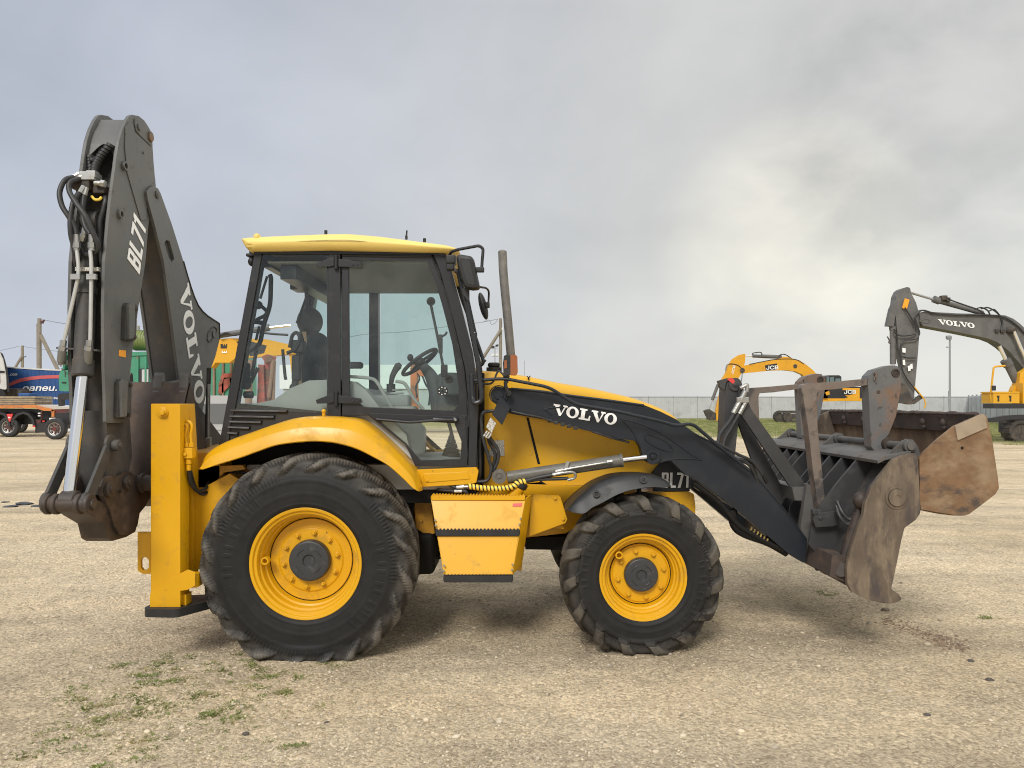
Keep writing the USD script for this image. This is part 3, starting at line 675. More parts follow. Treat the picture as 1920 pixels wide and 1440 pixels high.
# valve and pipes on the leg
part('stabilizer_valve', cat(obox(W(352, 849, 5.275), (0.044, 0, 0), (0, 0.03, 0), (0, 0, 0.036)), pin(347, 852, 5.245, 0.014, 0.012, 6), cyl(W(350, 838, 5.27), W(350, 830, 5.27), 0.017, 6), cyl(W(359, 838, 5.27), W(359, 830, 5.27), 0.017, 6), cyl(W(354, 861, 5.27), W(354, 870, 5.27), 0.02, 6), cyl(W(354, 871, 5.27), W(354, 882, 5.27), 0.016, 10)), yellow)
part('valve_pipe', cat(tube([W(338, 798, 5.275), W(346, 795, 5.27), W(351, 800, 5.27), W(348, 815, 5.27), W(350, 832, 5.27)], 0.010), tube([W(340, 792, 5.285), W(353, 790, 5.275), W(360, 798, 5.27), W(358, 815, 5.27), W(359, 832, 5.27)], 0.010)), yellow)
part('valve_hose', cat(tube([W(354, 880, 5.27), W(358, 905, 5.32), W(372, 921, 5.4), W(386, 915, 5.45), W(397, 897, 5.55), W(425, 880, 5.65)], 0.014), tube([W(357, 884, 5.30), W(368, 918, 5.42), W(384, 926, 5.45), W(398, 908, 5.52), W(408, 890, 5.6), W(460, 873, 5.7)], 0.012),
                        tube([W(430, 885, 5.55), W(455, 886, 5.55), W(480, 895, 5.6), W(495, 910, 5.65)], 0.010)), hose)

# ---------------------------------------------------------------- rear mudguard
Z5 = lambda pts: zoom(360, 740, 2.769, pts)
ft = Z5([(60, 372), (75, 320), (110, 280), (200, 235), (320, 192), (440, 150), (560, 118), (700, 112), (790, 118), (870, 130), (950, 180), (1080, 300), (1160, 390), (1185, 450), (1187, 490)])
fb = Z5([(58, 388), (90, 379), (130, 366), (250, 330), (350, 294), (450, 262), (600, 245), (700, 247), (770, 258), (860, 285), (950, 330), (1020, 370), (1100, 440), (1140, 480), (1172, 500)])
n = 60
def arc(pts, Y): return resample(spline(P2(pts, Y), 6), n)
T, B = arc(ft, 5.50), arc(fb, 5.26)
T2 = arc(ft, 5.40)
def line(A, Y): return np.stack([A[:, 0], np.full(len(A), Y), A[:, 1]], 1)
mix = lambda a: T2 * (1 - a) + B * a
fenders = [line(T * 1.0 + [0, 0.004], 5.72), line(T, 5.50), line(T2 * 0.985 + B * 0.015, 5.40), line(mix(0.10), 5.345), line(mix(0.38), 5.290), line(mix(0.45), 5.272), line(mix(0.96), 5.252), line(mix(1.0), 5.258), line(mix(1.0) + [0, 0.004], 5.275), line(mix(0.5) - [0, 0.006], 5.295), line(mix(0.12) - [0, 0.012], 5.37), line(T - [0, 0.03], 5.72)]
part('rear_mudguard', strip(fenders), yellow, smooth=45, label='near rear mudguard')
liner_pts = fb + [(770, 905), (745, 960), (700, 930), (600, 870), (520, 868), (450, 890), (400, 930), (384, 900)]
part('wheel_arch_liner', plate([(385, 862), (440, 832), (520, 800), (640, 788), (700, 812), (760, 872), (782, 910), (770, 1000), (720, 1010), (600, 1010), (450, 1000), (420, 905)], 5.735, 0.02), under_black)
part('rear_mudguard', strip([line(a[:, [0, 2]] * 1.0, 2 * MID - a[0, 1]) for a in (fenders[0], fenders[1], fenders[3], fenders[6])]), yellow, smooth=45, label='far rear mudguard')

# ---------------------------------------------------------------- cab
YC, YF = 5.585, 2 * MID - 5.585                       # near and far cab side
CB = thing  # unused alias kept short
Z4 = lambda pts: zoom(400, 420, 3.79, pts)
roof = P2([(450, 446), (462, 444), (479, 443), (545, 440), (611, 437.5), (651, 437), (711, 442), (796, 453), (835, 458), (854, 463), (861, 470), (840, 472), (637, 468), (616, 467.5), (463, 469.5), (455, 458)], 5.52)
rp = Polygon(roof)
def rooflayer(inset, y):
    q = rp.buffer(-inset) if inset else rp
    c = np.array(q.exterior.coords)[:-1]
    # start at the rear top corner so that the layers line up
    k = np.argmin(c[:, 0] - 0.0001 * c[:, 1]); c = np.roll(c, -k, 0)
    if Polygon(c).exterior.is_ccw: c = c[::-1]
    return line(resample(np.vstack([c, c[:1]]), 90), y)
RL = [rooflayer(0.055, 5.497), rooflayer(0.04, 5.50), rooflayer(0.018, 5.512), rooflayer(0.004, 5.535), rooflayer(0, 5.565), rooflayer(0, 2 * MID - 5.565), rooflayer(0.004, 2 * MID - 5.535), rooflayer(0.04, 2 * MID - 5.50)]
rv, rf = strip(RL)
capv = [RL[0], RL[-1]]
roof_m = cat((rv, rf), *[(np.vstack([c, c.mean(0)]), np.array([[i, (i + 1) % 90, 90] for i in range(89)])) for c in capv])
rfp = part('cab_roof', roof_m, roof_yellow, smooth=50)
obj('lifting_eye', cat(pin(481, 444, 5.54, 0.017, 0.02), revolve([(0.010, 0), (0.022, 0), (0.022, 0.03), (0.010, 0.03)], W(481, 443, 5.545), (0, 1, 0), 20, True)), roof_yellow, rfp)
obj('roof_plug', cyl(W(611, 440, 5.9), W(611, 432, 5.9), 0.012, 10), plastic, rfp)
obj('roof_plug', cyl(W(796, 454, 5.9), W(796, 447, 5.9), 0.012, 10), plastic, rfp)
obj('antenna', cat(cyl(W(762, 449, 5.8), W(762, 442, 5.8), 0.010, 10), tube([W(762, 443, 5.8), W(763, 432, 5.8)], 0.006, 8)), plastic, rfp)
zc = W(0, 478, YC)[2]
part('headliner', box(-1.80, -0.50, YC + 0.06, YF - 0.06, zc - 0.05, zc - 0.035), headliner)
part('roof_rail', cat(plate([(478, 468), (830, 470), (836, 482), (815, 477), (475, 476)], YC - 0.01, 0.06), box(-1.85, -1.79, YC + 0.11, YF - 0.11, zc - 0.07, zc + 0.03), box(-0.62, -0.54, YC + 0.12, YF - 0.12, zc - 0.07, zc + 0.03)), cab_black)

def cab_side(Y, s, far=False):
    """Pillars of one cab side; Y is the outer face and s the way inwards. Outline measured on the near side."""
    def pl(pts, inset, th, holes=()):
        p = Polygon(P2(pts, YC)).buffer(0)
        for h in holes:
            p = p.difference(smoothpoly(P2(h, YC), 0.02))
        a = Y + s * inset
        return prism_xz(p, min(a, a + s * th), max(a, a + s * th))
    tagd = 'far ' if far else 'near '
    part('rear_pillar', pl([(478, 470), (492, 470), (440, 768), (431, 800), (428, 836), (410, 836), (417, 800)], 0.0, 0.10), cab_black, label=tagd + 'rear cab pillar')
    part('centre_pillar', pl([(616.5, 470), (638, 470), (639, 784), (616, 784)], -0.006, 0.10), cab_black, label=tagd + 'centre cab pillar')
    part('front_pillar', pl([(812, 474), (835, 476), (846, 505), (866, 580), (886, 660), (894, 715), (896, 770), (893, 877), (878, 877), (880, 800), (877, 740), (872, 690), (850, 600), (826, 510)], 0.0, 0.11), cab_black, label=tagd + 'front cab pillar')
    part('pillar_flange', pl([(800, 474), (830, 474), (862, 590), (884, 690), (888, 800), (886, 872), (868, 872), (868, 790), (862, 720), (842, 620)], 0.055, 0.03), cab_black, label=tagd + 'front pillar flange')
    return pl
pln = cab_side(YC, 1)
cab_side(YF, -1, True)
# door: frame, upper and lower glass
door_out = [(641, 473), (808, 477), (824, 510), (848, 600), (869, 690), (874, 740), (877, 800), (876, 874), (779, 874), (760, 834), (702, 788), (690, 779), (641, 779)]
up_glass = [(653, 487), (801, 490), (822, 545), (848, 645), (860, 724), (860, 758), (851, 770), (682, 763), (655, 742)]
lo_glass = [(704, 784), (866, 794), (864, 861), (788, 863), (760, 831)]
dr = part('door', pln(door_out, 0.004, 0.035, [up_glass, lo_glass]), cab_black, label='near cab door with two panes')
dp = Polygon(P2(door_out, YC))
obj('upper_pane', pln(up_glass, 0.012, 0.006), glass, dr)
obj('lower_pane', pln(lo_glass, 0.012, 0.006), glass, dr)
obj('waist_rail', pln([(690, 774), (872, 782), (874, 795), (700, 785)], -0.004, 0.02), cab_black, dr)
obj('grab_rail', bent([W(705, 786, YC - 0.012), W(770, 792, YC - 0.03), W(815, 788, YC - 0.04), W(852, 787, YC - 0.03)], 0.011), plastic, dr)
obj('door_strut', cat(tube([W(812, 786, YC - 0.02), W(852, 788, YC - 0.02)], 0.017, 10, smooth=False), ellipsoid(W(853, 787, YC - 0.02), (0.026, 0.02, 0.026))), cab_black, dr)
obj('latch_plate', plate([(845, 776), (877, 779), (872, 786), (878, 860)], YC - 0.003, 0.006), cab_black, dr)
obj('strut_bolt', pin(854, 787, YC - 0.036, 0.009, 0.006, 10), zinc, dr)
obj('door_lock', cat(ring(W(830, 733, YC + 0.02), (0, -1, 0), 0.018, 0.037, 0.018), cyl(W(830, 733, YC + 0.02), W(830, 733, YC + 0.002), 0.012)), plastic, dr)
for k in range(7):
    a = k * 2 * math.pi / 7
    obj('lock_dot', cyl(W(830, 733, YC + 0.0015) + np.array([0.027 * math.cos(a), 0, 0.027 * math.sin(a)]), W(830, 733, YC - 0.0005) + np.array([0.027 * math.cos(a), 0, 0.027 * math.sin(a)]), 0.0045, 8), white, dr)
obj('pane_knob', cat(ring(W(842, 711, YC + 0.02), (0, -1, 0), 0.012, 0.031, 0.02), cyl(W(842, 711, YC + 0.02), W(842, 711, YC + 0.006), 0.02)), plastic, dr)
obj('door_seal', tube([W(*q, YC - 0.001) for q in ((641, 479), (809, 482), (836, 548), (869, 690), (878, 770), (878, 800))], 0.006, 6, smooth=False), hose, dr)
# rear quarter pane
qg = [(493, 478), (612, 480), (612, 772), (445, 756), (449, 735)]
qp = part('quarter_pane', pln([(483, 474), (616, 475), (616, 776), (436, 766), (440, 748)], 0.010, 0.006), glass, label='near rear quarter pane')
obj('pane_border', pln([(481, 472), (616, 473), (616, 778), (434, 768), (438, 748)], 0.017, 0.006, [qg]), cab_black, qp)
far_up = [(655, 489), (801, 492), (822, 547), (848, 646), (858, 735), (664, 735)]
part('far_pane', prism_xz(P2([(640, 478), (808, 480), (848, 600), (872, 700), (876, 775), (640, 775)], YC), YF - 0.012, YF - 0.006), glass_far, label='far door pane')
part('far_pane', prism_xz(P2([(486, 478), (616, 478), (616, 775), (440, 765)], YC), YF - 0.012, YF - 0.006), glass_far, label='far rear quarter pane')
part('far_door_rail', prism_xz(P2([(640, 775), (878, 778), (878, 794), (640, 790)], YC), YF - 0.03, YF), cab_black)
part('far_sill', prism_xz(P2([(640, 868), (893, 868), (893, 895), (640, 895)], YC), YF - 0.06, YF), yellow)
part('far_door_post', prism_xz(P2([(690, 790), (704, 790), (790, 868), (776, 868)], YC), YF - 0.03, YF), cab_black)
part('far_side_panel', prism_xz(P2([(436, 766), (640, 778), (640, 850), (420, 850)], YC), YF - 0.03, YF), panel_black)
# hinges
def hinge(y0, flip):
    o = 0 if not flip else 0
    ps = part('hinge', cat(cyl(W(630, y0 - 13, YC - 0.022), W(630, y0 + 14, YC - 0.022), 0.014, 14)), cab_black)
    lv = [(592, y0 + 3), (594, y0 + 10), (618, y0 + 9), (626, y0 + 7), (626, y0 - 6), (618, y0 - 7)]
    rv_ = [(634, y0 - 6), (648, y0 - 4), (676, y0 + 0), (679, y0 + 6), (675, y0 + 10), (634, y0 + 9)]
    obj('hinge_leaf', plate(lv, YC - 0.018, 0.014, 0.004), cab_black, ps)
    obj('hinge_leaf', plate(rv_, YC - 0.018, 0.014, 0.004), cab_black, ps)
    for bx in (662, 670):
        obj('hinge_screw', pin(bx, y0 + 5, YC - 0.018, 0.0085, 0.005, 12), cab_black, ps)
hinge(491, False); hinge(747, True)
# lower black panel with louvres
lp = part('louvre_panel', pln([(431, 763), (616, 777), (640, 780), (640, 800), (560, 812), (480, 840), (410, 872), (413, 836), (418, 800)], 0.014, 0.03), panel_black)
for k, (xa, xb, yy) in enumerate([(433, 540, 772), (431, 516, 783), (430, 492, 793), (428, 470, 803.5), (427, 448, 814)]):
    sl = W(xa, yy, YC), W(xb, yy + 1.5, YC)
    obj('louvre', strip([[sl[0] + (0, 0.012, 0.026), sl[1] + (0, 0.012, 0.026)], [sl[0] + (0, -0.004, 0.016), sl[1] + (-0.01, -0.004, 0.016)], [sl[0] + (0, -0.008, 0.004), sl[1] + (-0.012, -0.008, 0.004)], [sl[0] + (0, 0.013, -0.002), sl[1] + (0, 0.013, -0.002)]]), panel_black, lp, smooth=False)
part('fender_nipple', cat(cyl(W(607, 784, 5.5), W(607, 772, 5.5), 0.012, 10), ellipsoid(W(607, 771, 5.5), (0.016, 0.016, 0.016), 2)), yellow)
# yellow sill under the door
part('door_sill', cat(plate([(779, 881), (893, 876), (897, 884), (893, 905), (880, 908), (792, 913)], YC - 0.02, 0.10, 0.01), plate([(792, 889), (876, 885), (882, 898), (798, 905)], YC - 0.024, 0.01, 0.01)), yellow)
part('sill_bolt', pin(801, 901, YC - 0.024, 0.011, 0.008, 6), yellow)
part('cab_base', cat(box(-2.0, -0.27, YC + 0.05, YF - 0.05, 1.02, 1.12), plate([(790, 912), (893, 905), (900, 935), (860, 940), (800, 940)], 5.72, 0.05)), under_black)
part('cab_floor', box(-1.95, -0.30, YC + 0.05, YF - 0.05, 1.12, 1.30), trim_grey)
part('front_cowl', prism_xz(P2([(862, 770), (893, 770), (893, 880), (866, 880)], YC), YC + 0.12, YF - 0.12), trim_mid)
part('windscreen', strip([[W(833, 482, YC + 0.1), W(868, 590, YC + 0.1), W(890, 700, YC + 0.1), W(893, 770, YC + 0.1)], [W(833, 482, YC + 0.1) + (0, 1.45, 0), W(868, 590, YC + 0.1) + (0, 1.45, 0), W(890, 700, YC + 0.1) + (0, 1.45, 0), W(893, 770, YC + 0.1) + (0, 1.45, 0)]]), glass)
part('work_lamp', cat(ellipsoid(W(473, 491, 5.7), (0.030, 0.04, 0.034)), cyl(W(472, 470, 5.7), W(472, 484, 5.7), 0.018, 10), rbox(W(472, 479, 5.7), (0.035, 0.03, 0.012), 0.008)), plastic, label='near rear work lamp')
part('work_lamp', cat(ellipsoid(W(473, 491, 5.7) + (0, 1.3, 0), (0.030, 0.04, 0.034)), cyl(W(472, 470, 5.7) + (0, 1.3, 0), W(472, 484, 5.7) + (0, 1.3, 0), 0.018, 10)), plastic, label='far rear work lamp')

# ---------------------------------------------------------------- inside the cab
seat = part('operator_seat', cat(ellipsoid(W(581, 603, 6.42), (0.105, 0.13, 0.118), 3), rbox(W(590, 690, 6.42), (0.095, 0.23, 0.22), 0.085, 3), ellipsoid(W(596, 668, 6.42), (0.12, 0.24, 0.20))), seat_cloth, smooth=True)
obj('seat_cushion', spin(rbox(W(640, 762, 6.42), (0.26, 0.25, 0.07), 0.06, 3), (0, 1, 0), -6, W(640, 762, 6.42)), seat_cloth, seat, smooth=True)
obj('seat_base', rbox(W(630, 800, 6.42), (0.2, 0.2, 0.12), 0.03), trim_dark, seat)
obj('armrest', rbox(W(655, 685, 6.15), (0.11, 0.04, 0.028), 0.025), seat_cloth, seat, smooth=True)
obj('seat_belt', strip([[W(566, 622, 6.2), W(571, 640, 6.2), W(565, 660, 6.2), W(561, 690, 6.2), W(560, 722, 6.2)], [W(574, 622, 6.2), W(575, 640, 6.2), W(573, 660, 6.2), W(572, 690, 6.2), W(576, 712, 6.2)]]), beige_strap, seat)
ramp_c = [(466, 772), (540, 752), (575, 720), (600, 712), (640, 712), (668, 735), (700, 770), (720, 810), (440, 800)]
part('wheel_arch_trim', prism_xz(smoothpoly(P2([(450, 764), (520, 750), (552, 728), (585, 714), (640, 712), (668, 716), (690, 732), (725, 775), (765, 815), (776, 862), (722, 862), (690, 800), (450, 796)], 5.75), 0.02), 5.66, 5.80), trim_grey, label='near inner wheel arch trim')
part('wheel_arch_trim', prism_xz(smoothpoly(P2([(450, 764), (520, 750), (552, 728), (600, 718), (690, 732), (725, 775), (760, 815), (760, 870), (450, 870)], 5.75), 0.02), YF - 0.30, YF - 0.10), trim_grey, label='far inner wheel arch trim')
part('side_console', cat(rbox(W(730, 752, 6.1), (0.17, 0.09, 0.05), 0.03), rbox(W(735, 775, 6.1), (0.2, 0.1, 0.06), 0.03), *[ring(W(742, 733 + 6 * k, 6.1), (0, 0, 1), 0.02, 0.055 + 0.007 * k, 0.012) for k in range(4)]), trim_grey)
part('control_grip', cat(tube([W(733, 722, 6.08), W(736, 705, 6.08), W(744, 690, 6.08), W(751, 682, 6.08)], 0.02, 12, radii=np.interp(np.linspace(0, 1, 25), [0, 0.5, 0.8, 1], [0.018, 0.024, 0.03, 0.016])), cyl(W(733, 735, 6.08), W(733, 720, 6.08), 0.035)), trim_dark)
for q in ([(655, 706), (692, 709), (706, 716), (722, 742), (738, 770)], [(742, 715), (757, 718), (766, 730), (778, 750), (794, 768)]):
    part('grab_bar', tube([W(a, b, 5.72) for a, b in q], 0.013, 10), trim_grey)
sw_c = W(787, 679, 6.40)
e1 = (W(818, 656, 6.40) - W(757, 702, 6.40)) / 2; rr_ = np.linalg.norm(e1); e1 /= rr_
e2 = np.array([0.0, 1.0, 0.0]) * 1.0 + 0.10 * np.array([e1[2], 0, -e1[0]]); e2 /= np.linalg.norm(e2)
swn = np.cross(e1, e2)
swp = part('steering_wheel', cat(tube([sw_c + rr_ * (math.cos(a) * e1 + math.sin(a) * e2) for a in np.linspace(0, 2 * math.pi, 40)], 0.016, 10, 1), *[tube([sw_c, sw_c + rr_ * (math.cos(a) * e1 + math.sin(a) * e2)], 0.012, 8, smooth=False) for a in (0.3, 2.4, 4.4)], ellipsoid(sw_c, (0.05, 0.05, 0.04), 2)), trim_dark)
obj('spinner_knob', ellipsoid(sw_c - 0.35 * rr_ * e1 + 0.75 * rr_ * e2 + swn * 0.05 + np.array([0, -0.2, 0.04]), (0.026, 0.026, 0.03), 2), trim_dark, swp)
part('steering_column', cat(tube([sw_c, W(806, 702, 6.42), W(818, 730, 6.42), W(828, 775, 6.42)], 0.05, 12, radii=np.interp(np.linspace(0, 1, 25), [0, 0.3, 1], [0.03, 0.05, 0.085])), rbox(W(846, 745, 6.42), (0.10, 0.30, 0.20), 0.06)), trim_mid)
part('instrument_panel', rbox(W(856, 724, 6.42), (0.09, 0.42, 0.09), 0.04), trim_mid)
part('wiper_lever', cat(tube([W(808, 572, YC + 0.03), W(822, 640, YC + 0.03), W(834, 705, YC + 0.03)], 0.010, 8), cyl(W(808, 565, YC + 0.034), W(808, 565, YC + 0.015), 0.032, 24), rbox(W(826, 645, YC + 0.03), (0.016, 0.01, 0.07), 0.008), tube([W(820, 634, YC + 0.03), W(834, 628, YC + 0.03), W(838, 622, YC + 0.03)], 0.008), rbox(W(833, 695, YC + 0.03), (0.025, 0.015, 0.045), 0.01)), trim_dark, label='wiper arm with round pivot on the door pane')
part('gear_lever_boot', cat(*[revolve([(0.02, 0), (0.075 - 0.012 * k, 0.006), (0.065 - 0.012 * k, 0.035), (0.02, 0.036)], W(846, 857, 6.0) + np.array([0, 0, 0.035 * k]), (0.1, 0, 1), 20) for k in range(5)], tube([W(848, 830, 6.0), W(846, 810, 6.0), W(840, 788, 6.0)], 0.014)), trim_dark)
# backhoe controls at the rear window
part('rear_grab_bar', bent([W(506, 515, 5.80), W(508, 520, 5.80), W(507, 572, 5.80), W(494, 610, 5.80), W(487, 648, 5.80), W(464, 660, 5.80)], 0.017, 0.06), cab_black)
part('rear_latch', cat(ellipsoid(W(484, 572, 5.78), (0.034, 0.03, 0.032)), tube([W(490, 574, 5.78), W(500, 584, 5.78), W(496, 592, 5.78), W(484, 598, 5.78), (W(474, 606, 5.78))], 0.014), tube([W(472, 602, 5.78), W(495, 606, 5.78)], 0.018, smooth=False), tube([W(486, 612, 5.78), W(480, 638, 5.78)], 0.010, smooth=False)), cab_black)
part('window_strut', cat(tube([W(501, 518, 5.84), W(488, 560, 5.84)], 0.010, smooth=False), tube([W(482, 650, 5.84), W(472, 705, 5.84)], 0.014, smooth=False)), cab_black)
part('rear_control_tower', cat(rbox(W(560, 650, 5.95), (0.05, 0.05, 0.05), 0.02), bent([W(538, 662, 5.9), W(556, 655, 5.9), W(563, 632, 5.9), W(556, 622, 5.9), W(548, 628, 5.9), W(543, 652, 5.9)], 0.014), tube([W(530, 655, 5.9), W(534, 700, 5.9), W(536, 712, 5.9)], 0.012), tube([W(568, 660, 5.95), W(560, 700, 5.95), W(552, 725, 5.95)], 0.018), ellipsoid(W(550, 727, 5.95), (0.03, 0.03, 0.035)), rbox(W(556, 690, 5.95), (0.035, 0.03, 0.1), 0.02)), trim_dark)
part('roof_bracket', cat(rbox(W(568, 538, 6.3), (0.08, 0.10, 0.035), 0.01), bent([W(574, 548, 6.3), W(576, 575, 6.3), W(580, 590, 6.3)], 0.014), bent([W(573, 560, 6.3), W(560, 596, 6.3), W(556, 606, 6.3)], 0.009), box(-1.72, -1.60, YC + 0.1, YF - 0.1, zc - 0.16, zc - 0.06)), cab_black)
part('rear_fittings', cat(rbox(W(460, 705, 5.72), (0.035, 0.03, 0.10), 0.02), ellipsoid(W(462, 722, 5.70), (0.036, 0.03, 0.034)), cyl(W(458, 740, 5.70), W(474, 740, 5.70), 0.026, 16), tube([W(470, 718, 5.70), W(478, 700, 5.70), W(484, 690, 5.70)], 0.014)), plastic)
part('rear_window_frame', cat(*[tube([W(a, b, YC + 0.1) + np.array([0, dy, 0]) for a, b in ((484, 476), (440, 766))], 0.03, 8, smooth=False) for dy in (0.0, 1.45)], tube([W(440, 764, YC + 0.1), W(440, 764, YC + 0.1) + np.array([0, 1.45, 0])], 0.03, 8, smooth=False)), cab_black)

# ---------------------------------------------------------------- mirrors, rails and lamps in front of the cab
mi = part('side_mirror', cat(), plastic) if False else None
mshape = [(855, 478), (864, 476.5), (884, 480), (889, 487), (894, 510), (900, 538), (897, 542), (886, 543), (872, 540), (866, 528), (858, 500)]
mb = []
for ins, y in ((0.03, 5.34), (0.012, 5.345), (0.0, 5.37), (0.0, 5.42), (0.012, 5.425)):
    q = np.array(smoothpoly(P2(mshape, 5.36), 0.02).buffer(-ins).exterior.coords)[:-1]
    q = np.roll(q, -np.argmax(q[:, 1]), 0)
    mb.append(line(resample(np.vstack([q, q[:1]]), 50), y) + np.array([0, 0, 0]))
mv = strip(mb)
mm = cat(mv, (np.vstack([mb[0], mb[0].mean(0)]), np.array([[i, i + 1, 50] for i in range(49)])), (np.vstack([mb[-1], mb[-1].mean(0)]), np.array([[i, i + 1, 50] for i in range(49)])))
mi = part('side_mirror', mm, plastic, smooth=40, label='large near side mirror')
obj('mirror_arm', bent([W(842, 480, 5.5), W(846, 472, 5.45), W(858, 468, 5.42), W(898, 460.5, 5.40), W(906, 466, 5.40), W(903, 505, 5.40), W(897, 506, 5.40)], 0.011, 0.03), plastic, mi)
obj('mirror_clamp', cat(rbox(W(846, 488, 5.45), (0.035, 0.05, 0.03), 0.01), rbox(W(845, 499, 5.45), (0.03, 0.04, 0.032), 0.01)), plastic, mi)
obj('mirror_clamp', rbox(W(900, 506, 5.39), (0.030, 0.02, 0.018), 0.008), plastic, mi)
obj('mirror_clamp', rbox(W(855, 508, 5.42), (0.012, 0.03, 0.012), 0.004), plastic, mi)
obj('mirror_bracket', plate([(866, 540), (880, 543), (880, 562), (876, 563), (868, 552)], 5.44, 0.03), plastic, mi)
m2 = part('round_mirror', spin(ellipsoid(W(906, 574, 5.9), (0.030, 0.06, 0.108), 3), (0, 1, 0), -14, W(906, 574, 5.9)), plastic, smooth=True, label='small oval blind spot mirror')
obj('mirror_arm', bent([W(899, 538, 5.7), W(912, 540, 5.8), W(917, 546, 5.86), W(916, 565, 5.86), W(915, 572, 5.86)], 0.008, 0.03), plastic, m2)
obj('mirror_clamp', rbox(W(914, 572, 5.86), (0.018, 0.02, 0.022), 0.008), plastic, m2)
part('front_rail', bent([W(858, 505, 5.5), W(876, 580, 5.5), W(896, 680, 5.48), W(903, 740, 5.47), W(902, 752, 5.47), W(889, 757, 5.47), W(886, 748, 5.5), W(884, 700, 5.52)], 0.018, 0.05), cab_black)
part('front_rail', bent([W(872, 540, 5.62), W(884, 595, 5.62), W(890, 622, 5.62)], 0.014, 0.05), cab_black)
part('wiper', cat(tube([W(884, 615, 5.9), W(893, 640, 5.88), W(903, 670, 5.85), W(911, 678, 5.85)], 0.010), tube([W(889, 625, 5.88), W(905, 672, 5.85), W(904, 683, 5.85), W(900, 683, 5.85)], 0.014), tube([W(884, 612, 5.9), W(892, 622, 5.9), W(893, 630, 5.9), W(888, 630, 5.9)], 0.006)), cab_black)
part('wiper', cat(tube([W(858, 570, 5.7), W(868, 610, 5.7), W(878, 660, 5.7)], 0.009), tube([W(855, 572, 5.72), W(862, 598, 5.7), W(876, 648, 5.7)], 0.013)), cab_black)
part('front_cab_trim', plate([(886, 690), (892, 690), (896, 770), (890, 860), (885, 860), (889, 770)], 5.75, 0.04), yellow_old)
part('cab_front_post', plate([(884, 690), (908, 700), (908, 905), (888, 905), (886, 800)], 5.80, 0.08), under_black)
# exhaust
ex = part('exhaust_stack', tube([W(942, 472, 6.3), W(944.5, 520, 6.3), W(952, 600, 6.3), W(959, 680, 6.3), W(960, 705, 6.3)], 0.036, 20, 4), exhaust_m)
obj('exhaust_mouth', ellipsoid(W(942, 473, 6.3), (0.036, 0.036, 0.02), 3), exhaust_m, ex)
# turn lamp and its bracket
tl = part('turn_lamp', plate([(945, 667), (952, 664), (957, 668), (958, 702), (944, 706), (943, 680)], 5.50, 0.07, 0.006), plastic)
obj('lamp_lens', plate([(957, 666), (966, 665), (970, 668), (971, 698), (968, 704), (957, 704)], 5.495, 0.07, 0.008), amber, tl)
obj('lamp_lens', plate([(945.5, 676), (950, 675), (950.5, 690), (945.5, 691)], 5.496, 0.01), amber, tl)
obj('lamp_bracket', cat(tube([W(949, 704, 5.53), W(948, 722, 5.54), W(953, 738, 5.55)], 0.014), plate([(943, 704), (956, 704), (953, 718), (945, 718)], 5.52, 0.03), pin(954, 738, 5.57, 0.021, 0.03)), cab_black, tl)
part('wash_reservoir_cap', cat(cyl(W(926, 697, 6.3), W(926, 689, 6.3), 0.062, 24), cyl(W(926, 689, 6.3), W(926, 680, 6.3), 0.050, 24, ch=0.01)), plastic)
part('hand_rail', bent([W(879, 716, 5.52), W(886, 714, 5.52), W(945, 709.5, 5.52), W(1030, 726, 5.50), W(1078, 758, 5.50), W(1158, 771.5, 5.50), W(1240, 790, 5.50), W(1268, 799, 5.50), W(1297, 793, 5.50), W(1340, 830, 5.52), W(1405, 882, 5.55)], 0.0125, 0.06), arm_black)
part('lamp_cable', tube([W(950, 710, 5.53), W(935, 696, 5.55), W(925, 715, 5.55), W(915, 720, 5.55), W(885, 718, 5.56)], 0.007), hose)

# ---------------------------------------------------------------- bonnet and engine panels
Z6 = lambda pts: zoom(760, 640, 3.131, pts)
YH = 5.93
side = Z6([(450, 175), (480, 168), (560, 180), (720, 208), (900, 245), (1050, 270), (1200, 312), (1350, 356), (1480, 405), (1570, 440), (1595, 458), (1592, 470), (1600, 640), (1480, 720), (1430, 785), (1080, 852), (1060, 860), (835, 850), (800, 822), (780, 720), (450, 840), (455, 500)])
hoodtop = Z6([(450, 172), (560, 180), (720, 206), (900, 243), (1050, 268), (1200, 299), (1350, 336), (1480, 383), (1560, 421), (1598, 450)])
ht = resample(spline(P2(hoodtop, YH), 6), 60)
sink = np.minimum(0.06, (ht[:, 1] - 0.9) * 0.1)
hl = [line(ht - [0, 0.30], YH - 0.010), line(ht - [0, 0.075], YH), line(ht - [0, 0.045], YH + 0.006), line(ht - [0, 0.018], YH + 0.022), line(ht - [0, 0.004], YH + 0.05), line(ht + [0, 0.004], YH + 0.12), line(ht + [0, 0.012], MID), line(ht + [0, 0.004], 2 * MID - YH - 0.12), line(ht - [0, 0.018], 2 * MID - YH - 0.022), line(ht - [0, 0.30], 2 * MID - YH)]
bn = part('bonnet', strip(hl), hood_yellow, smooth=60)
obj('bonnet_seam', cat(tube([W(988, 705.5, YH + 0.02), W(992, 709, YH), W(990, 713, YH - 0.004)], 0.004, 6, smooth=False), tube([W(994, 705, YH + 0.02), W(990, 710, YH)], 0.004, 6, smooth=False)), under_black, bn)
sp = P2(Z6([(450, 230), (620, 260), (980, 330), (1400, 400), (1580, 500), (1560, 700), (1500, 712), (1440, 785), (1100, 835), (1080, 850), (830, 845), (800, 826), (700, 835), (450, 850)]), YH)
part('engine_side_panel', prism_xz(Polygon(sp), YH + 0.004, YH + 0.05), hood_yellow, label='upper yellow engine panel')
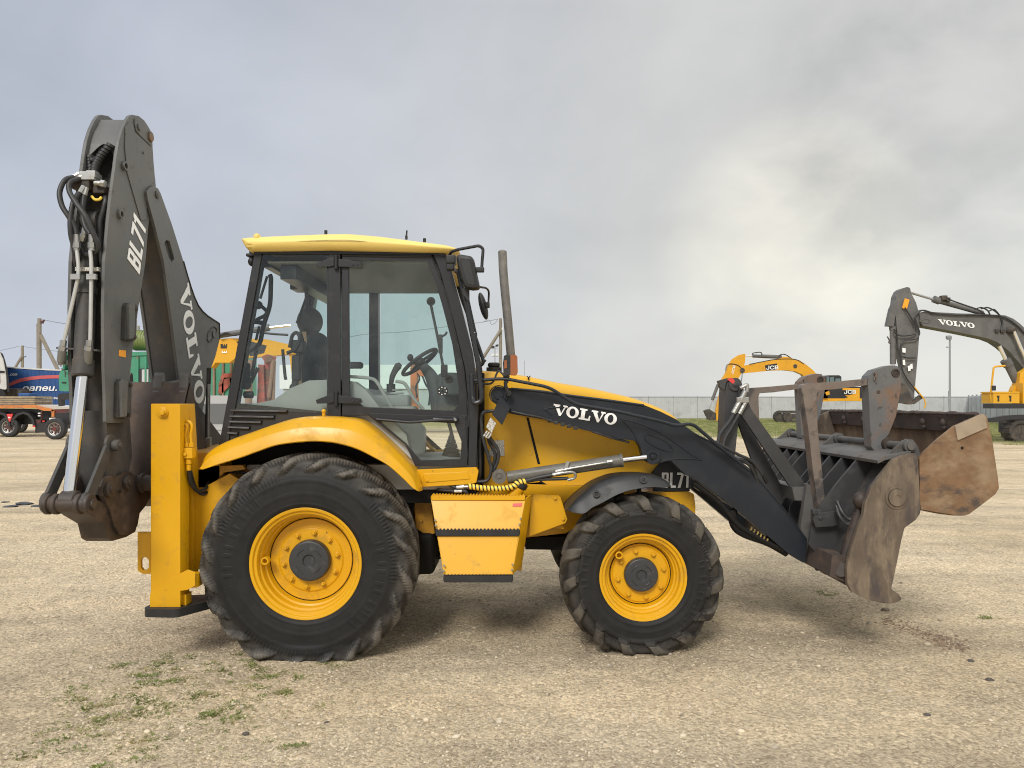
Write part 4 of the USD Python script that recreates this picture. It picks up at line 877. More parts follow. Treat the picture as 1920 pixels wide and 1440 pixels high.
part('bonnet_nose', cat(prism_xz(smoothpoly(P2([(1205, 924), (1290, 921), (1301, 926), (1304, 950), (1303, 968), (1285, 985), (1205, 985)], YH - 0.02), 0.02), YH - 0.02, 2 * MID - YH + 0.02), prism_xz(P2([(1250, 800), (1268, 790), (1294, 895), (1294, 985), (1250, 985)], YH), YH + 0.06, 2 * MID - YH - 0.06)), yellow)
part('panel_gap', cat(plate([(987, 783), (991.5, 783), (1013, 870), (1008, 870)], YH + 0.001, 0.004), plate([(1024, 909), (1105, 911), (1105, 914.5), (1027, 913)], YH + 0.001, 0.004), plate([(1012, 900), (1028, 910), (1029, 927), (1027, 927), (1025, 912), (1012, 903)], YH + 0.001, 0.004)), under_black)
lowp = [(905, 905), (1105, 913), (1130, 930), (1110, 960), (1075, 992), (1060, 1000), (985, 1008), (960, 1000), (905, 960)]
part('frame_side_panel', plate(lowp, YH - 0.05, 0.05), yellow, label='lower yellow frame panel')
ip = part('step_bracket_plate', plate([(996, 926), (1047, 929), (1051, 932), (1064, 974), (1060, 981), (992, 1006)], 5.70, 0.014, 0.004), yellow)
obj('bracket_bolt', pin(1041, 934, 5.70, 0.014, 0.014, 6), yellow, ip)
obj('bracket_bolt', pin(1056, 973, 5.70, 0.014, 0.014, 6), yellow, ip)
part('bracket_step', plate([(1037, 990), (1054, 983), (1058, 992)], 5.74, 0.02), yellow)
idp = part('rating_plate', plate([(927, 826), (945, 825), (946, 855), (918, 856), (917, 842), (927, 841)], YH - 0.004, 0.004), paper)
bp = part('name_panel', plate([(1219, 891), (1237, 868), (1262, 862), (1293, 893), (1293.5, 921), (1225, 921)], YH - 0.03, 0.02), arm_black)
g, wd = narrow_text('BL71', 0.04, 0.82)
o = W(1240, 914.5, YH - 0.0315); s = 28.5 / F * (YH - 0.03)
obj('model_lettering', lay(g, o, (s, 0, 0.0), (0, 0, s)), white, bp, smooth=False)
# front mudguard
ga = zoom(1040, 860, 3.79, [(80, 358), (120, 312), (170, 265), (280, 183), (400, 132), (480, 117), (560, 112), (640, 113), (700, 120), (760, 138), (800, 162), (822, 192)])
gb = zoom(1040, 860, 3.79, [(84, 362), (140, 385), (210, 393), (270, 350), (330, 322), (430, 267), (500, 238), (560, 222), (640, 208), (700, 204), (770, 206), (822, 198)])
GA, GB = resample(spline(P2(ga, 5.47), 6), 50), resample(spline(P2(gb, 5.38), 6), 50)
mixg = lambda a: GA * (1 - a) + GB * a
gl = [line(GA + [0, -0.012], 5.82), line(GA + [0, 0.004], 5.60), line(GA, 5.47), line(mixg(0.06), 5.435), line(mixg(0.35), 5.40), line(mixg(0.96), 5.372), line(mixg(1.0), 5.378), line(mixg(0.97), 5.392), line(mixg(0.35) - [0, 0.008], 5.415), line(GA - [0, 0.02], 5.47), line(GA - [0, 0.024], 5.82)]
mg = part('front_mudguard', strip(gl), plastic, smooth=45)
for q, Yq in (((1118, 926), 5.385), ((1206, 899.5), 5.39)):
    obj('mudguard_bolt', cat(ring(W(*q, Yq + 0.004), (0, -1, 0.2), 0.013, 0.026, 0.012, 20), cyl(W(*q, Yq + 0.004), W(*q, Yq - 0.004), 0.008, 8)), hose, mg)
obj('mudguard_stay', tube([W(1198, 918, 5.5), W(1198, 935, 5.55), W(1200, 990, 5.75)], 0.018, 8, smooth=False), plastic, mg)

# ---------------------------------------------------------------- steps
YS = 5.42
def quad3(a, b, c, d, th=0.012):
    a, b, c, d = map(lambda q: np.asarray(q, float), (a, b, c, d))
    nrm = np.cross(b - a, d - a); nrm /= np.linalg.norm(nrm)
    if nrm[1] > 0: nrm = -nrm
    v = np.array([a, b, c, d, a - nrm * th, b - nrm * th, c - nrm * th, d - nrm * th])
    return v, tri([[0, 1, 2, 3], [7, 6, 5, 4], [0, 4, 5, 1], [1, 5, 6, 2], [2, 6, 7, 3], [3, 7, 4, 0]])
step = part('step_box', quad3(W(808, 936, 5.50), W(985, 938, 5.50), W(974, 993, 5.42), W(818, 994, 5.42)), yellow, label='upper step panel')
obj('lower_step_panel', quad3(W(821, 1005, 5.42), W(972, 1004, 5.42), W(961, 1077, 5.34), W(832, 1078, 5.34)), yellow, step)
obj('step_cheek', quad3(W(985, 937, 5.50), W(998, 926, 5.68), W(979, 1058, 5.62), W(961, 1078, 5.34)), yellow, step)
obj('step_cheek', quad3(W(808, 936, 5.50), W(806, 928, 5.75), W(830, 1065, 5.70), W(832, 1078, 5.34)), yellow, step)
obj('step_back', quad3(W(812, 930, 5.72), W(990, 930, 5.72), W(978, 1070, 5.66), W(832, 1072, 5.66)), yellow_old, step)
def serrated(xa, xb, y0, y1, Y, teeth, depth, h):
    a, b = W(xa, y0, Y), W(xb, y0, Y)
    hh = (y1 - y0) / F * Y
    pts = []
    for k in range(teeth):
        x = a[0] + (b[0] - a[0]) * k / teeth; dx = (b[0] - a[0]) / teeth
        pts += [(x, a[2]), (x + dx * 0.25, a[2] + h), (x + dx * 0.55, a[2] + h), (x + dx * 0.8, a[2])]
    pts += [(b[0], a[2]), (b[0] - 0.006, a[2] - hh), (a[0] + 0.006, a[2] - hh)]
    m = prism_xz(Polygon(pts), Y, Y + 0.01)
    bars = [prism_xz(Polygon(pts), Y + d, Y + d + 0.006) for d in np.linspace(0.04, depth, 4)]
    return cat(m, *bars, box(a[0], b[0], Y + 0.01, Y + depth, a[2] - hh * 0.8, a[2] - 0.006))
obj('step_tread', serrated(816, 975, 994, 1005, 5.405, 23, 0.16, 0.011), plastic, step, label='black serrated upper tread', smooth=False)
obj('step_tread', serrated(831, 962, 1080, 1092, 5.325, 20, 0.18, 0.011), plastic, step, label='black serrated lower tread', smooth=False)
obj('step_tread', serrated(808, 985, 931, 938, 5.49, 30, 0.16, 0.010), yellow, step, label='yellow serrated top tread', smooth=False)
for q, Yq in (((816, 975), 5.44), ((817, 985), 5.43), ((976, 972), 5.44), ((974, 983), 5.43), ((833, 1060), 5.35), ((832, 1070), 5.345), ((961, 1058), 5.35), ((960, 1068), 5.345)):
    obj('step_bolt', pin(*q, Yq - 0.008, 0.008, 0.016, 6), zinc, step)
obj('warning_sticker', quad3(W(962, 944, 5.486), W(979, 943, 5.486), W(978, 949, 5.478), W(961, 950, 5.478), 0.001), red_paint, step)
part('rusty_bracket', cat(plate([(775, 930), (806, 926), (815, 1000), (800, 1004), (780, 990)], 5.78, 0.02), *[pin(*q, 5.78, 0.013, 0.012, 6) for q in ((782, 938), (790, 977), (803, 935))]), yellow_old)
part('step_rear_frame', plate([(775, 925), (905, 918), (905, 930), (812, 934), (815, 1000), (785, 1005)], 5.84, 0.05), yellow_old)
# fuel filler
fl = part('fuel_filler_neck', cyl(W(962, 932, 5.60), W(973, 912, 5.60), 0.047, 24), yellow)
obj('filler_cap', cat(cyl(W(972, 914, 5.60), W(978, 903, 5.60), 0.058, 24, ch=0.01)), plastic, fl)
# spiral wrapped hose and couplings below the sill
wr = [W(880, 912, 5.55), W(905, 915, 5.55), (W(935, 916, 5.55)), W(960, 913, 5.55), W(972, 905, 5.56), W(990, 901, 5.57), W(1010, 893, 5.58)]
sw = part('wrapped_hose', tube(wr, 0.019, 12), hose)
P_ = spline(wr, 40); tt = np.arange(len(P_))
tg = np.gradient(P_, axis=0); tg /= np.linalg.norm(tg, axis=1, keepdims=True)
uu = np.cross(tg, [0, 1, 0]); uu /= np.linalg.norm(uu, axis=1, keepdims=True); ww = np.cross(tg, uu)
ph = np.cumsum(np.r_[0, np.linalg.norm(np.diff(P_, axis=0), axis=1)]) * 2 * math.pi / 0.027
ang = ph[:, None]
sl = []
for off in (-0.0085, 0.0085):
    sl.append(P_ + tg * off + 0.0215 * (np.cos(ang) * uu + np.sin(ang) * ww))
obj('spiral_band', strip([sl[0][:190], sl[1][:190]]), stripe_yellow, sw, smooth=True)
part('hose_coupling', cat(cyl(W(856, 913.5, 5.56), W(878, 912.5, 5.56), 0.013, 10), cyl(W(862, 913.5, 5.56), W(870, 913, 5.56), 0.018, 6)), zinc)
part('hose_coupling', cat(cyl(W(852, 921, 5.56), W(866, 921, 5.56), 0.013, 10)), zinc)
part('sill_hose', cat(tube([W(835, 905, 5.6), W(855, 914, 5.58), W(875, 912, 5.58)], 0.012), tube([W(820, 918, 5.62), W(852, 921, 5.58), W(872, 921, 5.56), W(876, 926, 5.56)], 0.011)), hose)

# ---------------------------------------------------------------- loader arm
YA = 5.62
arm_out = Z6([(505, 300), (515, 278), (530, 266), (545, 268), (590, 272), (800, 292), (970, 316), (1200, 345), (1400, 373), (1500, 413), (1590, 458)]) + [(1300, 810), (1340, 832), (1403, 878), (1463, 944), (1513, 1010), (1512, 1051), (1507, 1056)] + [(1478, 1038), (1410, 980), (1357, 937), (1300, 897), (1284, 889), (1259, 865)] + Z6([(1500, 702), (1486, 712), (1460, 722), (1430, 716), (1400, 696), (1390, 660), (1380, 620), (1362, 590), (1330, 580), (1250, 575), (1200, 555), (1050, 520), (850, 465), (620, 425), (560, 395), (510, 350)])
armp = smoothpoly(P2(arm_out, YA), 0.012)
la = part('loader_arm', prism_xz(armp, YA, YA + 0.12), arm_black, label='near loader arm')
def ridge(pts, r=0.0055, Y=YA): return tube([W(a, b, Y) for a, b in pts], r, 8)
obj('arm_rib', ridge(Z6([(1265, 455), (1330, 470), (1420, 500), (1500, 540), (1590, 600), (1680, 665), (1740, 697)])), arm_black, la)
obj('arm_rib', ridge(Z6([(1265, 455), (1300, 490), (1340, 540), (1365, 600)])), arm_black, la)
obj('arm_rib', ridge(Z6([(1405, 552), (1420, 545), (1470, 560), (1530, 590), (1568, 630), (1560, 645), (1520, 640), (1450, 610), (1412, 580), (1405, 552)])), arm_black, la)
obj('arm_rib', ridge([(1021, 768), (1030, 765), (1058, 764)]), arm_black, la)
obj('arm_rib', ridge([(1021, 768), (1035, 778)]), arm_black, la)
obj('arm_rib', ridge(Z6([(1480, 715), (1530, 700), (1600, 690), (1680, 690), (1740, 697)])), arm_black, la)
obj('arm_edge', cat(ridge(Z6([(620, 278), (800, 294), (970, 319), (1200, 348), (1400, 376)]), 0.009), ridge([(1305, 815), (1341, 834), (1403, 880), (1463, 946), (1511, 1010)], 0.007)), arm_black, la)
obj('pivot_pin', cat(pin(935, 740, YA, 0.060, 0.006), pin(935, 740, YA - 0.006, 0.035, 0.008), ring(W(935, 740, YA - 0.003), (0, -1, 0), 0.062, 0.070, 0.010)), arm_black, la)
obj('knee_pin', cat(ring(W(1224, 856.5, YA), (0, -1, 0), 0.030, 0.056, 0.016), pin(1224, 856.5, YA, 0.030, 0.008), pin(1224, 856.5, YA - 0.01, 0.018, 0.01)), arm_black, la)
g, wd = slab_text('VOLVO')
o = W(1037, 777.5, YA - 0.0005); e = W(1156, 797.3, YA - 0.0005) - o
hgt = 20.5 / F * YA
rt = e / wd; upv = np.array([0.0, 0, 1.0]) * hgt + np.array([0.012, 0, 0])
obj('maker_lettering', lay(affinity.scale(g, 1, 1), o + np.array([-0.006, 0, 0]), rt, upv, 0.0015), white, la, smooth=False)
part('loader_arm', prism_xz(armp, 2 * MID - YA - 0.12, 2 * MID - YA), arm_black, label='far loader arm')
part('arm_cross_tube', cyl((W(1404, 940, YA)[0], YA + 0.1, W(1404, 940, YA)[2]), (W(1404, 940, YA)[0], 2 * MID - YA - 0.1, W(1404, 940, YA)[2]), 0.085, 24), arm_black)
part('arm_underside_pipe', cat(*[tube([W(*q, YA + dy) for q in ((1300, 905), (1350, 944), (1385, 985), (1430, 1012), (1470, 1032))], 0.02) for dy in (0.03, 0.09)], tube([W(1372, 955, YA + .06), W(1378, 985, YA + .06), W(1396, 1000, YA + .06), W(1440, 1016, YA + .06), W(1476, 1036, YA + .06)], 0.035)), under_black)
muddy_wrap = mat('muddy_spiral_wrap', (0.30, 0.22, 0.06), 0.7, vary=0.3, vscale=40, dirt=(0.06, 0.045, 0.03), dscale=25, dlo=0.45, dhi=0.6)
ywr = [W(1405, 988, YA + 0.02), W(1425, 1004, YA + 0.02), W(1445, 1012, YA + 0.02)]
part('wrapped_hose', cat(*[revolve([(0.012, 0), (0.019, 0.003), (0.019, 0.010), (0.012, 0.013)], W(1406 + 6 * k, 991 + 4.2 * k, YA + 0.03), (0.8, 0, -0.5), 14) for k in range(6)]), muddy_wrap)
part('arm_cable', tube([W(958, 771, YA - 0.015), W(985, 777, YA - 0.02), W(1015, 783, YA - 0.015), W(1040, 792, YA)], 0.008), hose)
part('arm_cable', cat(tube([W(1110, 809, YA), W(1150, 822, YA + 0.01), W(1180, 829, YA + 0.02)], 0.008)), hose)
for k in range(5):
    part('cable_clip', rbox(W(1031 + 12 * k, 789 + 3.3 * k, YA + 0.01), (0.016, 0.012, 0.014), 0.004), hose)
# valve box and hoses by the arm pivot
cv = W(939, 770, 5.56)
q1, q2 = W(958, 766, 5.56) - W(939, 746, 5.56), W(924, 778, 5.56) - W(939, 746, 5.56)
part('solenoid_box', obox(W(940, 770, 5.56), q1 / 2 * 1.0, (0, 0.04, 0), q2 / 2 * 1.05), arm_black)
part('solenoid_plug', cat(obox(W(921, 797, 5.56), q1 / 2 * 0.55, (0, 0.022, 0), q2 / 2 * 0.55), *[tube([W(914 + 4 * k, 808 + 2 * k, 5.56), W(907 + 4 * k, 818 + 2 * k, 5.56)], 0.007, 8, smooth=False) for k in range(3)]), paper)
hp = [[(926, 770), (905, 775), (903, 800), (908, 830), (916, 858), (921, 880), (914, 900), (896, 903), (880, 903)], [(912, 812), (925, 830), (934, 845), (933, 865), (924, 885)], [(915, 815), (918, 830), (928, 850), (926, 870), (921, 882)], [(903, 790), (899, 830), (900, 880), (897, 900)]]
part('arm_hose', cat(*[tube([W(a, b, 5.60 + 0.02 * i) for a, b in q], 0.013) for i, q in enumerate(hp)]), hose)
# lift cylinder
a0, a1 = W(951, 895.5, 5.60), W(1167, 863, 5.60)
lc = part('lift_cylinder', cat(cyl(a0, a1, 0.045, 28, ch=0.004), cyl(a1 - (a1 - a0) * 0.02, a1, 0.051, 28)), cyl_grey, label='near lift cylinder')
obj('cylinder_eye', cat(ring(W(936, 894, 5.55), (0, 1, 0), 0.026, 0.052, 0.10), pin(936, 894, 5.56, 0.026, 0.006), pin(936, 894, 5.553, 0.014, 0.006)), cyl_grey, lc)
obj('piston_rod', cyl(a1, W(1212, 857, 5.60), 0.020, 20), chrome, lc)
obj('cylinder_pipe', cat(tube([W(1042, 884, 5.545), W(1070, 878, 5.54), W(1100, 873, 5.54), W(1130, 868, 5.54), W(1143, 866, 5.55)], 0.009), cyl(W(1138, 866.5, 5.545), W(1148, 865, 5.545), 0.014, 6)), zinc, lc)
obj('cylinder_clamp', obox(W(1062.5, 873, 5.55), (0.012, 0, 0), (0, 0.008, 0), (0.008, 0, 0.032)), zinc, lc)
obj('pipe_fitting', cat(cyl(W(1036, 890, 5.545), W(1056, 886, 5.545), 0.013, 10), cyl(W(1042, 884, 5.55), W(1056, 881, 5.55), 0.013, 6), tube([W(1052, 887, 5.545), W(1070, 885, 5.545), W(1078, 888, 5.55), W(1077, 896, 5.56), (W(1064, 900, 5.57))], 0.011)), zinc, lc)
obj('cylinder_hose', cat(tube([W(1036, 890, 5.55), W(1010, 895, 5.56), W(990, 900, 5.57)], 0.014), tube([W(1066, 897, 5.57), W(1040, 898, 5.57), W(1010, 899, 5.57), W(985, 903, 5.58)], 0.013)), hose, lc)
part('lift_cylinder', cat(cyl(a0 + (0, 2 * (MID - 5.6), 0), W(1212, 857, 5.60) + (0, 2 * (MID - 5.6), 0), 0.045, 20)), cyl_grey, label='far lift cylinder')

# ---------------------------------------------------------------- tilt linkage
part('tilt_lever', cat(plate([(1361, 728), (1364, 716), (1372, 709), (1384, 709), (1391, 718), (1388, 760), (1380, 835), (1376, 880), (1355, 880), (1356, 830)], 5.80, 0.03, 0.01), plate([(1361, 728), (1364, 716), (1372, 709), (1384, 709), (1391, 718), (1388, 760), (1380, 835), (1376, 880), (1355, 880), (1356, 830)], 6.03, 0.03, 0.01), plate([(1362, 722), (1378, 714), (1376, 880), (1356, 880)], 5.83, 0.20)), link_grey, label='near upright tilt lever')
part('tilt_lever', plate([(1361, 728), (1372, 709), (1391, 718), (1380, 835), (1376, 880), (1355, 880)], 6.85, 0.03, 0.01), link_grey, label='far upright tilt lever')
part('lever_pin', cat(ring(W(1378, 721, 5.80), (0, -1, 0), 0.020, 0.050, 0.012), pin(1378, 721, 5.80, 0.022, 0.016), pin(1378, 721, 5.784, 0.012, 0.006)), link_grey)
part('red_flap', plate([(1363, 711), (1370, 708), (1376, 711), (1379, 718), (1376, 722), (1371, 717)], 5.785, 0.006, 0.003), red_paint)
part('lever_cap', plate([(1347, 714), (1364, 709), (1376, 709), (1362, 716), (1358, 732), (1350, 726)], 5.79, 0.05), link_grey)
ln = part('tilt_link', plate([(1386, 722), (1392, 724), (1409, 768), (1514, 913), (1518, 925), (1513, 935), (1505, 938), (1496, 934), (1490, 925), (1383, 768)], 5.76, 0.03, 0.01), link_grey, label='near tilt link to the bucket')
obj('link_pin', cat(ring(W(1506, 924, 5.76), (0, -1, 0), 0.022, 0.052, 0.014), pin(1506, 924, 5.76, 0.024, 0.008)), link_grey, ln)
part('tilt_link', plate([(1378, 775), (1392, 775), (1462, 905), (1470, 940), (1455, 960), (1440, 945)], 5.98, 0.04, 0.01), link_grey, label='inner tilt link')
qc = [W(1390, 760, 5.74) + np.array([0.012 * i, 0, 0.0]) for i in range(2)]
part('quick_coupler', cat(cyl(W(1397, 733, 5.73), W(1391, 748, 5.73), 0.022, 12), tube([W(1388, 728, 5.73), W(1395, 724, 5.73), W(1401, 722, 5.73), W(1400, 735, 5.73)], 0.014), cyl(W(1391, 745, 5.73), W(1375, 775, 5.73), 0.020, 8), cyl(W(1399, 752, 5.73), W(1386, 776, 5.73), 0.018, 8), rbox(W(1392, 750, 5.73), (0.045, 0.02, 0.022), 0.008)), zinc)
part('coupler_hose', cat(tube([W(1377, 774, 5.73), W(1368, 790, 5.72), W(1350, 815, 5.70), W(1347, 838, 5.68), W(1358, 855, 5.66), W(1385, 862, 5.62), W(1405, 872, 5.60), W(1418, 895, 5.62), W(1428, 920, 5.65)], 0.0135),
                         tube([W(1385, 777, 5.73), W(1372, 800, 5.72), W(1358, 825, 5.70), W(1357, 845, 5.68), W(1370, 855, 5.66), W(1400, 862, 5.62), W(1424, 880, 5.62), W(1438, 905, 5.66)], 0.0135),
                         tube([W(1340, 828, 5.52), W(1380, 850, 5.55), W(1410, 865, 5.58), W(1430, 890, 5.6)], 0.011)), hose)
part('hitch_carriage', cat(plate([(1513, 905), (1530, 918), (1549, 947), (1557, 990), (1560, 1078), (1545, 1076), (1512, 1052), (1509, 1008), (1500, 1000)], 5.66, 0.05, 0.008), plate([(1500, 1000), (1527, 920), (1540, 935), (1520, 1010)], 5.70, 0.03), prism_xz(P2([(1515, 1020), (1550, 1020), (1552, 1075), (1520, 1058)], 5.66), 5.71, 7.1), prism_xz(P2([(1490, 915), (1515, 915), (1515, 940), (1495, 940)], 5.66), 5.71, 7.1)), mould_grey)
part('hitch_pin', cat(pin(1530, 1048, 5.66, 0.055, 0.010), pin(1530, 1048, 5.65, 0.028, 0.008), pin(1532, 1065, 5.66, 0.02, 0.01)), greasy)
# ---------------------------------------------------------------- loader bucket (two jaws)
YB0, YB1 = 5.15, 7.62
Z8 = lambda pts: zoom(1300, 680, 3.0, pts)
plA = Z8([(1200, 513), (1245, 510), (1262, 520), (1268, 640), (1278, 830), (1274, 850), (1250, 885), (1187, 930), (1170, 1000), (1150, 1100), (1125, 1220), (1112, 1272), (1150, 1300), (1178, 1330), (1150, 1345), (1110, 1355), (1050, 1351), (960, 1325), (893, 1290), (866, 1245), (863, 1160), (880, 1070), (905, 990), (935, 900), (955, 860), (965, 790), (1000, 700), (1080, 598), (1125, 545)])
plB = [(1724, 860), (1732, 849), (1760, 823), (1790, 799), (1820, 786), (1843, 776), (1850, 780), (1860, 822), (1871, 895), (1873, 915), (1867, 926), (1840, 947), (1817, 964), (1808, 967), (1798, 967), (1760, 961), (1727, 955), (1725, 940)]
bk = part('loader_bucket', plate(plA, YB0, 0.035, 0.015), rust, label='near rusty cheek of the rear bucket jaw')
obj('front_jaw_cheek', plate(plB, YB0 + 0.005, 0.028, 0.006), rust_tan, bk, label='near rusty cheek of the front jaw')
obj('wear_plate', plate([(1791, 799), (1842.5, 776.5), (1848, 779), (1851, 802), (1796, 826)], YB0 - 0.007, 0.012), pale_wear, bk)
obj('jaw_pivot', cat(ring(W(1681, 933, YB0), (0, -1, 0), 0.018, 0.058, 0.016), pin(1681, 933, YB0, 0.030, 0.014, 8), ring(W(1681, 933, YB0), (0, -1, 0), 0.060, 0.078, 0.005)), rust, bk)
obj('plate_hole', pin(1804, 840, YB0 + 0.005, 0.010, 0.002), under_black, bk)
def shellprof(pts, th):
    from shapely.geometry import LineString
    q = spline(np.array(P2(pts, YB0)), 6)
    return LineString(q).buffer(th, cap_style=2, join_style=1)
mbk = [(1706, 854), (1690, 880), (1654, 940), (1632, 990), (1614, 1040), (1604, 1080), (1618, 1106), (1655, 1121), (1690, 1123)]
obj('mouldboard', prism_xz(shellprof(mbk, 0.014), YB0 + 0.035, YB1), boom_dark, bk)
ribp = [(1698, 866), (1656, 866), (1612, 918), (1566, 980), (1556, 1040), (1575, 1060), (1606, 1066), (1618, 1024), (1636, 980), (1658, 935)]
for k, y in enumerate((5.52, 5.76, 5.98, 6.16, 6.50, 6.68, 6.90, 7.12, 7.36)):
    rp_ = Polygon(P2(ribp, YB0)).buffer(0)
    obj('rib', prism_xz(rp_, y, y + 0.022), link_grey, bk)
0 and obj('box_section', prism_xz(Polygon(P2([(1598, 925), (1570, 965), (1590, 975), (1625, 950), (1640, 925)], YB0)), YB0 + 0.4, YB1 - 0.05), mould_grey, bk)
obj('lower_tube', prism_xz(Polygon(P2([(1570, 1045), (1565, 1085), (1600, 1100), (1605, 1050)], YB0)), YB0 + 0.08, YB1 - 0.05), bucket_dark, bk)
ledge = Polygon(P2([(1650, 864), (1660, 856), (1690, 852), (1714, 847), (1714, 853), (1690, 858), (1664, 864), (1652, 870)], YB0))
obj('top_ledge', prism_xz(ledge, YB0 + 0.04, YB1 - 0.02), mould_grey, bk)
jaw = [(1847, 779), (1859, 825), (1868, 880), (1871, 914), (1850, 938), (1814, 963), (1770, 962), (1728, 954)]
obj('front_jaw_shell', prism_xz(shellprof(jaw, 0.012), YB0 + 0.03, YB1), rust_in, bk)
lipw = [(1844, 779), (1848, 792), (1853, 812)]
obj('jaw_lip', prism_xz(shellprof(lipw, 0.018), YB0 + 0.05, YB1 - 0.01), bucket_dark, bk)
rngb = random.Random(3)
lip = W(1842, 780, YB0)
bump_y = np.linspace(YB0 + 0.06, YB1 - 0.02, 150)
edge = []
for i, y in enumerate(bump_y):
    edge.append(lip + np.array([0.004 * math.sin(i * 1.7), y - YB0, 0.006 + 0.010 * meshkit.noise(np.array([i * 0.35, 0.2, 0.7])) ]))
obj('mud_crust', tube(edge, 0.014, 7, 1, radii=[0.012 + 0.010 * meshkit.noise(np.array([i * 0.5, 3.1, 0.2])) for i in range(len(edge))]), bucket_dark, bk)
for y in (5.34, 5.62, 5.90, 6.55, 6.9, 7.3):
    c = lip + np.array([0.004, y - YB0, -0.055])
    obj('lip_bolt', cat(ellipsoid(c, (0.022, 0.024, 0.030), 2), ellipsoid(c + (0.006, 0, -0.035), (0.018, 0.018, 0.024), 2)), bucket_dark, bk)
obj('far_cheek', prism_xz(smoothpoly(P2(plA, YB0), 0.015), YB1, YB1 + 0.035), rust, bk)
obj('far_jaw_cheek', prism_xz(Polygon(P2(plB, YB0)), YB1, YB1 + 0.028), rust, bk)
def cutting_edge():
    p = Polygon(P2([(1610, 1108), (1690, 1126), (1668, 1131), (1640, 1127)], YB0))
    return prism_xz(p, YB0 + 0.036, YB1)
obj('cutting_edge', cutting_edge(), bucket_dark, bk)
# jaw rams and their hoses on the back
obj('jaw_ram', cat(cyl(W(1609, 962, 5.32), W(1578, 1062, 5.32), 0.035, 16), cyl(W(1613, 938, 5.32), W(1609, 962, 5.32), 0.022, 12), ellipsoid(W(1614, 938, 5.30), (0.055, 0.05, 0.06), 3), cyl(W(1577, 1068, 5.30), W(1577, 1068, 5.22), 0.05, 16)), greasy, bk)
obj('jaw_hose', cat(tube([W(1570, 940, 5.40), W(1578, 958, 5.36), (W(1590, 972, 5.34)), W(1598, 973, 5.33)], 0.014), tube([W(1568, 948, 5.40), W(1575, 968, 5.36), W(1588, 982, 5.34), W(1596, 980, 5.33)], 0.014)), hose, bk)
obj('gusset', plate([(1634, 905), (1650, 870), (1662, 868), (1642, 908), (1634, 910)], 5.40, 0.03), pale_wear, bk) if False else None
# shaft and its brackets
sx, sz = W(1698, 836, 5.3)[0], W(1698, 836, 5.3)[2]
sh = part('fork_shaft', cyl((sx, 5.22, sz), (sx, 7.55, sz), 0.026, 20), mould_grey)
for y in (5.27, 6.40, 7.48):
    pb = smoothpoly([(sx + 0.035, sz + 0.045), (sx - 0.01, sz + 0.05), (sx - 0.18, sz - 0.09), (sx - 0.18, sz - 0.12), (sx + 0.10, sz - 0.10), (sx + 0.07, sz)], 0.02)
    obj('shaft_bracket', prism_xz(pb, y, y + 0.022), mould_grey, sh)
    obj('shaft_collar', cat(cyl((sx, y - 0.035, sz), (sx, y, sz), 0.040, 20), cyl((sx, y + 0.022, sz), (sx, y + 0.055, sz), 0.040, 20)), mould_grey, sh)
hang = [(1627, 712), (1630, 704), (1641, 693), (1668, 685), (1682, 686), (1690, 697), (1689, 730), (1680, 780), (1667, 813), (1659, 824), (1655, 840), (1648, 847), (1640, 846), (1634, 838), (1631, 790), (1630, 760)]
tine = [(1503, 728), (1506, 722), (1514, 719), (1560, 716), (1627, 710), (1627, 722), (1565, 730), (1534, 732), (1531, 740), (1533, 800), (1541, 880), (1548, 950), (1552, 1010), (1554, 1078), (1549, 1078), (1543, 1010), (1534, 950), (1524, 880), (1515, 800), (1507, 750)]
def fork(dy, dx, label, m1, m2):
    Y = 5.56
    sh_ = lambda m: (np.asarray(m[0]) + np.array([dx, dy, 0]), m[1])
    f = part('pallet_fork', sh_(plate(tine, Y + 0.01, 0.10, 0.0)), m2, label=label)
    obj('fork_hanger', sh_(plate(hang, Y, 0.115, 0.01)), m1, f)
    obj('hanger_boss', sh_(cyl((sx, 5.52, sz), (sx, 5.56, sz), 0.045, 20)), greasy, f)
    obj('pin_ring', sh_(cat(ring(W(1679, 699, Y), (0, -1, 0), 0.018, 0.030, 0.010), pin(1679, 699, Y, 0.016, 0.004))), greasy, f)
    obj('hanger_bolt', sh_(pin(1641, 702, Y, 0.013, 0.012, 8)), greasy, f)
    obj('hanger_hole', sh_(pin(1647, 735, Y, 0.013, 0.003)), greasy, f)
    obj('lock_pin', sh_(cat(tube([W(1640, 698, Y - 0.01), W(1643, 703, Y - 0.012), W(1644, 712, Y - 0.012), W(1643, 718, Y - 0.01)], 0.005, 6), tube([W(1645, 700, Y - 0.01), W(1641, 706, Y - 0.012), W(1639, 713, Y - 0.012)], 0.004, 6))), rust_tine, f)
    return f
fork(0, 0, 'near flip-over fork folded behind the bucket', fork_grey, rust_tine)
fork(1.53, 0.07, 'far flip-over fork folded behind the bucket', fork_grey, rust_tine)
part('fork_keeper', cat(plate([(1527, 963), (1573, 958), (1572, 984), (1560, 987), (1530, 989), (1525, 975)], 5.455, 0.02, 0.006), pin(1538, 971, 5.455, 0.015, 0.012, 6), rbox(W(1530, 968, 5.49), (0.03, 0.03, 0.05), 0.01), pin(1528, 960, 5.46, 0.02, 0.01)), link_grey)

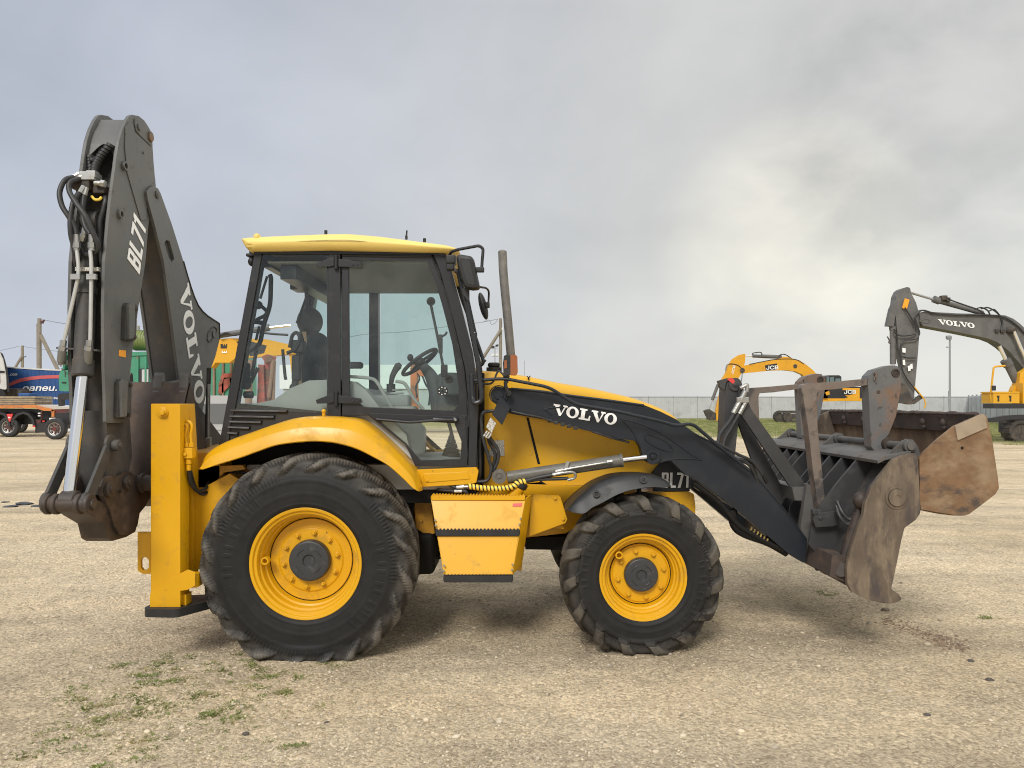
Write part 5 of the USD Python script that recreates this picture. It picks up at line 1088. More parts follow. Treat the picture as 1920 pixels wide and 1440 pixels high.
# ================================================================ BACKHOE, slewed towards the viewer
XR, XL = -2.60, -2.835
Z1 = lambda pts: zoom(60, 190, 4.8, pts)
Z2 = lambda pts: zoom(60, 490, 4.8, pts)
Z3 = lambda pts: zoom(60, 790, 3.693, pts)
dip_px = Z1([(900, 121), (960, 132), (1010, 172), (1045, 225), (1070, 270), (1082, 310), (1085, 400), (1092, 520), (1102, 640), (1115, 760), (1085, 940)]) + [(278, 425)] + Z2([(1022, 0), (960, 400), (905, 800), (884, 1000), (872, 1080), (862, 1400), (840, 1438), (790, 1455)]) + Z2([(668, 1455), (664, 1200), (652, 900), (650, 400), (659, 0)]) + Z1([(672, 1300), (690, 1100), (722, 800), (745, 640), (765, 480), (785, 360), (815, 255), (850, 175), (876, 135)])
dip = Polygon(yz(dip_px, XR)).buffer(0)
dip = smoothpoly(dip.exterior.coords, 0.015)
dp_ = part('dipper_arm', prism_yz(dip, XR - 0.022, XR), boom_grey, label='dipper arm, near cheek')
obj('dipper_cheek', prism_yz(dip, XL, XL + 0.022), boom_grey, dp_)
zcut = lambda py: EYE - (py - HZ) / F * 5.1
big = lambda z0, z1: Polygon([(0, z0), (20, z0), (20, z1), (0, z1)])
inner = dip.buffer(-0.022)
top = inner.intersection(big(zcut(268), zcut(205))).difference(affinity.translate(dip.buffer(-0.05), 0.10, 0))
# curved cover plate near the top, with the hose opening below it
cov = np.array(dip.exterior.coords)
crown = np.array(yz(Z1([(740, 640), (765, 480), (785, 370), (812, 275), (838, 222), (858, 178), (872, 152)]), XR))
crown = spline(crown, 8)
def skin(path, xa, xb, off, th=0.012):
    a = np.stack([np.full(len(path), xa), path[:, 0] + off, path[:, 1]], 1)
    b = np.stack([np.full(len(path), xb), path[:, 0] + off, path[:, 1]], 1)
    return strip([a, b, b + (0, th, 0), a + (0, th, 0), a])
cz = crown[:, 1]
upper = crown[cz > zcut(272)]
obj('dipper_cover', skin(upper, XL + 0.02, XR - 0.02, 0.03), boom_grey, dp_)
# arch shaped edge of the opening
arch = []
for t in np.linspace(0, 1, 15):
    x = XL + 0.02 + (XR - XL - 0.04) * t
    arch.append((x, 0.11 * (1 - math.sin(math.pi * t)) ** 0.8))
zt, yt = upper[0, 1], upper[0, 0] + 0.03
a_ = np.array([[x, yt, zt + 0.001] for x, d in arch]); b_ = np.array([[x, yt - 0.30 * d, zt - d] for x, d in arch])
obj('dipper_cover', strip([a_, b_, b_ + (0, 0.012, 0), a_ + (0, 0.012, 0)]), boom_grey, dp_, smooth=False)
lower = dip.buffer(-0.01).intersection(big(zcut(815), zcut(330)))
lower = lower.intersection(affinity.translate(dip, 0.13, 0))
obj('dipper_web', prism_yz(lower, XL + 0.022, XR - 0.022), boom_dark, dp_)
back = dip.buffer(-0.015).intersection(big(zcut(345), zcut(232))).intersection(affinity.translate(dip, 0.20, 0))
obj('dipper_web', prism_yz(back, XL + 0.022, XR - 0.022), boom_dark, dp_)
Yl = 4.95
tipp = Polygon([(Yl + 0.01, zcut(770)), (Yl + 0.30, zcut(770)), (Yl + 0.34, zcut(860)), (Yl + 0.24, zcut(925)), (Yl + 0.06, zcut(925)), (Yl + 0.012, zcut(880))])
obj('dipper_tip', prism_yz(tipp, XL + 0.005, XR - 0.024), boom_dark, dp_)
obj('top_tube', cat(cyl((XL + 0.02, 5.28, zcut(230)), (XR - 0.02, 5.28, zcut(230)), 0.03, 16), cyl((XL + 0.09, 5.28, zcut(230)), (XR - 0.02, 5.28, zcut(230)), 0.034, 16)), zinc, dp_)
def onR(px, py, X=XR): 
    (y, z), = yz([(px, py)], X); return np.array([X, y, z])
def bossR(px, py, r, th, X=XR, n=20, hole=None):
    c = onR(px, py, X)
    if hole:
        return cat(ring(c, (1, 0, 0), hole, r, th, n), cyl(c, c + (0.002, 0, 0), hole, n))
    return cyl(c, c + np.array([th, 0, 0]), r, n, ch=min(r, th) * 0.2)
obj('cheek_doubler', prism_yz(Polygon(yz(Z1([(915, 150), (950, 152), (1010, 200), (1050, 270), (1072, 320), (1075, 400), (1060, 405), (960, 310), (925, 265), (912, 200)]), XR)).buffer(-0.004), XR, XR + 0.008), boom_grey, dp_)
obj('cheek_doubler', prism_yz(smoothpoly(yz(Z1([(835, 230), (870, 190), (905, 215), (920, 280), (1000, 350), (1070, 420), (1085, 600), (1095, 720), (1040, 770), (1020, 1065), (975, 1075), (850, 640), (828, 400)]), XR), 0.01), XR, XR + 0.006), boom_grey, dp_)
obj('dipper_pin', cat(bossR(*Z1([(950, 232)])[0], 0.024, 0.02), bossR(*Z1([(992, 462)])[0], 0.009, 0.014, n=6)), boom_grey, dp_)
obj('dipper_pin', bossR(*Z1([(1052, 318)])[0], 0.036, 0.022), rust_tine, dp_, label='rust brown pin at the top')
for q in ((820, 582), (782, 1015)):
    obj('sleeve', bossR(*Z1([q])[0], 0.030, 0.022, hole=0.019), boom_grey, dp_)
for (x0, y0, x1, y1) in (((232, 572, 250, 632)), ((218, 715, 240, 778))):
    pts = [(x0 - 4, y0 + 2), (x0, y0 - 4), (x1 - 1, y0), (x1 - 3, y1 + 4), (x1 - 8, y1 + 8), (x0 - 6, y1 + 5)]
    pg_ = Polygon(yz(pts, XR))
    sp_ = obj('spare_tooth_block', prism_yz(pg_, XR, XR + 0.03), boom_dark, dp_)
    pts2 = [(x0 - 4, y0 + 2), (x0, y0 - 4), (x0 + 8, y0), (x0 + 6, y1 + 2), (x0 - 3, y1 + 4)]
    obj('spare_tooth_block', prism_yz(Polygon(yz(pts2, XR)), XR + 0.03, XR + 0.05), boom_grey, dp_)
    obj('block_bolt', bossR(x1 - 5, y0 + 7, 0.014, 0.045, n=6), greasy, dp_)
    obj('block_bolt', bossR(x1 - 10, y1, 0.014, 0.055, n=6), greasy, dp_)
obj('dipper_sticker', prism_yz(Polygon(yz(Z2([(783, 797), (845, 802), (843, 866), (780, 852)]), XR)), XR, XR + 0.0015), orange_mark, dp_)
for q in ((750, 84), (790, 125), (735, 160)):
    pass
# lettering on the dipper: reads upwards
def letter_on(poly, wd, p0, p1, hpx, X, flip, slant=0):
    """p0 to p1: photo points of the baseline's ends; the letters' tops point towards the lower (flip) or greater y."""
    a, b = onR(*p0, X), onR(*p1, X)
    rt = (b - a) / wd
    d = (b - a) / np.linalg.norm(b - a)
    up = np.cross([1.0, 0, 0], d)
    return a + np.array([0.0015, 0, 0]), rt, up * hpx
g, wd = narrow_text('BL71', 0.20, 1.0)
o, rt, up = letter_on(g, wd, (261, 515), (273, 428), 0.185, XR, True)
obj('model_lettering', lay(g, o, rt, up, 0.0015), white, dp_, smooth=False)
# boom
XB, XBL = -2.575, -2.80
boom_px = [(275, 360), (280, 352), (288, 349), (296, 353), (301, 362), (322, 420), (344, 490), (358, 538), (372, 573), (389, 592), (409, 605), (411, 610), (412, 636), (404, 668), (393, 698), (387, 730), (384, 752), (375, 790), (372, 860), (352, 880), (344, 800), (337, 719), (322, 600), (307, 490), (291, 425), (277, 374)]
bmp = smoothpoly(yz(boom_px, XB), 0.012)
slot = smoothpoly(yz([(308, 456), (312, 450), (318, 452), (327, 486), (322, 492), (316, 482)], XB), 0.01)
bmc = bmp.difference(slot)
bm = part('boom', prism_yz(bmc, XB - 0.02, XB), boom_grey, label='boom, near cheek')
obj('boom_cheek', prism_yz(bmc, XBL, XBL + 0.02), boom_grey, bm)
web = bmp.buffer(-0.004).intersection(affinity.translate(bmp, 0.012, 0))
obj('boom_web', prism_yz(web.intersection(Polygon([(0, 0), (20, 0), (20, 3.16), (0, 3.16)])), XBL + 0.02, XB - 0.02), boom_dark, bm)
obj('boom_pin', cat(bossR(294, 365, 0.028, 0.012, XB), bossR(294, 365, 0.018, 0.016, XB, 6)), boom_grey, bm)
ov = [(388, 636), (390, 624), (399, 613), (405, 616), (405, 624), (398, 636), (392, 641)]
obj('boom_recess', tube([onR(*q, XB) for q in ov + ov[:1]], 0.006, 6, 3), boom_dark, bm)
obj('boom_pin', bossR(400, 626, 0.030, 0.008, XB), boom_grey, bm)
obj('boom_edge', tube([onR(*q, XB) for q in boom_px[6:13]], 0.007, 6, 2), boom_dark, bm)
0 and obj('boom_cap_plate', prism_yz(Polygon(yz([(326, 492), (346, 497), (358, 538), (372, 573), (360, 570), (340, 530)], XB - 0.12)), XB - 0.20, XB - 0.03), boom_dark, bm)
g, wd = slab_text('VOLVO')
o, rt, up = letter_on(g, wd, (334, 539), (367, 762), 0.20, XB, False)
obj('maker_lettering', lay(g, o, rt, up, 0.0015), white, bm, smooth=False)
part('boom_foot', cat(prism_yz(Polygon([(6.05, 0.95), (6.65, 0.95), (6.75, 1.45), (6.2, 1.75), (6.0, 1.4)]), -2.62, -2.55), rbox((-2.62, 6.35, 1.05), (0.09, 0.3, 0.30), 0.05), cyl((-2.62, 6.4, 0.7), (-2.62, 6.4, 1.4), 0.10, 20)), boom_dark)
part('boom_ram', cat(tube([onR(392, 690, XB + 0.06), onR(389, 780, XB + 0.06), onR(388, 840, XB + 0.06)], 0.018)), boom_dark)
part('boom_pipe', cat(tube([W(392, 720, 6.2), W(391, 780, 6.2), W(391, 826, 6.2)], 0.012), rbox(W(391, 832, 6.2), (0.02, 0.02, 0.05), 0.006), tube([W(391, 838, 6.2), W(392, 860, 6.15), W(388, 875, 6.1)], 0.010)), zinc)
# bucket ram on the outside of the dipper
b0, b1 = W(168, 432, 5.02), W(155, 706, 4.86)
rm = part('bucket_ram', cat(cyl(b0, b1, 0.058, 28, ch=0.005), cyl(b1 - (b1 - b0) * 0.12, b1, 0.064, 28, ch=0.01), cyl(b0, b0 + (b1 - b0) * 0.05, 0.066, 28), ring(b0 + (b1 - b0) * 0.40, b1 - b0, 0.058, 0.066, 0.05)), boom_dark, label='ram that curls the backhoe bucket')
rod_end = W(129, 938, 4.70)
obj('piston_rod', cyl(b1, rod_end, 0.036, 28), chrome, rm)
obj('rod_eye', cyl((-2.755, 4.69, W(0, 940, 4.69)[2]), (-2.655, 4.69, W(0, 940, 4.69)[2]), 0.066, 20, ch=0.008), greasy, rm)
obj('ram_eye', cyl(b0 + (-0.06, 0.02, 0.06), b0 + (0.06, 0.02, 0.06), 0.07, 20), boom_dark, rm)
pb = []
pipes = ([(144, 470), (147, 500), (146, 520), (141, 545), (120, 638)], [(169, 470), (171, 500), (170, 600), (169, 640)])
for q in pipes:
    obj('pressure_pipe', tube([W(a, b, 4.86 - 0.00008 * (b - 470)) for a, b in q], 0.012, 10), steel_pipe, rm)
for a, b in ((118, 646), (167, 646)):
    obj('pipe_fitting', cat(cyl(W(a + 1, b - 8, 4.845), W(a, b + 4, 4.845), 0.020, 6), cyl(W(a, b + 4, 4.845), W(a - 2, b + 12, 4.845), 0.025, 6)), zinc, rm)
    obj('hose_end', cat(cyl(W(a - 1, b + 12, 4.845), W(a - 3, b + 34, 4.85), 0.026, 12), cyl(W(a - 3, b + 30, 4.85), W(a - 2, b + 38, 4.85), 0.022, 12)), cyl_grey, rm)
for a in (143, 171):
    obj('pipe_collar', cat(cyl(W(a + 1, 440, 4.87), W(a + 1, 470, 4.87), 0.018, 8), cyl(W(a + 1, 455, 4.87), W(a + 1, 465, 4.87), 0.023, 6)), zinc, rm)
obj('pipe_clamp', cat(obox(W(142, 519, 4.84), (0.03, 0, 0), (0, 0.01, 0), (0, 0, 0.017)), obox(W(172, 519, 4.84), (0.03, 0, 0), (0, 0.01, 0), (0, 0, 0.017))), zinc, rm)
obj('pipe_clamp', obox(W(165, 505, 4.90), (0.075, 0, 0), (0, 0.015, 0), (0, 0, 0.012)), paper, rm)
obj('pipe_bracket', obox(W(147, 655, 4.87), (0.13, 0, -0.008), (0, 0.02, 0), (0.0004, 0, 0.006)), boom_dark, rm)
# hose cluster
hs = part('hose_cluster', cat(
    tube([W(140, 332, 4.95), W(122, 338, 4.90), (W(112, 360, 4.87)), W(116, 385, 4.86), W(128, 405, 4.86), W(140, 424, 4.87), W(144, 440, 4.87)], 0.0165, 12),
    tube([W(150, 335, 4.95), W(132, 342, 4.90), W(130, 358, 4.88), W(142, 380, 4.86), W(160, 405, 4.85), W(176, 440, 4.86), W(184, 462, 4.88), W(174, 476, 4.90), W(158, 476, 4.92), W(150, 462, 4.93)], 0.0165, 12),
    tube([W(148, 362, 4.92), W(138, 378, 4.88), W(132, 410, 4.86), W(133, 440, 4.86), W(139, 466, 4.88), W(142, 500, 4.92)], 0.0165, 12),
    tube([W(158, 366, 4.94), W(155, 400, 4.92), W(160, 425, 4.90), W(170, 440, 4.88)], 0.0165, 12),
    tube([W(196, 360, 5.05), W(198, 375, 5.0), W(194, 395, 4.99), W(188, 420, 4.99), W(190, 470, 4.99), W(194, 520, 5.0)], 0.018, 12)), hose, label='black hydraulic hoses looping beside the dipper')
obj('spiral_guard', cat(*[revolve([(0.014, 0), (0.027, 0.002), (0.027, 0.020), (0.014, 0.022)], p, d, 14) for p, d in
    [(W(176 + 8.0 * t + 22 * t * t, 322 - 46 * t, 5.06), (0.45, 0.1, 1)) for t in np.linspace(0, 1, 10)]]), hose, hs)
obj('spiral_guard', cat(*[revolve([(0.014, 0), (0.027, 0.002), (0.027, 0.020), (0.014, 0.022)], p, (-0.1, 0.1, 1), 14) for p in [W(171 - 2 * t, 322 - 24 * t, 5.08) for t in np.linspace(0, 1, 5)]]), hose, hs)
obj('hose_sleeve', tube([W(166, 292, 5.10), W(172, 300, 5.05), W(176, 297, 5.08), W(169, 290, 5.12), W(165, 296, 5.08), W(172, 304, 5.06)], 0.012), hose, hs)
obj('swivel_block', cat(rbox(W(170, 333, 4.99), (0.05, 0.05, 0.028), 0.006), rbox(W(174, 328, 4.97), (0.03, 0.03, 0.022), 0.004), cyl(W(178, 344, 4.96), W(196, 344, 4.96), 0.018, 12), cyl(W(190, 344, 4.96), W(197, 345, 4.96), 0.024, 6), cyl(W(150, 345, 4.98), W(163, 338, 4.98), 0.025, 10), cyl(W(139, 332, 4.95), W(150, 326, 4.96), 0.018, 8), cyl(W(147, 336, 4.95), W(158, 329, 4.96), 0.018, 8),
    cyl(W(150, 362, 4.92), W(157, 350, 4.94), 0.017, 8), cyl(W(158, 366, 4.94), W(162, 352, 4.95), 0.017, 8)), zinc, hs)
obj('hose_fitting', cat(cyl(W(157, 440, 4.93), W(152, 452, 4.93), 0.022, 6), cyl(W(160, 426, 4.93), W(157, 440, 4.93), 0.017, 8)), zinc, hs)
obj('swivel_body', rbox(W(158, 345, 5.0), (0.06, 0.05, 0.045), 0.01), greasy, hs)
obj('swivel_body', rbox(W(190, 357, 5.02), (0.04, 0.04, 0.03), 0.01), greasy, hs)
obj('yellow_hose', tube([W(172, 368, 4.98), W(178, 374, 4.97), W(186, 374, 4.97), W(190, 370, 4.98)], 0.009, 8), stripe_yellow, hs)
# links, bucket and its ears
zl = lambda py, Y: EYE - (py - HZ) / F * Y
def linkplate(X, th):
    a = np.array([4.965, zl(832, 4.965)]); b = np.array([4.69, zl(942, 4.69)])
    from shapely.geometry import LineString, Point
    return prism_yz(shapely.union_all([LineString([a, b]).buffer(0.042), Point(*a).buffer(0.06), Point(*b).buffer(0.062)]), X, X + th)
part('bucket_link', cat(linkplate(-2.615, 0.020), bossR(211, 835, 0.038, 0.05, -2.595), bossR(211, 835, 0.02, 0.06, -2.595, 8)), boom_dark, label='near bucket link')
part('bucket_link', linkplate(-2.86, 0.020), boom_dark, label='far bucket link')
tz = zl(945, 4.67)
part('link_cross_tube', cat(cyl((-2.835, 4.67, tz), (-2.565, 4.67, tz), 0.050, 24, ch=0.006), *[cyl((x, 4.67, tz), (x + 0.03, 4.67, tz), 0.064, 24, ch=0.005) for x in (-2.84, -2.79, -2.65, -2.592)], cyl((-2.57, 4.67, tz), (-2.545, 4.67, tz), 0.03, 16)), greasy)
tlk = Polygon([(4.64, tz + 0.02), (4.70, tz + 0.05), (5.02, 1.08), (5.28, 1.02), (5.36, 0.93), (5.33, 0.86), (5.20, 0.845), (5.02, 0.85), (4.96, 0.88), (4.92, 0.98), (4.70, tz - 0.05)])
part('coupling_link', cat(prism_yz(smoothpoly(tlk.exterior.coords, 0.02), -2.79, -2.62), ), greasy)
ear = yz([(190, 912), (196, 898), (208, 892), (222, 893), (230, 886), (244, 884), (252, 892), (282, 895), (283, 930), (272, 950), (262, 962), (258, 985), (250, 999), (236, 1003), (225, 1003), (214, 985), (206, 955), (194, 930)], -2.60)
part('bucket_ear', cat(prism_yz(smoothpoly(ear, 0.012), -2.63, -2.60), bossR(201, 917, 0.05, 0.03, -2.60), bossR(201, 917, 0.026, 0.04, -2.60), bossR(235, 904, 0.046, 0.03, -2.60), bossR(235, 904, 0.024, 0.04, -2.60), bossR(222, 921, 0.010, 0.03, -2.6)), greasy, label='near bucket hinge ear')
part('bucket_ear', prism_yz(smoothpoly(ear, 0.012), -2.83, -2.80), greasy, label='far bucket hinge ear')
part('bucket_hinge_tube', cat(cyl((-2.60, 5.34, zl(905, 5.34)), (-2.28, 5.34, zl(905, 5.34)), 0.055, 22), *[cyl((x, 5.34, zl(905, 5.34)), (x + 0.02, 5.34, zl(905, 5.34)), 0.068, 22) for x in (-2.58, -2.50, -2.42)]), greasy)
bp_ = spline(np.array([(5.70, 1.905), (5.60, 1.70), (5.555, 1.45), (5.56, 1.22), (5.66, 1.05), (5.86, 0.98), (6.05, 1.06), (6.14, 1.22)]), 8)
from shapely.geometry import LineString
bx0, bx1 = -3.02, -2.40
bb = part('backhoe_bucket', prism_yz(LineString(bp_).buffer(0.012, cap_style=2), bx0, bx1), bucket_dark, label='backhoe bucket, teeth up, tucked behind the dipper')
for x in (bx0, bx1 - 0.02):
    obj('bucket_cheek', prism_yz(Polygon(np.vstack([bp_, [(5.90, 1.62)]])).buffer(0.004), x, x + 0.02), bucket_dark, bb)
lipc = np.array([[x, 5.70, 1.895 + 0.035 * (abs((x + 2.71) / 0.31) ** 2)] for x in np.linspace(bx0, bx1, 24)])
obj('bucket_lip', strip([lipc + (0, -0.012, -0.06), lipc + (0, -0.016, 0), lipc + (0, 0.0, 0.014), lipc + (0, 0.018, 0), lipc + (0, 0.018, -0.06)]), mould_grey, bb)
tooth = [(5.665, 1.70), (5.655, 1.74), (5.668, 1.87), (5.69, 1.96), (5.715, 1.985), (5.735, 1.965), (5.742, 1.88), (5.73, 1.80), (5.70, 1.88), (5.69, 1.74)]
for x in (-2.985, -2.87, -2.63, -2.435):
    obj('tooth', cat(prism_yz(smoothpoly(tooth, 0.008), x - 0.032, x + 0.032), prism_yz(smoothpoly([(5.655, 1.66), (5.635, 1.72), (5.65, 1.84), (5.70, 1.90), (5.70, 1.70)], 0.01), x - 0.022, x + 0.022)), mould_grey, bb)
obj('bucket_rib', cat(prism_yz(LineString(bp_[12:40]).buffer(0.022), -2.95, -2.93), prism_yz(LineString(bp_[12:40]).buffer(0.022), -2.53, -2.51)), bucket_dark, bb)
obj('bucket_wear_bar', tube([W(341, 722, 5.72), W(330, 760, 5.64), W(322, 800, 5.62)], 0.028, 8), mould_grey, bb)
# ================================================================ BEHIND THE MACHINE
fence_grey = mat('galvanised_fence_sheet', (0.46, 0.475, 0.485), 0.5, metallic=0.1, vary=0.10, vscale=0.5, dirt=(0.33, 0.33, 0.32), dscale=0.9, dlo=0.5, dhi=0.75)
fence_dark = mat('grey_fence_post', (0.20, 0.21, 0.22), 0.5, vary=0.1)
concrete_pole = mat('weathered_pole_wood', (0.23, 0.205, 0.165), 0.85, vary=0.2, vscale=3)
galv = mat('galvanised_lamp_pole', (0.34, 0.35, 0.36), 0.45, metallic=0.4, vary=0.08)
wire_m = mat('dark_power_wire', (0.10, 0.10, 0.11), 0.6)
jcb_yel = mat('amber_excavator_paint', (0.68, 0.325, 0.018), 0.38, vary=0.08, vscale=1.0, dirt=(0.35, 0.18, 0.03), dscale=1.6, dlo=0.55, dhi=0.85)
vol_yel = mat('golden_excavator_paint', (0.64, 0.335, 0.018), 0.38, vary=0.06, vscale=1.5, dirt=(0.45, 0.25, 0.05), dscale=2, dlo=0.55, dhi=0.9)
vol_grey = mat('excavator_boom_grey', (0.098, 0.097, 0.094), 0.5, vary=0.12, vscale=1.5, bump=0.1, bscale=20, dirt=(0.15, 0.145, 0.135), dscale=1.4, dlo=0.45, dhi=0.75)
dark_steel = mat('dark_track_steel', (0.045, 0.040, 0.036), 0.7, vary=0.25, vscale=3, dirt=(0.11, 0.085, 0.06), dscale=3, dlo=0.45, dhi=0.7)
black_paint = mat('black_machine_paint', (0.025, 0.025, 0.027), 0.4, vary=0.1)
dark_glass = mat('dark_cab_glass', (0.10, 0.15, 0.155), 0.08, vary=0.05, spec=0.8)
blue_tarp = mat('blue_trailer_tarp', (0.020, 0.075, 0.23), 0.5, vary=0.08, vscale=0.8, streak=(3, 3, 0.2), dirt=(0.012, 0.05, 0.16), dscale=2, dlo=0.45, dhi=0.7)
red_band = mat('faded_red_band', (0.52, 0.10, 0.10), 0.5, vary=0.08)
white_lorry = mat('white_lorry_paint', (0.66, 0.66, 0.65), 0.4, vary=0.05, dirt=(0.4, 0.38, 0.35), dscale=2, dlo=0.5, dhi=0.9)
trailer_white = mat('white_trailer_skin', (0.74, 0.76, 0.77), 0.45, vary=0.03, vscale=0.7)
orange_deck = mat('orange_low_loader_paint', (0.56, 0.19, 0.045), 0.5, vary=0.15, vscale=2, dirt=(0.22, 0.12, 0.07), dscale=3, dlo=0.5, dhi=0.7)
wood_m = mat('old_timber', (0.33, 0.27, 0.18), 0.85, vary=0.25, vscale=5, streak=(1, 1, 9), dirt=(0.13, 0.10, 0.07), dscale=6, dlo=0.5, dhi=0.65)
green_paint = mat('chipped_green_paint', (0.048, 0.235, 0.145), 0.5, vary=0.12, vscale=2, dirt=(0.18, 0.12, 0.08), dscale=3, dlo=0.60, dhi=0.66)
olive_paint = mat('olive_tank_paint', (0.15, 0.19, 0.055), 0.55, vary=0.12, vscale=2)
lorry_red = mat('dark_red_chassis_paint', (0.11, 0.022, 0.018), 0.5, vary=0.2, vscale=5, dirt=(0.05, 0.04, 0.035), dscale=6, dlo=0.45, dhi=0.65)
rust_red = mat('flaking_red_attachment_paint', (0.34, 0.075, 0.05), 0.65, vary=0.25, vscale=4, dirt=(0.13, 0.085, 0.06), dscale=5, dlo=0.45, dhi=0.6)
tan_steel = mat('tan_rusty_pipe', (0.23, 0.15, 0.105), 0.7, vary=0.25, vscale=4)
silver = mat('silver_van_paint', (0.42, 0.43, 0.44), 0.35, metallic=0.3, vary=0.05)
van_dark = mat('grey_van_window', (0.12, 0.125, 0.13), 0.15, vary=0.06)
chalk = mat('pale_concrete_block', (0.45, 0.43, 0.39), 0.85, vary=0.12)
orange_attach = mat('orange_attachment_paint', (0.55, 0.15, 0.04), 0.6, vary=0.2, vscale=3, dirt=(0.2, 0.1, 0.06), dscale=4, dlo=0.5, dhi=0.65)

# ---- corrugated fence
def sheet_panel(p0, p1, z0, z1, nrib):
    """One profiled steel panel between two ground points."""
    p0, p1 = np.array(p0, float), np.array(p1, float)
    d = p1 - p0; L = np.linalg.norm(d); d /= L
    nrm = np.array([d[1], -d[0]]) 
    xs, off = [], []
    for k in range(nrib):
        for t, o_ in ((0.0, 0), (0.36, 0), (0.50, 0.045), (0.82, 0.045), (0.96, 0)):
            xs.append((k + t) / nrib * L); off.append(o_)
    xs.append(L); off.append(0)
    b = [np.array([*(p0 + d * x + nrm * o_), z0]) for x, o_ in zip(xs, off)]
    t = [q + np.array([0, 0, z1 - z0]) for q in b]
    return strip([b, t])
FD = 90.0
fx0, corner = (1170 - CX) / F * FD, (1816 - CX) / F * FD
fn = thing('perimeter_fence', 'long pale grey profiled steel fence closing the back of the yard', 'fence', (fx0, FD, 0))
npan = 14
for k in range(npan):
    a, b = fx0 + (corner - fx0) * k / npan, fx0 + (corner - fx0) * (k + 1) / npan
    obj('fence_panel', sheet_panel((a + 0.02, FD), (b - 0.02, FD), 0.05, 2.50, 11), fence_grey, fn, smooth=False)
    obj('fence_post', box(a - 0.05, a + 0.05, FD + 0.02, FD + 0.12, 0, 2.62), fence_dark, fn)
obj('top_rail', box(fx0, corner, FD - 0.03, FD + 0.05, 2.50, 2.58), fence_dark, fn)
c1 = np.array([corner, FD]); c2 = np.array([(1925 - CX) / F * 57.0, 57.0])
f2 = thing('side_fence', 'grey profiled steel fence running forward behind the right-hand excavator', 'fence', (*c1, 0))
for k in range(10):
    a, b = c1 + (c2 - c1) * k / 10, c1 + (c2 - c1) * (k + 1) / 10
    obj('fence_panel', sheet_panel(a, b, 0.05, 2.62, 10), fence_grey, f2, smooth=False)
    obj('fence_post', box(a[0] - 0.06, a[0] + 0.06, a[1] - 0.10, a[1] + 0.02, 0, 2.75), fence_dark, f2)

# ---- poles and wires
def pole(name, label, px, ytop, Y, r, m, ybase=None, group=None, brace=None, brace2=None):
    b, t = W(px, 0, Y), W(px, ytop, Y)
    p = thing(name, label, 'pole', (b[0], Y, 0))
    obj('shaft', cyl((b[0], Y, -0.2), t, r, 12, r * 0.8), m, p)
    return p, t
UT = 55.0
p1, t1 = pole('power_pole', 'tall weathered power pole with slanting brace behind the blue trailer', 74, 597, UT, 0.17, concrete_pole)
obj('brace', cyl(W(76, 628, UT - 0.2), W(112, 700, UT - 0.2), 0.13, 10), concrete_pole, p1)
obj('brace', cyl(W(69.5, 607, UT), W(70, 692, UT), 0.05, 8), concrete_pole, p1)
obj('insulator', cat(rbox(W(79, 604, UT), (0.09, 0.09, 0.1), 0.03), rbox(W(82, 601, UT), (0.06, 0.06, 0.07), 0.02)), lorry_red, p1)
p2, t2 = pole('power_pole', 'shorter distant power pole with brace left of the tall one', 42, 648, 80, 0.17, concrete_pole)
obj('brace', cyl(W(41, 668, 79.8), W(28, 690, 79.8), 0.13, 10), concrete_pole, p2)
obj('crossarm', cyl(W(36, 673, 80), W(49, 668, 80), 0.05, 8), wire_m, p2)
p3, t3 = pole('power_pole', 'weathered power pole with brace seen right of the cab', 938.5, 597, 70, 0.17, concrete_pole)
obj('brace', cyl(W(938, 620, 69.8), W(900, 680, 69.8), 0.15, 10), concrete_pole, p3)
obj('insulator', cat(rbox(W(942, 617, 70), (0.08, 0.08, 0.12), 0.03)), white_lorry, p3)
def wire(name, label, pts, r=0.018):
    obj(name, tube([W(*q) for q in pts], r, 5, 6), wire_m, label=label, cat='wire')
wire('power_wire', 'thin power wire running right from the tall pole', [(83, 600, UT), (110, 605, UT), (160, 612, UT + 2), (230, 622, UT + 4)])
wire('power_wire', 'thin wire crossing behind the cab to the pole on its right', [(560, 672, 62), (660, 631, 64), (760, 622, 66), (850, 611, 68), (905, 604, 69), (934, 598, 70)])
wire('power_wire', 'looped slack wire beside the pole right of the cab', [(905, 604, 69.5), (917, 600, 69.5), (921, 608, 69.5), (928, 606, 69.8), (933, 599, 70)])
wire('power_wire', 'wire sagging left from the distant shorter pole', [(-30, 660, 76), (0, 657, 78), (20, 653, 79), (36, 649, 80)])
wire('power_wire', 'wire between the shorter and the tall pole', [(44, 650, 80), (80, 655, 75), (115, 660, 70), (160, 668, 66)])
lm, tm = pole('lamp_mast', 'thin mast with four floodlights far beyond the bonnet', 928, 648, 85, 0.06, galv)
for q in ((924, 651), (932, 648), (924.5, 665), (932, 665)):
    obj('floodlight', obox(W(*q, 85), (0.16, 0, 0.03), (0, 0.08, 0), (0, 0, 0.12)), black_paint if q[1] < 660 else white_lorry, lm)
obj('crossarm', cat(cyl(W(923, 653, 85), W(934, 653, 85), 0.03, 6), cyl(W(923, 668, 85), W(934, 668, 85), 0.03, 6)), galv, lm)
pole('thin_post', 'hair-thin grey post standing beyond the bonnet', 983.5, 676, 85, 0.035, galv)
l2, tl2 = pole('lamp_post', 'tall grey lamp post with one floodlight under the right excavator boom', 1781, 634, 60, 0.085, galv)
obj('floodlight', obox(W(1779, 633, 60), (0.17, 0, 0.02), (0, 0.12, 0.05), (0, 0, 0.13)), fence_dark, l2)
obj('bracket', cat(cyl(W(1776, 651, 60), W(1783, 651, 60), 0.03, 6), rbox(W(1776, 651, 60), (0.06, 0.06, 0.05), 0.02)), galv, l2)
obj('base_post', cyl(W(1779, 733, 59.8), W(1779, 765, 59.8), 0.06, 8), galv, l2)

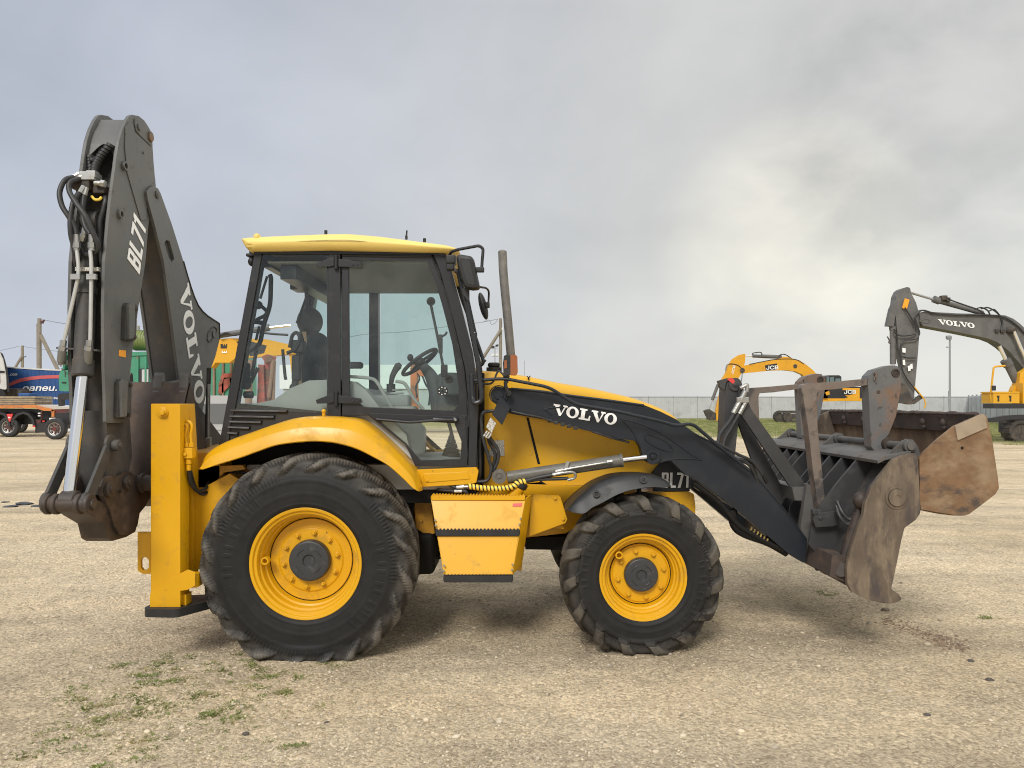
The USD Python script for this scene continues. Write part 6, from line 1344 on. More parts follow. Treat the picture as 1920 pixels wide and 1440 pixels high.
# ---- tracked excavators
def track(parent, x0, x1, y0, y1, h, m):
    """Track running along x: outline loop with grouser plates."""
    r = h / 2
    loop = []
    for a in np.linspace(math.pi / 2, 3 * math.pi / 2, 12): loop.append((x0 + r + r * math.cos(a), r + r * math.sin(a)))
    for a in np.linspace(-math.pi / 2, math.pi / 2, 12): loop.append((x1 - r + r * math.cos(a), r + r * math.sin(a)))
    outer = Polygon(loop); innr = outer.buffer(-h * 0.16)
    tr = obj('track', prism_xz(outer.difference(innr), y0, y1), m, parent)
    pts = resample(np.array(loop + loop[:1]), max(20, int((x1 - x0) * 2 / 0.2)))
    tang = np.gradient(pts, axis=0); tang /= np.linalg.norm(tang, axis=1, keepdims=True)
    obj('grouser', cat(*[obox((p[0], (y0 + y1) / 2, p[1]), (t[0] * 0.02, 0, t[1] * 0.02), (0, (y1 - y0) / 2 + 0.01, 0), (-t[1] * 0.045, 0, t[0] * 0.045)) for p, t in zip(pts[:-1], tang[:-1])]), m, tr)
    obj('track_frame', box(x0 + r * 1.2, x1 - r * 1.2, y0 + 0.06, y1 - 0.06, h * 0.3, h * 0.75), m, tr)
    for k in range(6):
        x = x0 + r * 1.3 + (x1 - x0 - 2.6 * r) * k / 5
        obj('roller', cyl((x, y0 + 0.05, h * 0.24), (x, y1 - 0.05, h * 0.24), h * 0.13, 14), m, tr)
    for x in (x0 + r, x1 - r):
        obj('sprocket', cyl((x, y0 + 0.08, r), (x, y1 - 0.08, r), r * 0.68, 18), m, tr)
    return tr
JD = 72.0
Zj = lambda pts: zoom(1180, 620, 4.0, pts)
ex1 = thing('tracked_excavator', 'amber tracked excavator with black cab far behind the loader bucket', 'excavator', (W(1600, 0, JD)[0], JD, 0))
xa, xb = W(1459, 0, JD)[0], W(1650, 0, JD)[0]
track(ex1, xa, xb, JD - 1.5, JD - 0.9, 1.05, dark_steel); track(ex1, xa, xb, JD + 0.9, JD + 1.5, 1.05, dark_steel)
obj('undercarriage', box(xa + 2, xb - 2, JD - 1.0, JD + 1.0, 0.4, 1.2), dark_steel, ex1)
boomj = smoothpoly(P2(Zj([(838, 280), (850, 264), (880, 258), (1000, 235), (1130, 207), (1150, 196), (1185, 200), (1215, 213), (1265, 222), (1320, 258), (1372, 300), (1480, 440), (1500, 520), (1400, 540), (1330, 400), (1290, 330), (1235, 306), (1150, 297), (1050, 300), (940, 312), (850, 320), (836, 305)]), JD), 0.05)
obj('boom', prism_xz(boomj, JD - 0.3, JD + 0.3), jcb_yel, ex1)
armj = smoothpoly(P2(Zj([(860, 174), (866, 182), (862, 240), (846, 300), (828, 335), (815, 358), (790, 380), (740, 440), (690, 600), (660, 672), (632, 676), (638, 640), (655, 545), (690, 420), (690, 365), (718, 322), (738, 262), (770, 215), (820, 182)]), JD), 0.05)
obj('arm', prism_xz(armj, JD - 0.2, JD + 0.2), jcb_yel, ex1)
obj('arm_ram', cat(cyl(W(*Zj([(925, 190)])[0], JD), W(*Zj([(1140, 198)])[0], JD), 0.16, 14), cyl(W(*Zj([(1000, 192)])[0], JD), W(*Zj([(1140, 198)])[0], JD), 0.18, 14)), vol_grey, ex1)
obj('piston_rod', cyl(W(*Zj([(862, 188)])[0], JD), W(*Zj([(930, 191)])[0], JD), 0.06, 10), chrome, ex1)
obj('arm_hose', cat(tube([W(*q, JD - 0.2) for q in Zj([(925, 182), (930, 168), (985, 163), (995, 185)])], 0.05, 6), tube([W(*q, JD - 0.2) for q in Zj([(1120, 190), (1140, 178), (1175, 182), (1220, 212)])], 0.05, 6), tube([W(*q, JD - 0.25) for q in Zj([(722, 300), (730, 262), (760, 248), (820, 262), (845, 300), (842, 380)])], 0.035, 6), tube([W(*q, JD - 0.3) for q in Zj([(900, 252), (1000, 232), (1100, 215), (1240, 215), (1310, 250)])], 0.04, 6)), hose, ex1)
obj('bucket_ram', cyl(W(*Zj([(665, 405)])[0], JD), W(*Zj([(622, 520)])[0], JD), 0.15, 12), vol_grey, ex1)
obj('piston_rod', cyl(W(*Zj([(625, 515)])[0], JD), W(*Zj([(592, 595)])[0], JD), 0.06, 10), chrome, ex1)
obj('bucket_linkage', cat(plate(Zj([(562, 600), (600, 588), (650, 620), (652, 670), (610, 672), (580, 640)]), JD - 0.25, 0.5), plate(Zj([(585, 590), (615, 600), (600, 668), (590, 665)]), JD - 0.3, 0.6)), dark_steel, ex1)
obj('knuckle_pin', cat(pin(*Zj([(848, 297)])[0], JD - 0.3, 0.22, 0.05), pin(*Zj([(1243, 266)])[0], JD - 0.3, 0.18, 0.08)), dark_steel, ex1)
jp = obj('logo_panel', plate(Zj([(1016, 262), (1040, 255), (1110, 245), (1100, 292), (1025, 300)]), JD - 0.31, 0.01), black_paint, ex1)
o = W(*Zj([(1024, 292)])[0], JD - 0.315); sc = 27 / 4 / F * JD
obj('maker_lettering', lay_text('JCB', o, (sc * 1.30, 0, sc * 0.05), (0, 0, sc), 0.01), white, ex1, smooth=False)
o = W(*Zj([(778, 330)])[0], JD - 0.215); 
obj('maker_lettering', lay_text('JCB', o, (sc * 0.25, 0, sc * 0.95), (-sc * 0.6, 0, sc * 0.16), 0.01), white, ex1, smooth=False)
obj('body', box(W(1541, 0, JD)[0], W(1690, 0, JD)[0], JD - 1.35, JD + 1.35, W(0, 752, JD)[2], W(0, 728, JD)[2]), jcb_yel, ex1)
obj('engine_cover', box(W(1541, 0, JD)[0], W(1612, 0, JD)[0], JD - 1.36, JD + 1.3, W(0, 747, JD)[2], W(0, 726, JD)[2]), black_paint, ex1)
obj('body_flash', plate(Zj([(1600, 430), (1728, 430), (1728, 527), (1590, 527), (1445, 532), (1445, 522), (1585, 517), (1640, 500), (1600, 470)]), JD - 1.38, 0.02), jcb_yel, ex1)
obj('emblem', plate(Zj([(1470, 462), (1498, 452), (1505, 478), (1478, 486)]), JD - 1.38, 0.02), jcb_yel, ex1)
obj('logo_panel', plate(Zj([(1598, 446), (1690, 446), (1680, 476), (1640, 484), (1600, 478)]), JD - 1.395, 0.01), black_paint, ex1)
o = W(*Zj([(1608, 473)])[0], JD - 1.40)
obj('maker_lettering', lay_text('JCB', o, (sc * 1.25, 0, 0), (0, 0, sc), 0.01), white, ex1, smooth=False)
cbj = Zj([(1475, 400), (1478, 345), (1490, 334), (1575, 334), (1590, 345), (1592, 440), (1475, 440)])
cabj = obj('cab', plate(cbj, JD - 1.2, 1.2, 0.06), black_paint, ex1)
obj('cab_window', plate(Zj([(1480, 345), (1499, 343), (1499, 385), (1478, 390)]), JD - 1.22, 0.01), dark_glass, cabj)
obj('cab_window', plate(Zj([(1505, 350), (1535, 345), (1535, 388), (1505, 388)]), JD - 1.22, 0.01), dark_glass, cabj)
obj('cab_window', plate(Zj([(1545, 360), (1583, 358), (1583, 388), (1545, 388)]), JD - 1.22, 0.01), dark_glass, cabj)

VD = 37.0
Zv = lambda pts: zoom(1620, 520, 4.237, pts)
ex2 = thing('tracked_excavator', 'grey and golden tracked excavator with raised boom at the right edge', 'excavator', (W(1990, 0, VD)[0], VD, 0))
boomv = smoothpoly(P2(Zv([(412, 300), (425, 284), (450, 278), (700, 292), (930, 298), (1085, 308), (1150, 335), (1200, 372), (1271, 440), (1390, 580), (1480, 720), (1500, 860), (1420, 900), (1340, 850), (1271, 770), (1220, 710), (1160, 640), (1125, 598), (1075, 555), (1015, 515), (950, 490), (820, 462), (700, 438), (560, 412), (440, 390), (420, 365)]), VD), 0.04)
bv = obj('boom', prism_xz(boomv, VD - 0.34, VD + 0.34), vol_grey, ex2)
obj('boom_underside', tube([W(*q, VD) for q in Zv([(440, 396), (560, 418), (700, 446), (820, 470), (950, 498), (1010, 520)])], 0.05, 8, 4), pale_wear, bv) if False else None
armv = smoothpoly(P2(Zv([(288, 92), (330, 80), (352, 88), (362, 130), (400, 205), (416, 262), (428, 330), (424, 480), (412, 640), (398, 800), (383, 965), (350, 990), (270, 985), (275, 850), (300, 700), (262, 560), (248, 400), (238, 300), (235, 220), (245, 150), (265, 110)]), VD - 0.1), 0.04)
av = obj('arm', prism_xz(armv, VD - 0.26, VD + 0.26), vol_grey, ex2)
obj('arm_ram', cat(cyl(W(*Zv([(560, 178)])[0], VD), W(*Zv([(940, 284)])[0], VD), 0.125, 16), cyl(W(*Zv([(552, 172)])[0], VD), W(*Zv([(600, 190)])[0], VD), 0.17, 16)), vol_grey, ex2)
obj('piston_rod', cyl(W(*Zv([(356, 118)])[0], VD), W(*Zv([(560, 178)])[0], VD), 0.06, 12), zinc, ex2)
obj('ram_valve', cat(rbox(W(*Zv([(630, 165)])[0], VD - 0.1), (0.14, 0.15, 0.12), 0.04), rbox(W(*Zv([(660, 178)])[0], VD - 0.1), (0.10, 0.15, 0.10), 0.04)), dark_steel, ex2)
obj('bucket_ram', cat(cyl(W(*Zv([(228, 400)])[0], VD - 0.1), W(*Zv([(230, 690)])[0], VD - 0.1), 0.135, 16), cyl(W(*Zv([(228, 392)])[0], VD - 0.1), W(*Zv([(228, 420)])[0], VD - 0.1), 0.16, 16), cyl(W(*Zv([(205, 300)])[0], VD - 0.1), W(*Zv([(200, 390)])[0], VD - 0.1), 0.10, 12), plate(Zv([(185, 385), (215, 250), (250, 175), (262, 230), (235, 390)]), VD - 0.3, 0.3)), vol_grey, ex2)
obj('piston_rod', cyl(W(*Zv([(230, 690)])[0], VD - 0.1), W(*Zv([(232, 960)])[0], VD - 0.1), 0.07, 12), chrome, ex2)
obj('bucket_linkage', cat(plate(Zv([(290, 840), (330, 850), (385, 960), (380, 1010), (330, 1000), (270, 1000)]), VD - 0.4, 0.5), plate(Zv([(380, 990), (450, 935), (470, 945), (462, 965), (400, 1008), (380, 1008)]), VD - 0.35, 0.2)), dark_steel, ex2)
obj('hydraulic_hose', cat(*[tube([W(*q, VD - 0.42) for q in Zv(pts)], 0.035, 6) for pts in (
    [(420, 290), (470, 262), (560, 285), (700, 298), (900, 300), (1085, 310), (1200, 370), (1290, 460)], [(410, 300), (440, 265), (500, 268), (550, 290)], [(405, 330), (430, 400), (440, 450), (410, 490), (330, 500), (295, 530), (290, 600)],
    [(400, 320), (415, 400), (400, 450), (300, 465), (245, 440), (240, 410)], [(325, 240), (380, 330), (400, 380)], [(655, 160), (700, 185), (800, 220), (900, 255), (960, 290)], [(880, 255), (930, 240), (980, 262), (1000, 295)], [(930, 250), (980, 240), (1030, 262), (1080, 302)], [(990, 270), (1030, 255), (1060, 280), (1075, 300)],
    [(1090, 320), (1100, 370), (1085, 420)], [(300, 630), (350, 640), (410, 640)], [(290, 600), (300, 720), (350, 820), (440, 930)])]), hose, ex2)
obj('yellow_hose', tube([W(*q, VD - 0.45) for q in Zv([(400, 870), (440, 920), (475, 965), (488, 1000), (480, 1040)])], 0.03, 6), vol_yel, ex2)
obj('pipe_bracket', cat(tube([W(*q, VD - 0.4) for q in Zv([(185, 470), (200, 500), (198, 520), (215, 525)])], 0.03, 6)), dark_steel, ex2)
obj('warning_sign', plate(Zv([(325, 166), (362, 178), (338, 262), (303, 240)]), VD - 0.375, 0.012), orange_mark, ex2)
for q in ([(308, 655), (326, 655), (328, 698), (310, 696)], [(348, 705), (368, 700), (372, 740), (352, 746)], [(368, 690), (385, 686), (388, 724), (372, 728)], [(305, 560), (332, 565), (330, 600), (305, 595)]):
    obj('sticker', plate(Zv(q), VD - 0.375, 0.012), white, ex2)
g, wd = slab_text('VOLVO')
o = W(*Zv([(594, 372)])[0], VD - 0.345); e = W(*Zv([(880, 405)])[0], VD - 0.345) - o
obj('maker_lettering', lay(g, o, e / wd, (-0.05, 0, 40 / 4.237 / F * VD), 0.012), white, bv, smooth=False)
obj('boom_rib', tube([W(*q, VD - 0.35) for q in Zv([(440, 350), (470, 335), (515, 335), (520, 358), (480, 362), (445, 352)])], 0.02, 6, 2), vol_grey, bv)
obj('boom_boss', cat(cyl(W(*Zv([(1145, 420)])[0], VD - 0.34), W(*Zv([(1200, 425)])[0], VD - 0.62), 0.16, 16), rbox(W(*Zv([(1100, 425)])[0], VD - 0.40), (0.10, 0.06, 0.09), 0.03), rbox(W(*Zv([(1055, 425)])[0], VD - 0.40), (0.08, 0.06, 0.08), 0.03)), dark_steel, bv)
obj('boom_ram', cat(cyl(W(*Zv([(1130, 660)])[0], VD - 0.6), W(*Zv([(1230, 860)])[0], VD - 0.6), 0.19, 16), cyl(W(*Zv([(1120, 655)])[0], VD - 0.6), W(*Zv([(1150, 700)])[0], VD - 0.6), 0.23, 16), cyl(W(*Zv([(1210, 860)])[0], VD - 0.6), W(*Zv([(1280, 980)])[0], VD - 0.6), 0.22, 14)), vol_grey, ex2)
obj('piston_rod', cat(cyl(W(*Zv([(1075, 545)])[0], VD - 0.6), W(*Zv([(1130, 660)])[0], VD - 0.6), 0.09, 12), cyl(W(*Zv([(1190, 430)])[0], VD - 0.6), W(*Zv([(1285, 650)])[0], VD - 0.6), 0.08, 12)), chrome, ex2)
obj('handrail', bent([W(*q, VD - 1.3) for q in Zv([(1012, 1000), (1005, 940), (1030, 715), (1050, 708), (1120, 703)])], 0.045, 0.2, 8), vol_yel, ex2)
obj('handrail', bent([W(*q, VD - 0.9) for q in Zv([(1190, 900), (1195, 870), (1230, 840), (1300, 830)])], 0.04, 0.2, 8), vol_yel, ex2)
tb = obj('tool_box', box(*sorted((W(*Zv([(1028, 0)])[0], VD - 1.5)[0], W(*Zv([(1235, 0)])[0], VD - 1.5)[0])), VD - 1.5, VD - 0.6, W(*Zv([(0, 1000)])[0], VD - 1.5)[2], W(*Zv([(0, 912)])[0], VD - 1.5)[2]), vol_yel, ex2)
for q in (1068, 1163):
    obj('box_latch', plate(Zv([(q - 12, 940), (q + 10, 940), (q + 6, 962), (q + 8, 985), (q - 6, 985), (q - 4, 962)]), VD - 1.52, 0.02), black_paint, tb)
obj('lid', plate(Zv([(1024, 908), (1236, 908), (1236, 918), (1024, 918)]), VD - 1.53, 0.95), vol_yel, tb)
def upper(name, zx, z0, z1, m):
    Yn = VD - 1.5
    za, zb = sorted((W(*Zv([(0, z0)])[0], Yn)[2], W(*Zv([(0, z1)])[0], Yn)[2]))
    obj(name, box(W(*Zv([(zx, 0)])[0], Yn)[0], W(2120, 0, VD)[0], Yn, Yn + 0.8, za, zb), m, ex2)
    obj(name, box(W(*Zv([(zx, 0)])[0], Yn)[0] + 2.0, W(2120, 0, VD)[0], Yn + 0.8, VD + 1.5, za + 0.002, zb - 0.002), m, ex2)
upper('platform', 1030, 1042, 1003, black_paint)
upper('body', 1262, 1003, 840, vol_yel)
obj('boom_root', plate(Zv([(1240, 760), (1330, 700), (1400, 1000), (1200, 1000), (1180, 900), (1195, 865), (1235, 850)]), VD - 1.0, 0.3), vol_yel, ex2)
obj('mirror', cat(rbox(W(*Zv([(1029, 880)])[0], VD - 1.35), (0.09, 0.06, 0.12), 0.03), cyl(W(*Zv([(1012, 890)])[0], VD - 1.3), W(*Zv([(1025, 885)])[0], VD - 1.3), 0.02, 6)), black_paint, ex2)
obj('slew_ring', cyl((W(2030, 0, VD)[0], VD, 0.95), (W(2030, 0, VD)[0], VD, 1.4), 0.9, 24), dark_steel, ex2)
xa, xb = W(*Zv([(975, 0)])[0], VD)[0], W(2200, 0, VD)[0]
track(ex2, xa, xb, VD - 1.7, VD - 1.0, 1.0, dark_steel); track(ex2, xa + 1.9, xb + 1.9, VD + 1.0, VD + 1.7, 1.0, dark_steel)
obj('undercarriage', box(xa + 1.2, xb - 1.5, VD - 1.0, VD + 1.0, 0.35, 1.0), dark_steel, ex2)
obj('mounting_step', plate(Zv([(1000, 1120), (1140, 1098), (1280, 1092), (1280, 1130), (1140, 1130), (1060, 1150), (1000, 1150)]), VD - 1.75, 0.3), black_paint, ex2)

# ---- lorries at the left
def lorry_wheel(parent, x, z, Y, r):
    t = obj('wheel', revolve([(r * 0.62, 0.03), (r * 0.72, 0.0), (r * 0.93, 0.01), (r, 0.05), (r, 0.27), (r * 0.6, 0.3)], (x, Y, z), (0, 1, 0), 32), hose, parent)
    obj('rim', revolve([(r * 0.62, 0.02), (r * 0.56, 0.03), (r * 0.52, 0.10), (r * 0.3, 0.14), (r * 0.26, 0.06), (1e-4, 0.05)], (x, Y, z), (0, 1, 0), 28), zinc, t)
    obj('wheel_hub', cat(cyl((x, Y + 0.03, z), (x, Y + 0.14, z), r * 0.24, 16), *[cyl(np.array([x, Y + 0.06, z]) + r * 0.40 * np.array([math.cos(a), 0, math.sin(a)]), np.array([x, Y + 0.14, z]) + r * 0.40 * np.array([math.cos(a), 0, math.sin(a)]), 0.045, 6) for a in np.linspace(0, 2 * math.pi, 8, endpoint=False)]), lorry_red, t)
LD = 41.5
Zl = lambda pts: zoom(0, 580, 5.757, pts)
lw = thing('low_loader', 'orange decked low loader lorry trailer at the left edge', 'trailer', (W(60, 0, LD)[0], LD, 0))
obj('deck', cat(plate(Zl([(-300, 1038), (380, 1032), (480, 1058), (580, 1080), (580, 1100), (470, 1095), (380, 1066), (-300, 1068)]), LD - 1.2, 2.4), plate(Zl([(555, 1085), (582, 1085), (582, 1160), (555, 1165)]), LD - 1.2, 0.3)), orange_deck, lw)
obj('deck_boards', plate(Zl([(390, 1030), (560, 1040), (760, 1060), (760, 1075), (585, 1078), (480, 1055)]), LD - 1.1, 2.2), chalk, lw)
obj('chassis', plate(Zl([(-300, 1070), (560, 1085), (560, 1180), (520, 1250), (380, 1240), (-300, 1240)]), LD - 0.7, 1.4), black_paint, lw)
for k, xx in enumerate((-230, -15, 248)):
    lorry_wheel(lw, W(*Zl([(xx, 0)])[0], LD)[0], 0.535, LD - 1.25, 0.535)
    obj('mudguard', plate(Zl([(xx - 130, 1250), (xx - 118, 1180), (xx - 70, 1125), (xx, 1105), (xx + 65, 1125), (xx + 110, 1180), (xx + 130, 1270), (xx + 108, 1270), (xx + 90, 1190), (xx + 50, 1145), (xx, 1128), (xx - 50, 1145), (xx - 95, 1190), (xx - 105, 1250)]), LD - 1.26, 0.6), black_paint, lw)
obj('side_box', cat(plate(Zl([(380, 1190), (440, 1190), (440, 1280), (380, 1290)]), LD - 1.1, 0.6), plate(Zl([(510, 1200), (600, 1200), (600, 1290), (520, 1290)]), LD - 1.0, 0.6)), lorry_red, lw)
obj('toolbox', plate(Zl([(385, 1235), (505, 1215), (520, 1290), (470, 1330), (375, 1335)]), LD - 1.15, 0.7, 0.03), black_paint, lw)
obj('rear_panel', cat(plate(Zl([(585, 1078), (750, 1075), (750, 1165), (585, 1168)]), LD - 1.1, 0.5), plate(Zl([(440, 1090), (455, 1090), (455, 1190), (440, 1190)]), LD - 1.15, 0.05)), lorry_red, lw)
obj('bumper', cat(plate(Zl([(530, 1172), (770, 1168), (770, 1200), (530, 1200)]), LD - 1.2, 0.1), plate(Zl([(535, 1290), (770, 1288), (770, 1318), (535, 1320)]), LD - 1.2, 0.1)), white_lorry, lw)
obj('ramp_leg', plate(Zl([(610, 1200), (760, 1200), (740, 1290), (640, 1290)]), LD - 0.9, 0.3), dark_steel, lw)
for q in ((424, 1123), (424, 1148), (366, 1263), (102, 1168), (470, 1208)):
    obj('marker_light', obox(W(*Zl([q])[0], LD - 1.28), (0.06, 0, 0), (0, 0.02, 0), (0, 0, 0.035)), red_paint if q[0] in (366, 470) else white_lorry, lw)
obj('warning_flap', plate(Zl([(70, 1130), (140, 1128), (110, 1210), (95, 1210)]), LD - 1.28, 0.03), red_paint, lw)
ts = thing('timber_stack', 'low stack of old timber beams lying on the low loader deck', 'timber', (W(25, 0, LD)[0], LD, 1.9))
for r_ in range(4):
    zb = [938, 962, 985, 1008][r_]
    obj('beam', cat(plate(Zl([(-300, zb + 2), (372 - 4 * (r_ % 2), zb), (376, zb + 20), (-300, zb + 21)]), LD - 0.9 + 0.03 * (r_ % 2), 1.6)), wood_m, ts)
tk = thing('tractor_unit', 'white lorry cab at the left edge above the low loader', 'lorry', (W(-20, 0, LD + 4)[0], LD + 4, 0))
corner_ = W(*Zl([(102, 0)])[0], LD + 2.96)
def turned(*a): return spin(plate(*a), (0, 0, 1), 34.0, corner_)
obj('cab', turned(Zl([(-500, 455), (0, 460), (28, 470), (48, 520), (70, 640), (78, 720), (82, 870), (40, 860), (0, 850), (-500, 850)]), LD + 3, 2.4, 0.08), white_lorry, tk)
obj('cab_edge', turned(Zl([(18, 462), (44, 485), (62, 545), (85, 650), (100, 800), (102, 890), (80, 890), (78, 750), (60, 620), (45, 530), (38, 520)]), LD + 2.96, 2.5), black_paint, tk)
obj('handle', turned(Zl([(-20, 660), (60, 668), (58, 686), (-20, 690)]), LD + 2.97, 0.05), black_paint, tk)
obj('emblem', turned(Zl([(-12, 700), (14, 690), (20, 790), (-12, 820)]), LD + 2.97, 0.02), red_band, tk)
obj('wheel_arch', turned(Zl([(-60, 880), (0, 865), (50, 880), (70, 930), (50, 950), (-60, 950)]), LD + 2.95, 0.5), black_paint, tk)
obj('coupling_gear', cat(*[rbox(W(*Zl([q])[0], LD + 4), (0.3, 0.5, 0.22), 0.08) for q in ((150, 905), (205, 895), (110, 915), (235, 915))]), dark_steel, tk)
obj('blue_bundle', rbox(W(*Zl([(300, 925)])[0], LD + 3.5), (0.35, 0.4, 0.12), 0.08), blue_tarp, tk)
bt = thing('blue_trailer', 'blue curtain-sided trailer with white lettering and a red swoosh', 'trailer', (W(70, 0, 47)[0], 47, 0))
BD = 46.0
cur = obj('curtain', plate(Zl([(-400, 616), (85, 628), (400, 650), (660, 660), (790, 668), (790, 1045), (-400, 1045)]), BD, 2.4), blue_tarp, bt)
obj('roof_edge', plate(Zl([(-400, 602), (85, 618), (400, 638), (660, 652), (790, 660), (790, 672), (660, 664), (400, 652), (85, 632), (-400, 618)]), BD - 0.03, 2.45), white_lorry, bt)
for k in range(16):
    xx = 110 + 44 * k
    obj('curtain_strap', plate(Zl([(xx, 645), (xx + 5, 645), (xx + 5, 1040), (xx, 1040)]), BD - 0.012, 0.01), blue_tarp, bt)
def sw_arc(off): return [(x, y + off) for x, y in ((100, 812), (150, 785), (220, 760), (320, 742), (430, 730), (520, 725), (650, 722), (760, 724))]
obj('red_swoosh', plate(Zl(sw_arc(-14)[:] + [(760, 746), (650, 744), (520, 747), (430, 752), (320, 765), (220, 785), (150, 812), (104, 832)]), BD - 0.02, 0.008), red_band, bt)
def ltxt(s, x, y, h, sl=0.2, wide=1.0):
    o = W(*Zl([(x, y)])[0], BD - 0.022); k = h / 5.757 / F * BD
    obj('trailer_lettering', lay_text(s, o, (k * wide, 0, 0), (0, 0, k), 0.008, True, sl), white, bt, smooth=False)
ltxt('.com', 98, 714, 27); ltxt('oaneu.', 232, 878, 62, 0.2, 1.42); ltxt('smart trai', 455, 968, 24, 0.2, 1.25)
obj('chassis', box(W(-20, 0, BD)[0], W(135, 0, BD)[0], BD + 0.2, BD + 2.2, 0.7, 1.15), black_paint, bt)
for xx in (10, 30):
    lorry_wheel(bt, W(xx, 0, BD)[0], 0.5, BD + 0.1, 0.5)
# ---- green drilling lorry
GD = 38.5
gt = thing('green_truck', 'chipped green six-wheel work truck with olive tank behind the backhoe', 'truck', (W(250, 0, GD)[0], GD, 0))
gc = obj('cab', plate(Zl([(635, 760), (640, 690), (660, 655), (760, 655), (860, 660), (860, 880), (700, 885), (640, 880)]), GD - 1.2, 2.2, 0.05), green_paint, gt)
obj('cab_pillar', cat(plate(Zl([(690, 470), (720, 455), (860, 455), (860, 490), (720, 495), (712, 560), (690, 660), (668, 660), (688, 560)]), GD - 1.2, 2.2), plate(Zl([(770, 480), (800, 480), (800, 660), (770, 660)]), GD - 1.2, 2.2)), green_paint, gc)
obj('cab_window', plate(Zl([(715, 495), (770, 495), (770, 655), (693, 655)]), GD - 0.5, 0.02), dark_glass, gc)
obj('mirror', cat(rbox(W(*Zl([(750, 580)])[0], GD - 1.4), (0.12, 0.08, 0.14), 0.05), tube([W(*q, GD - 1.4) for q in Zl([(660, 640), (700, 665), (705, 730)])], 0.025, 6), tube([W(*q, GD - 1.4) for q in Zl([(660, 620), (650, 560), (690, 520)])], 0.025, 6)), dark_steel, gc)
obj('door_handle', obox(W(*Zl([(690, 790)])[0], GD - 1.22), (0.1, 0, 0), (0, 0.02, 0), (0, 0, 0.03)), black_paint, gc)
obj('step', cat(plate(Zl([(660, 905), (755, 905), (755, 975), (660, 975)]), GD - 1.1, 0.4), plate(Zl([(620, 930), (660, 905), (665, 1040), (630, 1045)]), GD - 1.0, 0.3)), black_paint, gt)
body = obj('body', plate([(228, 664), (290, 660), (300, 655), (452, 660), (452, 757), (430, 760), (228, 768)], GD - 1.1, 2.3), green_paint, gt)
obj('body_rail', cat(plate([(228, 661), (300, 658), (300, 665), (228, 668)], GD - 1.16, 0.1), plate([(390, 753), (440, 752), (440, 760), (390, 762)], GD - 1.2, 0.3)), green_paint, body)
for a in (256, 271, 399, 416, 431):
    obj('stake', plate([(a, 668), (a + 3.2, 668), (a + 3.2, 750), (a, 752)], GD - 1.2, 0.1), green_paint if a < 300 else tan_steel, body)
obj('locker', plate([(257, 692), (279, 690), (279, 718), (257, 718)], GD - 1.15, 0.1), black_paint, body)
obj('locker_door', plate([(266, 693), (278, 692), (278, 716), (266, 716)], GD - 1.17, 0.02), fence_grey, body)
obj('rusty_beam', cat(plate([(416, 700), (440, 700), (440, 707), (420, 708), (416, 720), (409, 724)], GD - 1.25, 0.1), plate([(413, 712), (438, 708), (438, 716), (414, 740), (408, 738)], GD - 1.2, 0.08)), rust_red, body)
tkk = obj('tank', cyl(W(249, 638, GD - 0.1), W(300, 640, GD - 0.1), 0.50, 24, ch=0.1), olive_paint, gt)
for k in range(6):
    obj('tank_band', ring(W(255 + 5 * k, 638.3, GD - 0.1), (1, 0, 0), 0.50, 0.52, 0.04, 24), olive_paint, tkk)
obj('tank_cap', cat(cyl(W(259, 625, GD), W(259, 611, GD), 0.09, 10), cyl(W(256, 618, GD), W(256, 600, GD), 0.03, 6)), zinc, gt)
obj('chassis', box(W(115, 0, GD)[0], W(450, 0, GD)[0], GD - 0.5, GD + 0.6, 0.8, 1.3), black_paint, gt)
for xx in (127, 400, 434):
    lorry_wheel(gt, W(xx, 0, GD)[0], 0.52, GD - 1.15, 0.52)
# ---- amber crane boom and other machines glimpsed behind the cab
KD = 36.0
kb = thing('amber_excavator', 'amber machine boom with dark lettering between backhoe and cab', 'excavator', (W(470, 0, KD)[0], KD, 0))
obj('boom', plate([(396, 690), (404, 668), (412, 636), (430, 634), (500, 636), (560, 650), (560, 662), (500, 668), (440, 672), (430, 680), (404, 680)], KD, 0.6), vol_yel, kb)
obj('boom_patch', plate([(443, 640), (470, 640), (500, 648), (495, 662), (470, 668), (452, 655)], KD - 0.01, 0.01), black_paint, kb)
obj('ram', cat(cyl(W(413, 629, KD), W(498, 615, KD), 0.13, 14), cyl(W(486, 617, KD), W(505, 614, KD), 0.17, 14)), vol_grey, kb)
obj('piston_rod', cyl(W(500, 615, KD), W(545, 610, KD), 0.07, 10), chrome, kb)
obj('hose', tube([W(410, 631, KD - .2), W(425, 624, KD - .2), W(440, 628, KD - .2), W(470, 622, KD - .2), W(510, 626, KD - .2), (W(540, 628, KD - .2))], 0.06, 6), hose, kb)
g, wd = narrow_text('E')
o = W(417.5, 650, KD - 0.01); k = 8.5 / F * KD
obj('boom_lettering', lay(g, o + (0, 0, 0), (0, 0, k * 1.4), (-k, 0, 0), 0.01), black_paint, kb, smooth=False) if False else obj('boom_lettering', lay(g, W(425.5, 650, KD - 0.015), (0, 0, k * 1.2), (-k * 1.1, 0, 0), 0.01), black_paint, kb, smooth=False)
obj('boom_lettering', plate([(413.5, 645), (416, 645), (416, 650.5), (425, 650.5), (425, 653), (413.5, 653)], KD - 0.02, 0.01), black_paint, kb)
obj('boom_lettering', lay(g, W(425.5, 662, KD - 0.015), (0, 0, k * 1.0), (-k * 1.1, 0, 0), 0.01), white, kb, smooth=False)
obj('upright', plate([(540, 650), (580, 650), (600, 790), (560, 800)], KD + 0.1, 0.5), vol_yel, kb)
